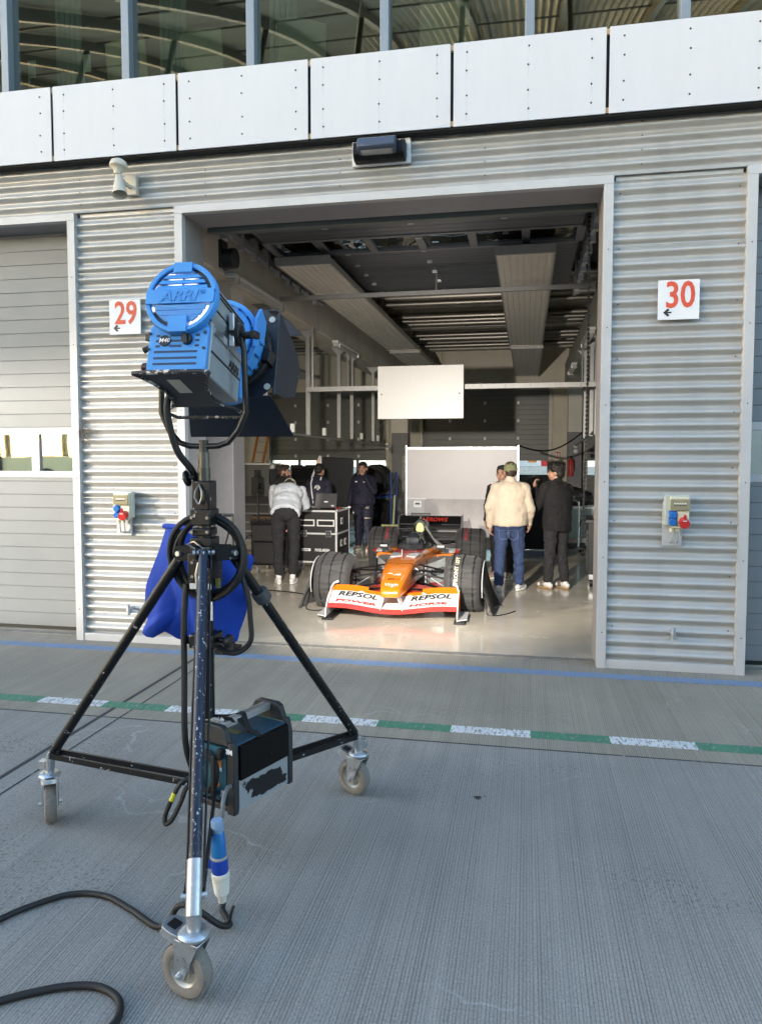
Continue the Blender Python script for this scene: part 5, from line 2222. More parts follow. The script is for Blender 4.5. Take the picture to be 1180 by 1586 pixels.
# writing on the wing
def on_wing(mbx, s, size, x, y, zoff, tilt, bold=.02, shear=.2, sx=1.):
    def fn(p):
        xx = x + p.x
        yy = y + p.y * math.cos(R(tilt))
        return V((xx, yy - .035 * (1 - min(1, abs(xx) / .5)) * .8, wz(xx) + zoff + p.y * math.sin(R(tilt)) + .003))
    mbx.text(s, size, None, 0, bold=bold, shear=shear, extrude=.0, sx=sx, fn=fn)
mb = MB()
on_wing(mb, 'REPSOL', .098, -.40, LE + .200, .112, 30, .02, .22, 1.32)
mb.build('lettering', INK, car)
mb = MB()
on_wing(mb, 'REPSOL', .098, .40, LE + .200, .112, 30, .02, .22, 1.32)
mb.build('lettering', INK, car)
mb = MB()
on_wing(mb, 'POWER', .058, -.40, LE + .080, .062, 24, .035, .1, 2.2)
mb.build('lettering', CRED, car)
mb = MB()
on_wing(mb, 'HORSE', .058, .38, LE + .080, .062, 24, .035, .1, 2.2)
mb.build('lettering', CRED, car)
for s_ in (1, -1):
    mb = MB()
    mb.prism([(-.76, .035), (-.30, .035), (-.30, .26), (-.34, .305), (-.46, .31), (-.64, .23), (-.76, .11)], s_ * .700 - .006, s_ * .700 + .006, 'x')
    o = mb.build('wing_endplate', CWHITE, car, bevel=.002)
    mb = MB()
    x0, x1 = sorted((s_ * .707, s_ * .712))
    mb.prism([(-.70, .12), (-.50, .09), (-.36, .13), (-.31, .25), (-.35, .295), (-.46, .298), (-.62, .22)], x0, x1, 'x')
    mb.build('orange_panel', ORANGE, o)
    mb = MB()
    a, b = sorted((s_ * .70, s_ * .80))
    mb.add([(s_ * .70, -.76, .035), (s_ * .80, -.70, .040), (s_ * .80, -.35, .045), (s_ * .70, -.30, .035), (s_ * .70, -.76, .047), (s_ * .80, -.70, .050), (s_ * .80, -.35, .055), (s_ * .70, -.30, .047)],
           [(0, 1, 2, 3), (7, 6, 5, 4), (0, 4, 5, 1), (1, 5, 6, 2), (2, 6, 7, 3), (3, 7, 4, 0)])
    mb.tube([(s_ * .700, -.50, .30), (s_ * .68, -.44, .345), (s_ * .64, -.40, .36)], [.008, .010, .016], 8)
    mb.build('foot_plate', CWHITE, o)
    # wing pylons
    mb = MB()
    vs = [(s_ * .070, -.74, .27), (s_ * .075, -.60, .27), (s_ * .115, -.56, .14), (s_ * .125, -.70, .095)]
    mb.add([(a - .006, b, c) for a, b, c in vs] + [(a + .006, b, c) for a, b, c in vs], [(0, 1, 2, 3), (7, 6, 5, 4), (0, 4, 5, 1), (1, 5, 6, 2), (2, 6, 7, 3), (3, 7, 4, 0)])
    mb.build('wing_pylon', CWHITE, car, bevel=.003)

# floor, bargeboards, sidepods
mb = MB()
mb.prism([(-.16, .25), (.16, .25), (.24, .9), (.58, 1.45), (.58, 2.75), (.45, 3.35), (-.45, 3.35), (-.58, 2.75), (-.58, 1.45), (-.24, .9)], .035, .05, 'z')
mb.build('floor_plate', CARB, car)
mb = MB()
mb.prism([(-.05, -.05), (.05, -.05), (.12, .5), (-.12, .5)], .17, .19, 'z')
for s_ in (1, -1):
    mb.add([(s_ * .09, -.35, .24), (s_ * .36, -.02, .20), (s_ * .36, .10, .16), (s_ * .12, .2, .15), (s_ * .09, -.35, .25), (s_ * .36, -.02, .215), (s_ * .36, .10, .23), (s_ * .12, .2, .26)],
           [(0, 1, 2, 3), (7, 6, 5, 4), (0, 4, 5, 1), (1, 5, 6, 2), (2, 6, 7, 3), (3, 7, 4, 0)])
mb.build('brake_duct', CRED, car)
SIDE = wavy('sidepod_paint', (.66, .175, .008), (.62, .62, .61), .40, .0, .02, 30)
for s_ in (1, -1):
    def rg(y, xi, xo, zt, zb):
        n = 20
        pts = []
        for k in range(n):
            a = 2 * PI * k / n
            c, q = math.cos(a), math.sin(a)
            pts.append((s_ * ((xi + xo) / 2 + (xo - xi) / 2 * math.copysign(abs(c) ** .6, c)), y, (zt + zb) / 2 + (zt - zb) / 2 * math.copysign(abs(q) ** .6, q)))
        return pts
    mb = MB()
    mb.loft([rg(1.42, .22, .55, .47, .07), rg(1.50, .20, .565, .475, .05), rg(1.9, .2, .56, .46, .05), rg(2.4, .18, .50, .40, .05), rg(3.0, .1, .38, .32, .06)])
    sp_ = mb.build('sidepod', SIDE, car, smooth=50)
    mb = MB()
    mb.loft([rg(1.405, .26, .53, .425, .10), rg(1.425, .26, .53, .425, .10)])
    mb.build('radiator_inlet', mat('inlet_dark', (.05, .045, .04), .6, var=.2), sp_)
    # forward shoulder with red tip
    mb = MB()
    sec = [(.17, .95, .555, .525), (.26, 1.15, .540, .505), (.36, 1.30, .515, .48), (.46, 1.36, .50, .47)]
    sec2 = [(.46, 1.36, .50, .47), (.53, 1.40, .49, .465), (.585, 1.45, .48, .46)]
    def shoulder(sc2, m_):
        rr = []
        for (x, y, zt, zb) in sc2:
            rr.append([(s_ * x, y, zb), (s_ * x, y + .05, zt), (s_ * x, y + .35, zt - .01), (s_ * x, y + .35, zb - .04)])
        mb.loft(rr, m_)
    shoulder(sec[:3], 0)
    shoulder(sec[2:], 1)
    shoulder(sec2[:2], 1)
    shoulder(sec2[1:], 2)
    mb.build('sidepod_shoulder', [ORANGE, CWHITE, CRED], car, bevel=.006)
    # bargeboard
    mb = MB()
    def bb(u, v):
        x = .225 + .21 * u ** .8
        y = .58 + .46 * u
        return (s_ * x, y, .09 + (.33 + .03 * u) * v)
    mb.sheet(bb, 10, 5, 0, None, .006)
    bo = mb.build('bargeboard', [wavy('bargeboard_paint', (.62, .62, .61), (.62, .035, .025), .17, .05, .02, 28, .8)], car, smooth=60)
    mb = MB()
    def fnb(p):
        u = (.55 + p.x * 1.9) if s_ > 0 else (.55 - p.x * 1.9)
        u = max(0.02, min(1, u))
        q = V(bb(u, 0))
        return V((q.x + s_ * .012, q.y - .012, .30 + p.y))
    mb.text('REPSOL', .125, None, 0, bold=.02, shear=.12, extrude=0, sx=.98, fn=fnb)
    mb.build('lettering', INK, bo)
    mb = MB()
    x0, x1 = sorted((s_ * .475, s_ * .505))
    mb.box((x0, 1.10, .10), (x1, 1.13, .46))
    mb.tube([(s_ * .25, .50, .50), (s_ * .26, .50, .08)], .006, 6)
    mb.build('turning_vane', CARB, car)
    # mirror
    mb = MB()
    mb.box((s_ * .37 - .055, 1.08, .545), (s_ * .37 + .055, 1.15, .605))
    mb.tube([(s_ * .25, 1.12, .52), (s_ * .37, 1.12, .56)], .008, 6)
    mi_ = mb.build('mirror', CARB, car, bevel=.012)
    mb = MB()
    mb.box((s_ * .37 - .045, 1.074, .575), (s_ * .37 + .045, 1.0795, .598))
    mb.build('mirror_stripe', CWHITE, mi_)

# cockpit
mb = MB()
pl = []
for k in range(24):
    a = 2 * PI * k / 24
    pl.append((.225 * math.cos(a), 1.35 + .46 * math.sin(a)))
mb.prism(pl, .50, .575, 'z')
mb.build('cockpit_rim', CARB, car, bevel=.01)
mb = MB()
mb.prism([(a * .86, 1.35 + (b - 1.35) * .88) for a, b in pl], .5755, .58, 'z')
mb.build('cockpit_opening', DARK, car)  # flat sheet, painted near black as the shade down in the cockpit
mb = MB()
def ws(u, v):
    a = R(200 + 140 * u)
    return (.17 * math.cos(a) * (1 - .1 * v), 1.05 + .20 * math.sin(a) * (1 - .3 * v) + .05 * v, .57 + .05 * v)
mb.sheet(ws, 16, 3, 0, None, .004)
mb.build('windscreen', mat('smoked_screen', (.05, .055, .06), .1, var=0, coat=1), car, smooth=60)
mb = MB()
mb.ell((0, 1.22, .655), (.10, .10, .105), 0)
mb.ell((0, 1.30, .60), (.155, .14, .09), 0)
mb.box((-.085, 1.10, .60), (.085, 1.16, .70), 0)
mb.build('head_cushion', mat('cushion_dark', (.02, .024, .03), .22, var=.4, vs=18, coat=.6), car, bevel=.01)
# roll hoop, airbox, engine cover
mb = MB()
def ab(y, hw, zt, zb, ex=2.2):
    return sring(y, hw, zt, zb, 26, ex)
mb.loft([ab(1.98, .085, .845, .62), ab(2.0, .10, .855, .58), ab(2.15, .115, .855, .45), ab(2.45, .12, .81, .35), ab(2.9, .10, .66, .2), ab(3.35, .07, .45, .15)])
mb.loft([ab(1.72, .30, .55, .30, 3), ab(1.9, .30, .64, .25, 2.4), ab(2.2, .29, .60, .2, 2.4), ab(2.7, .20, .50, .12, 2.4), ab(3.2, .13, .36, .12, 2.4)])
ec = mb.build('engine_cover', CARB, car, smooth=50)
mb = MB()
pl = [(-.035, .675), (.035, .675), (.062, .70), (.058, .75), (.035, .80), (0, .815), (-.035, .80), (-.058, .75), (-.062, .70)]
mb.prism([(a * .97, b) for a, b in pl], 1.962, 1.985, 'y')
mb.build('airbox_bung', mat('bung_lime', (.62, .66, .30), .6, var=.08), ec, bevel=.01)
mb = MB()
mb.box((-.014, 2.05, .84), (.014, 2.12, .90))
mb.box((-.135, 2.03, .895), (.135, 2.10, .915))
mb.box((-.135, 2.03, .925), (.135, 2.10, .94))
mb.box((-.135, 2.05, .91), (-.125, 2.09, .93))
mb.box((.125, 2.05, .91), (.135, 2.09, .93))
mb.build('camera_bar', CARB, car, bevel=.004)
mb = MB()
mb.tube(smooth_pts([(.08, 1.95, .76), (.16, 1.80, .68), (.24, 1.62, .60), (.33, 1.5, .54), (.40, 1.45, .50)], 5), .010, 7)
mb.tube(smooth_pts([(.09, 1.98, .72), (.2, 1.8, .62), (.33, 1.62, .55)], 5), .008, 7)
mb.build('hose', mat('hose_grey', (.30, .30, .29), .5), car)
# rear wing
RWX = .50
for s_ in (1, -1):
    mb = MB()
    mb.prism([(3.30, .26), (3.75, .26), (3.80, .785), (3.40, .785), (3.30, .65)], s_ * RWX - .008, s_ * RWX + .008, 'x')
    ep = mb.build('rear_endplate', mat('endplate_grey', (.12, .12, .125), .35, var=.06), car, bevel=.003)
for (y0, y1, z0, z1) in ((3.42, 3.62, .65, .775), (3.38, 3.55, .575, .64), (3.40, 3.60, .45, .515), (3.36, 3.6, .37, .415), (3.34, 3.6, .29, .325)):
    mb = MB()
    mb.sheet(lambda u, v: (-RWX + 2 * RWX * u, y0 + (y1 - y0) * v, z0 + (z1 - z0) * v - .02 * (v - v * v)), 4, 6, 0, None, .012)
    mb.tube([(-RWX, y0 + .004, z0 + .002), (RWX, y0 + .004, z0 + .002)], .007, 6, 1)
    mb.build('rear_wing_blade', [CARB, mat('blade_edge', (.20, .20, .21), .3, .4)], car, smooth=60)
mb = MB()
def fr_(p):
    v = (p.y + .715 - .65) / .125
    return V((.05 + p.x, 3.405 + .20 * v, .715 + p.y + .006))
mb.text('ARROWS', .075, None, 0, bold=.022, shear=.25, extrude=.0, sx=1.35, fn=fr_)
mb.build('lettering', mat('ink_bright_red', (.70, .05, .03), .5, var=0), car)
mb = MB()
mb.box((-.16, 3.35, .2), (.16, 3.62, .34))
mb.cyl((0, 3.62, .22), (0, 3.66, .22), .04)
mb.build('rear_crash_box', CARB, car)
# suspension
for s_ in (1, -1):
    mb = MB()
    for a, b in (((.13, -.22, .47), (.56, 0, .43)), ((.15, .30, .47), (.56, .02, .43)), ((.11, -.25, .27), (.58, 0, .21)), ((.14, .33, .26), (.58, .02, .21)), ((.12, -.12, .44), (.57, -.08, .36))):
        mb.tube([(s_ * a[0], a[1], a[2]), (s_ * b[0], b[1], b[2])], .011, 8)
    mb.build('front_wishbone', CARB, car)
    mb = MB()
    mb.tube([(s_ * .12, -.02, .50), (s_ * .54, -.01, .24)], .009, 8)
    mb.build('push_rod', STEEL, car)
    mb = MB()
    for a, b in (((.12, 2.75, .40), (.55, 3.0, .44)), ((.12, 3.3, .40), (.55, 3.02, .44)), ((.12, 2.7, .18), (.57, 3.0, .2)), ((.12, 3.3, .18), (.57, 3.02, .2))):
        mb.tube([(s_ * a[0], a[1], a[2]), (s_ * b[0], b[1], b[2])], .012, 8)
    mb.build('rear_wishbone', CARB, car)


# wheels in their covers
def wheel(x, y, wd, rad, steer, side, txt, tcol, tang, tsize, lab):
    e = bpy.data.objects.new('wheel', None)
    COL.objects.link(e)
    e.parent = car
    e.location = (x, y, rad)
    e.rotation_euler = (0, 0, R(steer))
    h = wd / 2
    mb = MB()
    Mx = rotm(0, 90, 0)
    mb.lathe([(.16, -h), (rad * .80, -h), (rad * .97, -h * .8), (rad, -h * .5), (rad, h * .5), (rad * .97, h * .8), (rad * .80, h), (.16, h)], 48, 0, Mx, caps=False)
    mb.build('tyre', RUBBER, e)
    mb = MB()
    mb.lathe([(.02, -h * .6), (.16, -h * .9), (.165, 0), (.16, h * .9), (.02, h * .6)], 32, 0, Mx, caps=False)
    mb.build('rim', mat('rim_gold', (.22, .21, .2), .35, .7), e)
    def wrk(a, xx):
        return noise.noise(V((math.cos(a) * 3.2 + x * 5, math.sin(a) * 3.2 + y, xx * 6))) * .012 + noise.noise(V((math.cos(a) * 9 + x, math.sin(a) * 9, xx * 5 + y))) * .012 + .003 * math.sin(a * 31 + xx * 14 + 4 * noise.noise(V((math.cos(a) * 2, xx * 9, x))))
    # cover, slightly loose and wrinkled, open below
    mb = MB()
    rc = rad + .014
    n, seg = 18, 150
    prof = [(rad * .45, -h * 1.02), (rad * .62, -h * 1.12), (rad * .8, -h * 1.14), (rad * .93, -h * 1.06), (rc * .985, -h * .86), (rc, -h * .6), (rc, -h * .25), (rc, h * .0), (rc, h * .25), (rc, h * .6), (rc * .985, h * .86), (rad * .93, h * 1.06), (rad * .8, h * 1.14), (rad * .62, h * 1.12), (rad * .45, h * 1.02)]
    vs, fs, ms = [], [], []
    seams = {(6, 0): 1}
    np_ = len(prof)
    for k in range(seg):
        a = 2 * PI * k / seg
        for j, (r_, xx) in enumerate(prof):
            w_ = wrk(a, xx)
            rr = r_ + w_ * (1 if 2 < j < np_ - 3 else .6)
            X = xx * 1.0
            yy, zz = rr * math.cos(a), rr * math.sin(a)
            zz = max(zz, -rad + .004)
            if zz < -rad * .62:      # loose hem spreads on the floor
                X *= 1 + .22 * (-zz / rad - .62) / .38
                yy *= 1.04
            vs.append((X, yy, zz))
    for k in range(seg):
        for j in range(np_ - 1):
            k2 = (k + 1) % seg
            fs.append((k * np_ + j, k2 * np_ + j, k2 * np_ + j + 1, k * np_ + j + 1))
            ms.append(0)
    mb.add(vs, fs, ms)
    # black tapes round the tread
    for xx in (-h * .62, h * .02, h * .72):
        pts = []
        for k in range(150):
            a = 2 * PI * k / 150
            r_ = rc + .006 + wrk(a, xx)
            pts.append((xx, r_ * math.cos(a), max(-rad + .004, r_ * math.sin(a))))
        vs = []
        for p in pts:
            vs += [(p[0] - .008, p[1], p[2]), (p[0] + .008, p[1], p[2])]
        n2 = len(pts)
        mb.add(vs, [(2 * k, 2 * k + 1, 2 * ((k + 1) % n2) + 1, 2 * ((k + 1) % n2)) for k in range(n2)], 1)
    c_ = mb.build('tyre_cover', [COVER, SEAM, tcol], e, smooth=70)
    mb = MB()
    def fnt(p):
        th = R(tang) + p.x / rc
        return V((-.02 * 0 + txoff - p.y, -(rc + .010 + wrk(PI - th, txoff - p.y)) * math.cos(th), (rc + .010 + wrk(PI - th, txoff - p.y)) * math.sin(th)))
    txoff = -h * .30 if side > 0 else h * .36
    mb.text(txt, tsize, None, 0, bold=.026, extrude=.0, sx=1.0, spacing=1.08, fn=fnt)
    mb.build('lettering', tcol, e)
    # hanging hem with pale piping on the outer side
    mb = MB()
    s_ = side
    def hem(u, v):
        a = R(-35 + 215 * u)
        r0 = rad * .90
        y0, z0 = r0 * math.cos(a), r0 * math.sin(a)
        zz = z0 + (-rad + .012 - z0) * v * .96
        flare = .02 + .15 * v * (1 - .25 * math.sin(a)) + .02 * math.sin(8 * a) * v
        return (s_ * (h * 1.12 + flare), y0 * (1 + .10 * v) + .012 * math.sin(11 * a) * v, max(zz, -rad + .006))
    if lab:
        mb.sheet(hem, 44, 8, 0, None, .004)
        mb.build('cover_skirt', SEAM if s_ > 0 else COVER, e, smooth=70)
        mb = MB()
        pts = [(s_ * (h * 1.14 + .02 + .006), rad * .91 * math.cos(R(a)), rad * .91 * math.sin(R(a))) for a in range(90, 205, 8)]
        mb.tube(pts, .005, 6)
        mb.build('cover_piping', mat('piping_white', (.6, .6, .6), .5), e)
    return e


wheel(-.735, 0, .365, .302, -6, -1, 'FRONT RIGHT', SEAM, 110, .05, True)
wheel(.735, 0, .355, .302, -5, 1, 'FRONT LEFT', CREAMI, 40, .060, True)
wheel(-.67, 3.02, .40, .31, 0, -1, 'REAR RIGHT', mat('ink_dark_red', (.42, .04, .05), .6, var=0), 62, .06, False)
wheel(.67, 3.02, .40, .31, 0, 1, 'REAR LEFT', MATS['ink_dark_red'], 62, .07, False)

# boards and leads on the floor round the car
for x, y, l in ((-2.06, 7.62, 'flat black board under the wing end on the flight case side'), (-.66, 7.66, 'flat black board under the wing end beside the FRONT LEFT tyre')):
    mb = MB()
    mb.box((x - .06, y - .14, .0075), (x + .06, y + .3, .03))
    tag(mb.build('floor_board', BLACK, bevel=.003), l, 'board', 'black boards under the wing ends')
mb = MB()
mb.tube(smooth_pts([(-.52, 8.25, .3), (-.42, 8.15, .12), (-.40, 8.05, .014), (-.3, 8.02, .013), (-.2, 8.12, .013), (-.1, 8.3, .013)], 6), .006, 6)
tag(mb.build('tyre_warmer_lead', RUBBER), 'thin black lead trailing from the FRONT LEFT tyre cover', 'cable')
mb = MB()
mb.tube(smooth_pts([(-2.20, 7.95, .02), (-2.30, 7.9, .013), (-2.42, 7.95, .013), (-2.48, 8.12, .013)], 6), .006, 6)
tag(mb.build('tyre_warmer_lead', RUBBER), 'thin black lead on the floor by the tyre nearest the flight case', 'cable')
mb = MB()
mb.tube(smooth_pts([(-2.3, 8.5, .013), (-2.9, 8.9, .013), (-3.6, 9.0, .013), (-4.4, 8.9, .013)], 8), .008, 6)
tag(mb.build('floor_cable', RUBBER), 'thin dark cable lying across the garage floor behind the stand', 'cable')
# ------------------------------------------------------------------ people
def tex(name, size):
    t = bpy.data.textures.get(name)
    if not t:
        t = bpy.data.textures.new(name, 'CLOUDS')
        t.noise_scale = size
        t.noise_depth = 3
    return t


def blob(mb, name, m, parent, voxel=.012, it=6, disp=0, dsize=.12, M=None):
    if M is not None:
        mb.v = [tuple(M @ V(p)) for p in mb.v]
    o = mb.build(name, m, parent, smooth=180)
    r = o.modifiers.new('merge', 'REMESH')
    r.mode = 'VOXEL'
    r.voxel_size = voxel
    r.use_smooth_shade = True
    if it:
        s_ = o.modifiers.new('soften', 'SMOOTH')
        s_.factor = .5
        s_.iterations = it
    if disp:
        for nm, k, sz in (('fold_large', 1, dsize), ('fold_small', .34, dsize * .35)):
            d = o.modifiers.new('folds', 'DISPLACE')
            d.texture = tex(nm + str(round(sz, 3)), sz)
            d.texture_coords = 'LOCAL'
            d.strength = disp * k
            d.mid_level = .5
    return o


def hand(mb, w, d, n, curl=35, flip=1, size=1.):
    """five-fingered hand: wrist w, pointing d, back of the hand towards n, thumb on flip side"""
    d = V(d).normalized()
    n = V(n)
    n = (n - d * n.dot(d)).normalized()
    s_ = d.cross(n) * flip
    w = V(w)
    mb.cap(w, w + d * .05 * size, .027 * size, .030 * size)
    mb.cap(w + d * .045 * size + s_ * .018 * size, w + d * .085 * size + s_ * .022 * size, .016 * size, .014 * size)
    mb.cap(w + d * .045 * size - s_ * .018 * size, w + d * .082 * size - s_ * .022 * size, .016 * size, .013 * size)
    for k, (off, L) in enumerate(((.030, .070), (.010, .080), (-.010, .074), (-.030, .058))):
        p = w + d * .082 * size + s_ * off * size
        a = R(curl * (.8 + .12 * k))
        q1 = p + (d * math.cos(a * .5) - n * math.sin(a * .5)) * L * .5 * size
        q2 = q1 + (d * math.cos(a * 1.4) - n * math.sin(a * 1.4)) * L * .5 * size
        mb.cap(p, q1, .0098 * size, .0092 * size, seg=8)
        mb.cap(q1, q2, .0092 * size, .0075 * size, seg=8)
    t0 = w + d * .02 * size + s_ * .026 * size
    t1 = t0 + (d * .6 + s_ * .75 - n * .25).normalized() * .038 * size
    t2 = t1 + (d * .95 + s_ * .15 - n * .3).normalized() * .032 * size
    mb.cap(t0, t1, .013 * size, .011 * size, seg=8)
    mb.cap(t1, t2, .011 * size, .008 * size, seg=8)


def head_geo(mb, c, Hm):
    M = Matrix.Translation(c) @ Hm
    mb.ell((0, -.008, .018), (.076, .096, .100), 0, M, 20, 14)
    mb.ell((0, .022, -.045), (.058, .066, .066), 0, M, 18, 12)
    mb.ell((0, .048, -.088), (.030, .030, .022), 0, M)
    mb.cap((0, .088, .008), (0, .106, -.032), .009, .014, 0, 10, M)
    for s_ in (1, -1):
        mb.ell((s_ * .078, -.008, -.012), (.012, .020, .032), 0, M)
        mb.ell((s_ * .040, .060, -.035), (.026, .026, .022), 0, M)
    mb.ell((0, .078, .030), (.050, .018, .012), 0, M)
    mb.ell((0, .084, -.062), (.024, .012, .010), 0, M)
    return M


def shoe(par, an, toe, m, sole, stripes=None):
    an, toe = V(an), V(toe)
    d = V((toe.x - an.x, toe.y - an.y, 0)).normalized()
    s_ = V((-d.y, d.x, 0))
    heel = V((an.x, an.y, 0)) - d * .05
    tip = V((toe.x, toe.y, 0))
    mb = MB()
    mb.cap(heel + V((0, 0, .050)), heel + d * .10 + V((0, 0, .055)), .036, .038)
    mb.cap(heel + d * .08 + V((0, 0, .052)), tip - d * .045 + V((0, 0, .040)), .038, .034)
    mb.cap(tip - d * .05 + V((0, 0, .040)) + s_ * .01, tip - d * .03 + V((0, 0, .036)) - s_ * .008, .034, .032)
    mb.cap(V((an.x, an.y, .06)), V((an.x, an.y, .10)), .040, .042)
    o = blob(mb, 'shoe', m, par, .009, 4)
    mb = MB()
    L = (tip - heel).length
    pl = []
    for k in range(24):
        a = 2 * PI * k / 24
        u = (math.cos(a) + 1) / 2
        wd = .040 + .008 * math.sin(u * PI) + (.004 if u > .6 else 0)
        p = heel - d * .035 + d * u * (L + .045) + s_ * wd * math.sin(a)
        pl.append((p.x, p.y))
    mb.prism(pl, .004, .030, 'z')
    mb.build('sole', sole, o, bevel=.006)
    if stripes:
        for sd in (1, -1):
            mb = MB()
            for k in range(3):
                p = heel + d * (.09 + .026 * k) + s_ * sd * .0395
                q = p + d * .018 + V((0, 0, .046)) - s_ * sd * .006
                mb.tube([p + V((0, 0, .034)), p.lerp(q, .5) + V((0, 0, .018)) + s_ * sd * .003, q + V((0, 0, .034))], .006, 6)
            mb.build('shoe_stripe', stripes, o)
    return o


def person(label, loc, rz, top, trousers, shoes, hair=None, cap_=None, s=1., g=1., J=None, head=(0, 0, 0), hands=None, sock=None, skirt=.90, collar=None, hood=False, beard=None, sole=None, stripes=None, hairstyle='short', group=None, cuff=.0, legfold=.02):
    t = thing('person', label, 'person', loc, rz)
    j = dict(pel=(0, 0, .94), che=(0, .0, 1.26), nec=(0, -.01, 1.455), hea=(0, .03, 1.60),
             sL=(-.18, -.01, 1.375), eL=(-.235, -.03, 1.12), wL=(-.235, .05, .89), sR=(.18, -.01, 1.375), eR=(.235, -.03, 1.12), wR=(.235, .05, .89),
             hL=(-.09, 0, .90), kL=(-.105, .015, .50), aL=(-.11, -.03, .09), tL=(-.13, .16, .03), hR=(.09, 0, .90), kR=(.105, .015, .50), aR=(.11, -.03, .09), tR=(.13, .16, .03))
    if J:
        j.update(J)
    j = {k: V(v) * s for k, v in j.items()}
    Hm = Euler((R(head[0]), R(head[1]), R(head[2])), 'ZYX').to_matrix().to_4x4()
    up = (j['nec'] - j['pel']).normalized()
    # ---- body, one skin
    mb = MB()
    HM = head_geo(mb, j['hea'], Hm)
    mb.cap(j['nec'] - up * .05, j['hea'] + V((0, -.01, -.05)), .056, .052)
    mb.cap(j['pel'], j['che'], .095 * g, .11 * g)
    mb.cap(j['che'], j['nec'] - up * .06, .12 * g, .07)
    for q in 'LR':
        mb.cap(j['che'] + up * .1, j['s' + q], .07, .055)
        mb.cap(j['s' + q], j['e' + q], .048, .040)
        mb.cap(j['e' + q], j['w' + q], .040, .026)
        mb.cap(j['pel'], j['h' + q], .085, .08)
        mb.cap(j['h' + q], j['k' + q], .080, .055)
        mb.cap(j['k' + q], j['a' + q], .052, .034)
        mb.cap(j['a' + q], j['t' + q] + V((0, 0, .01)), .034, .024)
        hd = (hands or {}).get(q, {})
        dd = hd.get('d', (j['w' + q] - j['e' + q]))
        hand(mb, j['w' + q], dd, hd.get('n', (-1 if q == 'L' else 1, 0, 0)), hd.get('curl', 40), hd.get('flip', 1 if q == 'L' else -1), s * 1.0)
    blob(mb, 'body', SKIN, t, .0085, 3)
    # eyes, brows, mouth
    mb = MB()
    for q in (1, -1):
        mb.ell((q * .031, .080, .006), (.012, .008, .006), 0, HM, 10, 8)
        mb.tube([HM @ V((q * .014, .091, .026)), HM @ V((q * .034, .088, .031)), HM @ V((q * .052, .076, .024))], .005, 6, 1)
    mb.tube([HM @ V((-.024, .088, -.064)), HM @ V((0, .096, -.061)), HM @ V((.024, .088, -.064))], .0045, 6, 2)
    mb.build('face', [mat('eye_dark', (.03, .025, .02), .3, var=0), mat('brow', (.03, .02, .015), .8, var=0), mat('lip', (.36, .13, .11), .5, var=0)], t)
    # ---- top
    mb = MB()
    w_ = (j['sR'] - j['sL']).normalized()
    fwd = up.cross(w_) * -1
    def torso(c, rw, rd, rh):
        m3 = Matrix((w_, fwd, up)).transposed().to_4x4()
        m3.translation = c
        mb.ell((0, 0, 0), (rw, rd, rh), 0, m3, 20, 14)
    torso(j['che'] + up * .03, .195 * g, .135 * g, .20)
    torso(j['che'] + up * .09, .165 * g, .112 * g, .12)
    torso(j['pel'].lerp(j['che'], .55), .185 * g, .140 * g, .19)
    hem = j['pel'].lerp(j['che'], (skirt - .94) / .32) if skirt else j['pel']
    m3 = Matrix((w_, fwd, up)).transposed().to_4x4()
    m3.translation = hem
    hl = (j['che'] - hem).length
    rg_ = []
    for (zz, a, b_) in ((0, .176 * g, .138 * g), (.02, .186 * g, .146 * g), (hl * .5, .19 * g, .148 * g), (hl, .18 * g, .13 * g)):
        rg_.append([tuple(m3 @ V((a * math.cos(2 * PI * k / 24), b_ * math.sin(2 * PI * k / 24), zz))) for k in range(24)])
    mb.loft(rg_)
    for q in 'LR':
        mb.cap(j['nec'] - up * .055, j['s' + q], .058 * g, .066 * g)
        mb.cap(j['che'] + up * .06, j['s' + q], .085 * g, .066 * g)
        mb.cap(j['s' + q], j['e' + q], .070 * g ** .5, .062)
        wv = j['w' + q] - j['e' + q]
        mb.cap(j['e' + q], j['w' + q] - wv.normalized() * .012, .060, .042)
    mb.cap(j['nec'] - up * .05, j['nec'] + up * .015, .074, .064)
    if collar:
        mb.cap(j['nec'] - up * .02, j['nec'] + up * .03, .070, .068)
    tp = blob(mb, 'top', top, t, .010, 5, .034, .13)
    if hood:
        mb = MB()
        for a in range(-130, 131, 20):
            p = j['nec'] + w_ * .098 * math.sin(R(a)) - fwd * .085 * math.cos(R(a)) + up * (-.012 - .045 * math.cos(R(a)) * 0)
            mb.ell(p, (.042, .042, .040), 0)
        mb.ell(j['nec'] - fwd * .125 - up * .05, (.125, .065, .10), 0)
        blob(mb, 'hood', top, t, .011, 5, .014, .07)
    # ---- trousers
    mb = MB()
    wl = V((1, 0, 0))
    mb.ell(j['pel'] + V((0, 0, -.01)), (.172 * g, .130 * g, .12), 0)
    mb.ell(j['pel'] + V((0, -.03, -.04)), (.150 * g, .115 * g, .10), 0)
    for q in 'LR':
        mb.cap(j['h' + q], j['k' + q], .102 * g ** .6, .074)
        e_ = j['k' + q].lerp(j['a' + q], 1 - cuff)
        mb.cap(j['k' + q], e_ + V((0, 0, .03 if cuff == 0 else 0)), .074, .064)
    blob(mb, 'trousers', trousers, t, .010, 4, legfold * 1.6, .075)
    if sock:
        for q in 'LR':
            mb = MB()
            mb.cap(j['k' + q].lerp(j['a' + q], .62), j['a' + q], .044, .040)
            mb.build('sock', sock, t)
    for q in 'LR':
        shoe(t, j['a' + q], j['t' + q], shoes, sole or WHITEP, stripes)
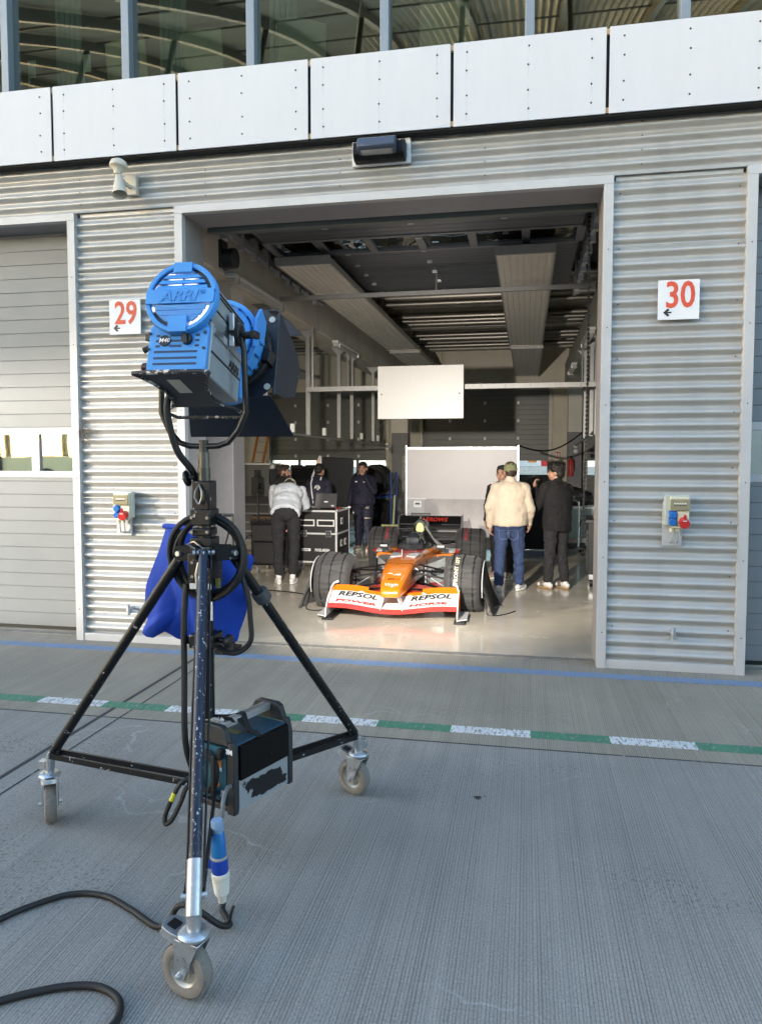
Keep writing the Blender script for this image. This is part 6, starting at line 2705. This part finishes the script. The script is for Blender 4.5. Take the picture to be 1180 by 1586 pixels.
    # ---- hair / cap
    if hair:
        mb = MB()
        if hairstyle == 'short':
            mb.ell((0, -.018, .040), (.084, .098, .088), 0, HM, 20, 14)
            mb.ell((0, -.055, -.005), (.074, .058, .070), 0, HM)
            mb.ell((0, .030, .092), (.062, .062, .034), 0, HM)
        elif hairstyle == 'thick':
            mb.ell((0, -.018, .048), (.092, .106, .094), 0, HM, 20, 14)
            mb.ell((0, -.055, -.01), (.082, .064, .080), 0, HM)
            for k in range(16):
                a = random.uniform(0, 2 * PI)
                mb.ell((.07 * math.cos(a), -.01 + .085 * math.sin(a), .085 + random.uniform(-.02, .03)), .034, 0, HM, 8, 6)
            mb.ell((0, .075, .080), (.055, .028, .032), 0, HM)
        blob(mb, 'hair', hair, t, .008, 2, .014, .03)
    if beard:
        mb = MB()
        mb.ell((0, .042, -.080), (.054, .054, .042), 0, HM)
        mb.ell((0, .082, -.052), (.030, .014, .008), 0, HM)
        for q in (1, -1):
            mb.ell((q * .058, .012, -.048), (.014, .03, .045), 0, HM)
        blob(mb, 'beard', beard, t, .007, 2)
    if cap_:
        mb = MB()
        mb.ell((0, -.012, .040), (.090, .106, .088), 0, HM, 24, 16)
        mb.cap((-.082, -.02, .018), (.082, -.02, .018), .012, .012, 0, 8, HM)
        mb.prism([(.075 * math.cos(R(a)), .075 + .085 * math.sin(R(a))) for a in range(0, 181, 15)], .024, .034, 'z', 0, HM @ rotm(-12, 0, 0))
        c_ = blob(mb, 'cap', cap_, t, .007, 2)
        mb = MB()
        mb.ell((0, -.105, .018), (.034, .012, .022), 0, HM)
        mb.build('cap_gap', hair or SKIN, c_)
    t['_j'] = 0
    del t['_j']
    return t, j, HM


FAB_TAN = mat('jacket_tan', (.50, .415, .32), .85, var=.07, vs=8, bump=.12, bs=260, sheen=.15)
JEANS = mat('jeans_blue', (.026, .046, .115), .85, var=.22, vs=14, bump=.15, bs=420)
FAB_BLK = mat('cotton_black', (.006, .0055, .0065), .9, var=.15, bump=.15, bs=240)
FAB_CHAR = mat('denim_charcoal', (.016, .0155, .017), .9, var=.25, vs=11, bump=.15, bs=300)
FAB_GREY = mat('sweater_grey', (.52, .55, .60), .95, var=.06, vs=9, bump=.15, bs=260)
FAB_NAVY = mat('work_navy', (.011, .0105, .028), .8, var=.12, bump=.12, bs=240)
HAIR = mat('hair_dark', (.008, .0055, .0045), .6, var=.4, vs=40, bump=.6, bs=120)
HAIRB = mat('hair_brown', (.022, .013, .008), .6, var=.4, vs=40, bump=.6, bs=120)
OLIVE = mat('cap_olive', (.16, .17, .085), .85, var=.08, bump=.1, bs=300)
BEIGEC = mat('cap_beige', (.42, .38, .30), .85, var=.08)
SHOEW = mat('shoe_white', (.66, .65, .62), .6, var=.1, vs=30)
SHOEG = mat('shoe_grey', (.26, .24, .22), .7, var=.2, vs=30)
GUM = mat('gum_sole', (.33, .21, .10), .6, var=.08)

# man in the tan jacket, back to the camera
t, j, HM = person('heavyset man in tan jacket, blue jeans and olive cap, seen from behind', (-.20, 9.62, .006), -4, FAB_TAN, JEANS, SHOEW, hair=HAIRB, cap_=OLIVE, s=.965, g=1.24, head=(6, 0, 14),
       J=dict(aL=(-.13, -.10, .09), tL=(-.17, .09, .03), aR=(.13, .02, .09), tR=(.19, .20, .03), kL=(-.125, -.02, .5), kR=(.12, .03, .50), eL=(-.27, -.05, 1.12), wL=(-.265, .02, .86), eR=(.275, -.02, 1.12), wR=(.25, .10, .89)), skirt=.88, collar=True)
mb = MB()
z0 = .90
for q in (1, -1):
    pl = [(q * .065 - .052, .795), (q * .065 + .052, .795), (q * .065 + .056, .70), (q * .065, .670), (q * .065 - .056, .70)]
    pts = [(a, -.178 + .02 * abs(a) / .12, b) for a, b in pl]
    mb.tube(pts, .0028, 5, closed=True)
mb.tube([(0, -.168, .86), (0, -.176, .74)], .0028, 5)
mb.tube([(-.17, -.10, .855), (-.10, -.155, .858), (0, -.172, .858), (.10, -.155, .858), (.17, -.10, .855)], .003, 5)
mb.build('jeans_stitching', mat('stitch_pale', (.12, .17, .30), .8), t)

# man in the black hoodie, phone held up to his face
t, j, HM = person('man in black hoodie and trousers with striped white shoes, raising a hand to his mouth', (.40, 9.86, .006), 38, FAB_BLK, FAB_CHAR, SHOEW, hair=HAIR, s=.955, g=1.06, head=(3, 0, 38), hairstyle='thick',
       J=dict(aL=(-.11, .04, .09), tL=(-.12, .24, .03), aR=(.105, -.06, .09), tR=(.12, .14, .03), eL=(-.27, .10, 1.12), wL=(-.185, .245, 1.385), eR=(.235, .05, 1.11), wR=(.17, .20, .95), sL=(-.18, .02, 1.40)), skirt=.80, hood=True, cuff=.12, legfold=.026,
       hands=dict(L=dict(d=(-.05, -.02, 1), n=(-.8, .8, 0), curl=70)), sole=GUM, stripes=INK)
mb = MB()
mb.cbox((0, 0, 0), (.072, .012, .145), 0, Matrix.Translation((-.17, .30, 1.46)) @ rotm(75, 20, 30))
ph = mb.build('held_phone', BLACK, None, bevel=.008)
ph.location = t.location
ph.rotation_euler = t.rotation_euler
tag(ph, 'small black phone held up in the hand of the man in the hoodie', 'phone')

# man bending over the flight case
t, j, HM = person('man in pale grey sweatshirt and cap bending forward over the flight case', (-3.20, 9.55, .006), 15, FAB_GREY, FAB_CHAR, SHOEW, hair=HAIRB, cap_=BEIGEC, s=1.0, g=1.08, head=(-62, 0, -6),
       J=dict(pel=(0, -.06, 1.0), che=(.01, .19, 1.20), nec=(.025, .40, 1.29), hea=(.03, .52, 1.30), sL=(-.18, .31, 1.27), sR=(.205, .31, 1.25), eL=(-.20, .42, 1.04), wL=(-.06, .57, .96), eR=(.26, .44, 1.04), wR=(.19, .62, .965),
              hL=(-.095, -.06, .95), hR=(.095, -.06, .95), kL=(-.11, -.02, .52), kR=(.115, -.02, .52), aL=(-.10, -.04, .09), tL=(-.13, .15, .03), aR=(.085, -.04, .09), tR=(.12, .14, .03)), skirt=.87, sock=WHITEP, cuff=.20,
       hands=dict(L=dict(n=(0, 0, 1)), R=dict(n=(0, 0, 1))))
mb = MB()
mb.text('ks', .032, Matrix.Translation((.02, -.1785, .74)) @ rotm(90, 90, 0), 0, bold=.03, extrude=.003)
mb.build('trouser_print', mat('print_pink', (.5, .17, .16), .7), t)

# dark haired man in profile behind him
t, j, HM = person('dark haired man in black shirt looking sideways behind the bending man', (-3.90, 11.5, .006), -25, FAB_BLK, FAB_BLK, SHOEG, hair=HAIRB, s=.925, head=(-4, 0, -55), beard=HAIRB)
# navy overall from behind, with a pale lanyard and an emblem
t, j, HM = person('man in navy work jacket with pale piping, head bowed, seen from behind', (-3.52, 12.3, .006), -12, FAB_NAVY, FAB_NAVY, SHOEG, hair=HAIR, s=.93, g=1.14, head=(-18, 0, 0))
mb = MB()
mb.tube([(-.07, -.105, 1.36), (-.075, -.15, 1.27), (-.055, -.158, 1.12), (-.03, -.158, .98), (-.02, -.15, .88)], .011, 6)
mb.tube([(.085, -.075, 1.38), (.092, -.115, 1.33)], .012, 6)
mb.build('pale_piping', WHITEP, t)
mb = MB()
for k in range(5):
    a = .05 + .025 * k
    mb.tube([(.06 + .055 * math.cos(PI * u), -.172, 1.185 + (.012 + .012 * k) * math.sin(PI * u)) for u in [i / 8 for i in range(9)]], .0035, 5)
mb.text('AS', .045, Matrix.Translation((.07, -.174, 1.175)) @ rotm(90, 0, 0), 0, bold=.02, shear=.2)
mb.build('back_emblem', WINK, t)
# navy overall facing the camera, hand at his mouth
t, j, HM = person('bearded man in navy work clothes facing the camera with his hand over his mouth', (-2.93, 13.2, .006), 172, FAB_NAVY, FAB_NAVY, SHOEG, hair=HAIR, s=.945, g=1.16, head=(-6, 0, 6), beard=HAIRB,
       J=dict(eL=(-.26, .13, 1.16), wL=(-.065, .165, 1.47), eR=(.26, -.03, 1.10), wR=(.30, .06, .86)), hands=dict(L=dict(d=(.62, -.02, .60), n=(0, 1, .2), curl=45)))
mb = MB()
mb.text('AS', .04, Matrix.Translation((-.075, .163, 1.27)) @ rotm(90, 0, 180), 0, bold=.02, shear=.2)
mb.box((.06, .158, 1.265), (.10, .163, 1.285))
mb.build('chest_emblem', WINK, t)
mb = MB()
mb.box((-.16, -.02, .60), (-.06, .105, .62))
mb.text('AS', .06, Matrix.Translation((-.11, .106, .80)) @ rotm(90, 0, 180), 0, bold=.02, shear=.2)
mb.build('trouser_patch', mat('patch_tan', (.42, .36, .3), .7), t)
# man mostly hidden behind the tan jacket
t, j, HM = person('dark haired man facing the camera, almost hidden behind the tan jacket', (-.325, 10.55, .006), 165, FAB_BLK, FAB_BLK, SHOEG, hair=HAIR, s=.93, head=(0, 0, 0))

# ------------------------------------------------------------------ gear in the garage
CASEB = mat('case_black', (.012, .012, .0125), .6, var=.12, vs=20, bump=.15, bs=500, chip=((.2, .2, .2), .08, 40))


def flight_case(label, loc, rz, W_, D_, H_, detailed=True):
    t = thing('flight_case', label, 'flight case', loc, rz, 'flight cases on casters')
    z0 = .13
    mb = MB()
    mb.box((-W_ / 2 + .006, .006, z0 + .004), (W_ / 2 - .006, D_ - .006, z0 + H_ - .004))
    mb.build('shell', CASEB, t)
    mb = MB()
    e = .028
    for x in (-W_ / 2, W_ / 2 - e):
        for y in (0, D_ - e):
            mb.box((x, y, z0), (x + e, y + e, z0 + H_))
    for z in (z0, z0 + H_ - e, z0 + H_ * .54):
        for y in (-.001, D_ - e + .001):
            mb.box((-W_ / 2 + e, y, z), (W_ / 2 - e, y + e, z + e))
        for x in (-W_ / 2 - .001, W_ / 2 - e + .001):
            mb.box((x, e, z), (x + e, D_ - e, z + e))
    mb.build('edge_trim', mat('case_trim', (.74, .74, .75), .35, .3, var=.05) if detailed else BLACKM, t, bevel=.003)
    mb = MB()
    for x in (-W_ / 2, W_ / 2):
        for y in (0, D_):
            for z in (z0, z0 + H_):
                mb.ell((x, y, z), .026, 0, None, 10, 8)
    mb.build('ball_corner', ALU if detailed else BLACKM, t)
    if detailed:
        zl = z0 + H_ * .54 + .014
        for x in (-W_ * .28, W_ * .30):
            mb = MB()
            mb.box((x - .045, -.008, zl - .05), (x + .045, -.001, zl + .05))
            mb.box((x - .030, -.012, zl - .035), (x + .030, -.008, zl + .035), 1)
            mb.box((x - .012, -.018, zl - .02), (x + .012, -.012, zl + .02), 0)
            mb.build('butterfly_latch', [STEEL, DKGREY], t, bevel=.002)
        zt = z0 + H_ * .76
        for x in (-W_ * .235, W_ * .235):
            mb = MB()
            w2, h2 = W_ * .205, .05
            mb.box((x - w2, -.006, zt - h2), (x + w2, -.001, zt - h2 + .018))
            mb.box((x - w2, -.006, zt + h2 - .018), (x + w2, -.001, zt + h2))
            mb.box((x - w2, -.006, zt - h2 + .018), (x - w2 + .018, -.001, zt + h2 - .018))
            mb.box((x + w2 - .018, -.006, zt - h2 + .018), (x + w2, -.001, zt + h2 - .018))
            mb.box((x - w2 + .018, -.0035, zt - h2 + .018), (x + w2 - .018, .0, zt + h2 - .018), 1)
            mb.build('label_frame', [WHITEP, DARK], t)
        mb = MB()
        mb.text('PIXELMESH', .058, Matrix.Translation((.10, -.003, z0 + H_ * .245)) @ rotm(90, 0, 0), 0, bold=.025, sx=.80)
        mb.box((-.225, -.0025, z0 + H_ * .225), (-.085, -.0005, z0 + H_ * .275))
        mb.build('lettering', WINK, t)
        mb = MB()
        mb.text('pmt', .05, Matrix.Translation((-.155, -.0036, z0 + H_ * .252)) @ rotm(90, 0, 0), 0, bold=.02)
        mb.build('lettering', INK, t)
        mb = MB()
        for (y, z) in ((.22, z0 + H_ * .78), (.2, z0 + H_ * .36), (.42, z0 + H_ * .36)):
            mb.box((W_ / 2 - .005, y, z - .05), (W_ / 2 + .0, y + .10, z + .05))
            mb.box((W_ / 2 - .004, y + .02, z - .03), (W_ / 2 + .001, y + .08, z + .03), 1)
        mb.build('side_sticker', [WINK, CASEB], t)
    for x in (-W_ / 2 + .07, W_ / 2 - .07):
        for y in (.08, D_ - .08):
            mb = MB()
            mb.cyl((x - .016, y + .02, .05), (x + .016, y + .02, .05), .050, seg=20)
            mb.box((x - .03, y - .02, .10), (x + .03, y + .05, .13), 1)
            mb.box((x - .026, y + .0, .04), (x - .02, y + .04, .11), 1)
            mb.box((x + .02, y + .0, .04), (x + .026, y + .04, .11), 1)
            mb.build('caster', [mat('caster_grey', (.17, .17, .17), .6, var=.1), ALU], t)
    return t


flight_case('black flight case with bright edges carrying the open laptop', (-3.09, 10.62, .006), -2, .66, .70, .80)
flight_case('plain black case on casters behind the legs of the bending man', (-3.70, 10.25, .006), 0, .55, .6, .62, False)
# laptop
t = thing('laptop', 'dark laptop standing open on the flight case', 'laptop', (-3.00, 10.86, .945), -4)
mb = MB()
mb.box((-.17, .02, .0), (.17, .25, .018))
mb.build('keyboard_base', DKGREY, t, bevel=.004)
mb = MB()
Mx = rotm(-10, 0, 0)
mb.box((-.17, -.006, .01), (.17, .006, .235), 0, Mx)
mb.build('lid', mat('laptop_grey', (.055, .055, .058), .45, .3), t, bevel=.005)
mb = MB()
mb.box((-.03, -.0085, .095), (.03, -.007, .112), 0, Mx)
mb.build('lid_sticker', WINK, t)
mb = MB()
mb.text('W', .035, Mx @ Matrix.Translation((.11, -.0085, .04)) @ rotm(90, 0, 0), 0, bold=.04, sx=1.3)
mb.build('lid_sticker', WINK, t)
# small tools on the case
for k, (x, y) in enumerate(((-3.24, 10.7), (-3.16, 10.78), (-2.78, 10.74), (-2.73, 10.9), (-3.08, 10.72))):
    mb = MB()
    a = R(35 * k)
    d = V((math.cos(a), math.sin(a), 0))
    p = V((x, y, .957))
    mb.tube([p - d * .05, p, p + d * .03, p + d * .07], [.006, .007, .012, .012], 8)
    tag(mb.build('hand_tool', [mat('tool_brass', (.4, .33, .14), .35, .6), STEEL, RED][k % 3], bevel=.002), 'small hand tool lying on top of the flight case', 'tool', 'hand tools on the flight case')

# whiteboard
t = thing('whiteboard', 'large pale wheeled board standing behind the racing car', 'whiteboard', (-1.115, 12.95, .006), 0)
mb = MB()
mb.box((-.96, -.015, .13), (.96, .015, 1.88))
mb.build('panel', mat('panel_pinkish', (.55, .52, .53), .4, var=.05, vs=1.5, chip=((.40, .38, .39), .07, 3)), t)
mb = MB()
for x in (-.99, .96):
    mb.box((x, -.03, 0.05), (x + .035, .03, 1.93))
mb.box((-.96, -.028, 1.86), (.96, .028, 1.90))
mb.box((-.96, -.022, .10), (.96, .022, .14))
mb.build('board_frame', ALU, t, bevel=.003)
mb = MB()
mb.box((-.95, -.019, .2), (.955, -.0155, .985))
mb.build('lower_sheet', mat('lower_sheet', (.36, .34, .345), .5, var=.16, vs=2.2, chip=((.16, .15, .15), .12, 3.2)), t)
mb = MB()
mb.box((-.95, -.026, .975), (-.62, -.0195, .995), 1)
mb.box((-.95, -.024, .72), (-.65, -.0195, .975), 0)
mb.box((-.84, -.028, .83), (-.70, -.0245, .95), 1)
mb.box((-.81, -.0295, .88), (-.73, -.0282, .91), 2)
mb.build('paper_label', [mat('label_grey', (.42, .42, .43), .5), WHITE, DKGREY], t)
for x in (-.98, .98):
    mb = MB()
    mb.box((x - .02, -.25, .045), (x + .02, .25, .085))
    mb.cyl((x - .015, -.22, .03), (x + .015, -.22, .03), .03, seg=14)
    mb.cyl((x - .015, .22, .03), (x + .015, .22, .03), .03, seg=14)
    mb.build('board_foot', ALU, t)
# black screen next to it
t = thing('black_screen', 'low black screen panel on a blue grey base behind the two standing men', 'screen panel', (.22, 13.2, .006))
mb = MB()
mb.box((-.36, -.02, .10), (.30, .02, 1.05))
mb.build('panel', FAB_BLK, t)
mb = MB()
mb.box((-.38, -.03, .075), (.32, .03, .10))
mb.build('edge_bar', ALU, t)
mb = MB()
mb.box((-.34, -.1, 0), (.28, .1, .07))
mb.build('base', mat('base_bluegrey', (.12, .15, .20), .5), t)

# tool cabinet by the right jamb
t = thing('tool_cabinet', 'black drawer cabinet on casters just inside the door frame', 'tool cabinet', (.98, 10.45, .006), -4)
mb = MB()
mb.box((-.14, -.42, .17), (.40, .36, .86))
mb.build('cabinet_body', mat('cabinet_black', (.014, .0145, .016), .4, .2, var=.1), t, bevel=.01)
for k in range(7):
    z = .24 + .075 * k
    for (y0, y1) in ((-.40, -.03), (-.01, .34)):
        if k < 3 and y0 > -.2:
            continue
        mb = MB()
        mb.box((-.152, y0, z), (-.141, y1, z + .066))
        mb.box((-.160, y0 + .02, z + .05), (-.152, y1 - .02, z + .06), 1)
        mb.build('drawer', [mat('drawer_grey', (.06, .062, .066), .4, .2), mat('drawer_edge', (.22, .22, .23), .35, .6)], t, bevel=.002)
mb = MB()
mb.tube([(-.20, -.40, .84), (-.24, -.38, .80), (-.24, .30, .80), (-.20, .34, .84)], .014, 8)
mb.box((-.17, -.43, .855), (.41, .37, .90))
mb.build('worktop', mat('worktop_black', (.025, .025, .028), .5), t, bevel=.006)
for x in (-.09, .34):
    for y in (-.36, .30):
        mb = MB()
        mb.cyl((x - .02, y, .055), (x + .02, y, .055), .055, seg=20)
        mb.box((x - .03, y - .03, .10), (x + .03, y + .03, .17), 1)
        mb.build('caster', [RUBBER, ALU], t)
mb = MB()
mb.box((.90, 10.2, .907), (1.02, 10.34, .95))
tag(mb.build('parts_tray', mat('tray_brown', (.4, .24, .14), .6, var=.15), bevel=.004), 'small brown tray of parts on the tool cabinet', 'tray')

# things in the right rear corner
t = thing('parts_chest', 'pale green chest carrying a soft black bag at the back of the garage', 'chest', (1.02, 14.6, .006))
CH = mat('chest_green', (.40, .48, .44), .5, var=.05)
mb = MB()
mb.box((-.42, 0, .16), (.5, .5, .72))
mb.build('chest_body', CH, t, bevel=.012)
mb = MB()
mb.box((-.44, -.02, .72), (.52, .52, .77))
mb.build('chest_lid', WHITE, t, bevel=.01)
mb = MB()
for x in (-.3, .4):
    mb.box((x, .05, 0), (x + .06, .45, .16))
mb.build('skid', BLACK, t)
mb = MB()
mb.ell((.92, 14.85, .95), (.34, .20, .19))
mb.ell((.75, 14.8, 1.0), (.18, .18, .17))
mb.ell((1.1, 14.85, .93), (.2, .18, .15))
tag(blob(mb, 'black_bag', mat('bag_black', (.006, .006, .0065), .55, var=.2), None, .02, 3, .05, .1), 'soft black bag on the pale green chest', 'bag')
t = thing('hand_trolley', 'steel tube platform trolley in front of the pale green chest', 'trolley', (.68, 13.4, .006))
mb = MB()
mb.box((-.28, -.3, .12), (.38, .4, .16))
mb.build('platform', BLACK, t, bevel=.006)
mb = MB()
mb.tube(smooth_pts([(.22, -.26, .14), (.22, -.26, .85), (.20, -.26, .95), (.10, -.26, .98), (-.02, -.26, .97)], 5), .013, 8)
mb.tube(smooth_pts([(-.20, -.24, .14), (-.2, -.24, .55), (-.22, -.24, .62), (-.28, -.24, .63)], 5), .013, 8)
mb.build('push_handle', STEEL, t)
for x in (-.2, .3):
    for y in (-.22, .32):
        mb = MB()
        mb.cyl((x - .02, y, .06), (x + .02, y, .06), .06, seg=18)
        mb.build('wheel', RUBBER, t)
# fire extinguisher and sign
t = thing('fire_extinguisher', 'red fire extinguisher on a dark grey rear column', 'fire extinguisher', (1.22, 21.27, 1.18))
mb = MB()
mb.lathe([(.0, 0), (.075, .0), (.08, .02), (.08, .40), (.06, .46), (.025, .49), (.02, .53)], 20)
mb.build('cylinder', RED, t)
mb = MB()
mb.box((-.03, -.06, .52), (.03, .05, .56))
mb.tube([(0, -.03, .53), (.09, -.06, .45), (.10, -.06, .15)], .012, 8)
mb.build('valve_hose', BLACK, t)
mb = MB()
mb.box((.78, 21.985, 1.68), (.99, 21.995, 1.89), 0)
mb.box((.80, 21.983, 1.70), (.97, 21.986, 1.87), 1)
mb.prism([(.82, 1.72), (.87, 1.72), (.87, 1.82), (.845, 1.85), (.82, 1.82)], 21.980, 21.984, 'y', 0)
mb.prism([(.90, 1.72), (.94, 1.72), (.95, 1.80), (.92, 1.85), (.89, 1.80)], 21.980, 21.984, 'y', 0)
tag(mb.build('fire_sign', [WINK, RED]), 'small red and white fire point sign on the rear wall', 'sign')

# dark display panel on a stand behind the flight case
t = thing('display_panel', 'tilted dark display panel behind the man with pale piping', 'display', (-3.62, 14.0, .006), -3)
mb = MB()
mb.prism([(-.33, .6), (.30, .6), (.32, 1.69), (-.33, 1.73)], -.03, .03, 'y')
mb.build('screen', mat('screen_dark', (.016, .016, .018), .35, var=.15), t, bevel=.01)
mb = MB()
mb.tube([(-.34, -.04, 1.74), (-.36, -.05, 1.72), (-.52, -.05, 1.30)], .022, 8)
mb.box((-.36, -.034, .6), (-.325, .034, 1.74))
mb.build('edge_strip', WHITEP, t)
mb = MB()
mb.cyl((0, 0, .0), (0, 0, .6), .03, seg=12)
mb.box((-.3, -.25, 0), (.3, .25, .04))
mb.build('stand', BLACKM, t)


# big tyres
def big_tyre(label, loc, rz, rad, wd, group=None, flat=False):
    t = thing('spare_tyre', label, 'tyre', loc, rz, group)
    mb = MB()
    Mx = rotm(0, 90, 0)
    h = wd / 2
    mb.lathe([(rad * .55, -h * .8), (rad * .75, -h * 1.02), (rad * .92, -h), (rad * .96, -h * .8), (rad * .97, 0), (rad * .96, h * .8), (rad * .92, h), (rad * .75, h * 1.02), (rad * .55, h * .8)], 48, 0, Mx, caps=False)
    for k in range(40):
        Mk = Mx @ Matrix.Rotation(2 * PI * k / 40, 4, 'Z')
        for s_ in (-1, 1):
            mb.box((rad * .94, -.018 * rad / .5, min(s_ * h * .12, s_ * h)), (rad * 1.0, .020 * rad / .5, max(s_ * h * .12, s_ * h)), 0, Mk @ rotm(0, 0, 0))
    mb.build('tread', RUBBER, t)
    mb = MB()
    mb.lathe([(rad * .2, -h * .3), (rad * .52, -h * .7), (rad * .56, 0), (rad * .52, h * .7), (rad * .2, h * .3)], 28, 0, Mx, caps=True)
    mb.build('rim', DKGREY, t)
    return t


big_tyre('huge chunky tyre standing behind the dark haired man', (-4.62, 15.0, .78), 20, .78, .55)
t = thing('tyre_rack', 'blue steel rack holding chunky tyres near the rear column', 'rack', (-3.28, 15.6, .006))
mb = MB()
for x in (-.35, .42):
    for y in (0, .7):
        mb.cyl((x, y, 0), (x, y, 1.38), .022, seg=8)
for z in (.12, .86):
    for y in (0, .7):
        mb.cyl((-.35, y, z), (.42, y, z), .02, seg=8)
    for x in (-.35, .42):
        mb.cyl((x, 0, z), (x, .7, z), .02, seg=8)
mb.build('rack_frame', mat('rack_blue', (.025, .06, .28), .45, .1, var=.1), t)
big_tyre('chunky tyre on the upper shelf of the blue rack', (-3.24, 15.95, 1.22), 75, .34, .30, 'tyres in the blue rack')
big_tyre('chunky tyre on the lower shelf of the blue rack', (-3.2, 15.95, .47), 75, .34, .30, 'tyres in the blue rack')
# black and yellow-green poles, air hose by the column
mb = MB()
mb.tube([(-2.75, 15.2, .012), (-2.71, 15.25, .92)], .022, 8)
tag(mb.build('marker_pole', mat('pole_lime', (.52, .54, .22), .5)), 'pale lime pole leaning beside the blue rack', 'pole')
mb = MB()
mb.tube([(-2.75, 14.0, .40), (-2.35, 14.0, .40)], .02, 8)
for x in (-2.72, -2.38):
    mb.cyl((x, 14.0, .006), (x, 14.0, .41), .014, seg=8)
tag(mb.build('axle_stand', mat('stand_lime', (.5, .52, .25), .5)), 'low pale lime bar stand behind the rear tyre', 'stand')
mb = MB()
mb.tube(smooth_pts([(-2.95, 17.6, 1.55), (-2.75, 17.4, 1.50), (-2.70, 17.2, 1.0), (-2.68, 16.6, .7), (-2.45, 15.2, .45), (-2.3, 13.5, .3), (-2.25, 12.4, .15)], 8), .016, 7)
tag(mb.build('air_hose', RUBBER), 'black hose drooping from the grey column down towards the racing car', 'hose')
mb = MB()
mb.box((-2.93, 17.5, .9), (-2.78, 17.56, 1.75))
for k in range(9):
    a = k * .7
    mb.tube(smooth_pts([(-2.86 + .05 * math.sin(a), 17.45, 1.7 - .08 * k), (-2.80 + .04 * math.cos(a), 17.40, 1.6 - .08 * k), (-2.88, 17.43, 1.52 - .08 * k)], 4), .012, 6)
tag(mb.build('cable_bundle', [mat('bundle_grey', (.32, .31, .28), .6, var=.3, vs=20)]), 'tangle of pale cables beside the grey rear column', 'cable')


# left side: stands with monitors, cabinet, ladder
def tripod(label, loc, h_, extra):
    t = thing('tripod_stand', label, 'tripod', loc, random.uniform(0, 90), 'black tripods with gear')
    mb = MB()
    mb.cyl((0, 0, .3), (0, 0, h_), .018, .014, 10)
    mb.build('pole', BLACKM, t)
    for k in range(3):
        a = 2 * PI * k / 3
        mb = MB()
        mb.cyl((.02 * math.cos(a), .02 * math.sin(a), .55), (.42 * math.cos(a), .42 * math.sin(a), .012), .012, .012, 8)
        mb.build('leg', BLACKM, t)
    mb = MB()
    if extra == 'box':
        mb.box((-.12, -.06, h_ - .32), (.12, .06, h_ - .05))
        mb.cyl((0, -.061, h_ - .2), (0, -.09, h_ - .2), .05, seg=18)
        mb.box((-.05, -.04, h_ - .05), (.05, .04, h_ + .08))
    else:
        mb.box((-.05, -.05, h_ - .25), (.06, .05, h_))
        mb.ell((0, 0, h_ + .04), (.05, .05, .06), 1)
        mb.cyl((0, -.02, h_ - .4), (.05, .02, h_ - .33), .03, seg=12, mi=1)
    mb.build('head', [BLACK, mat('head_grey', (.42, .42, .40), .4, .3)], t, bevel=.005)
    return t


tripod('black tripod carrying boxy gear in front of the grey cabinet', (-4.60, 12.2, .006), 1.42, 'box')
tripod('black tripod with a pale grey head next to the dark haired man', (-4.22, 11.9, .006), 1.52, 'ball')
t = thing('equipment_cabinet', 'grey equipment cabinet behind the black tripods', 'cabinet', (-5.15, 13.2, .006))
mb = MB()
mb.box((-.5, 0, .1), (.42, .6, 1.58))
mb.build('cabinet_body', mat('equip_grey', (.08, .08, .078), .5, var=.1), t, bevel=.01)
mb = MB()
mb.box((-.52, -.02, 1.58), (.44, .62, 1.60))
mb.build('top_edge', WHITEP, t)
for k in range(5):
    mb = MB()
    mb.box((-.46, -.012, .16 + .17 * k), (.38, 0, .30 + .17 * k))
    mb.build('drawer', BLACK, t, bevel=.003)
t = thing('orange_ladder', 'orange ladder leaning by the cream rear wall', 'ladder', (-8.5, 21.2, .006), 0)
for x in (0, .34):
    mb = MB()
    mb.tube([(x, 0, 0), (x + .45, .7, 3.2)], .04, 8)
    mb.build('rail', mat('ladder_orange', (.62, .20, .03), .5), t)
for k in range(9):
    u = .08 + .1 * k
    mb = MB()
    mb.tube([(.45 * u, .7 * u, 3.2 * u), (.34 + .45 * u, .7 * u, 3.2 * u)], .018, 6)
    mb.build('rung', ALU, t)
# storage boxes far left
for k, (x, z, l) in enumerate(((-4.62, .006, 'lower black crate on the floor under the tripods'), (-4.62, .33, 'upper black crate stacked on the floor under the tripods'))):
    mb = MB()
    mb.box((x - .3, 12.7, z), (x + .3, 13.1, z + .31))
    mb.box((x - .32, 12.68, z + .27), (x + .32, 13.12, z + .32), 1)
    tag(mb.build('storage_crate', [mat('crate_black', (.02, .02, .022), .55), mat('crate_brown', (.12, .07, .035), .7)], bevel=.006), l, 'crate')
# red-and-white valves / outlet boxes on the rear right wall
for k, (x, z) in enumerate(((1.62, 1.15), (1.62, 1.45))):
    mb = MB()
    mb.box((x - .1, 21.88, z), (x + .02, 21.98, z + .2))
    mb.cyl((x - .04, 21.93, z + .2), (x - .04, 21.93, z + 1.9), .018, seg=8)
    tag(mb.build('outlet_box', mat('outlet_cream', (.45, .42, .35), .5), bevel=.006), ('lower' if k == 0 else 'upper') + ' cream outlet box with conduit near the red fire extinguisher', 'outlet box')
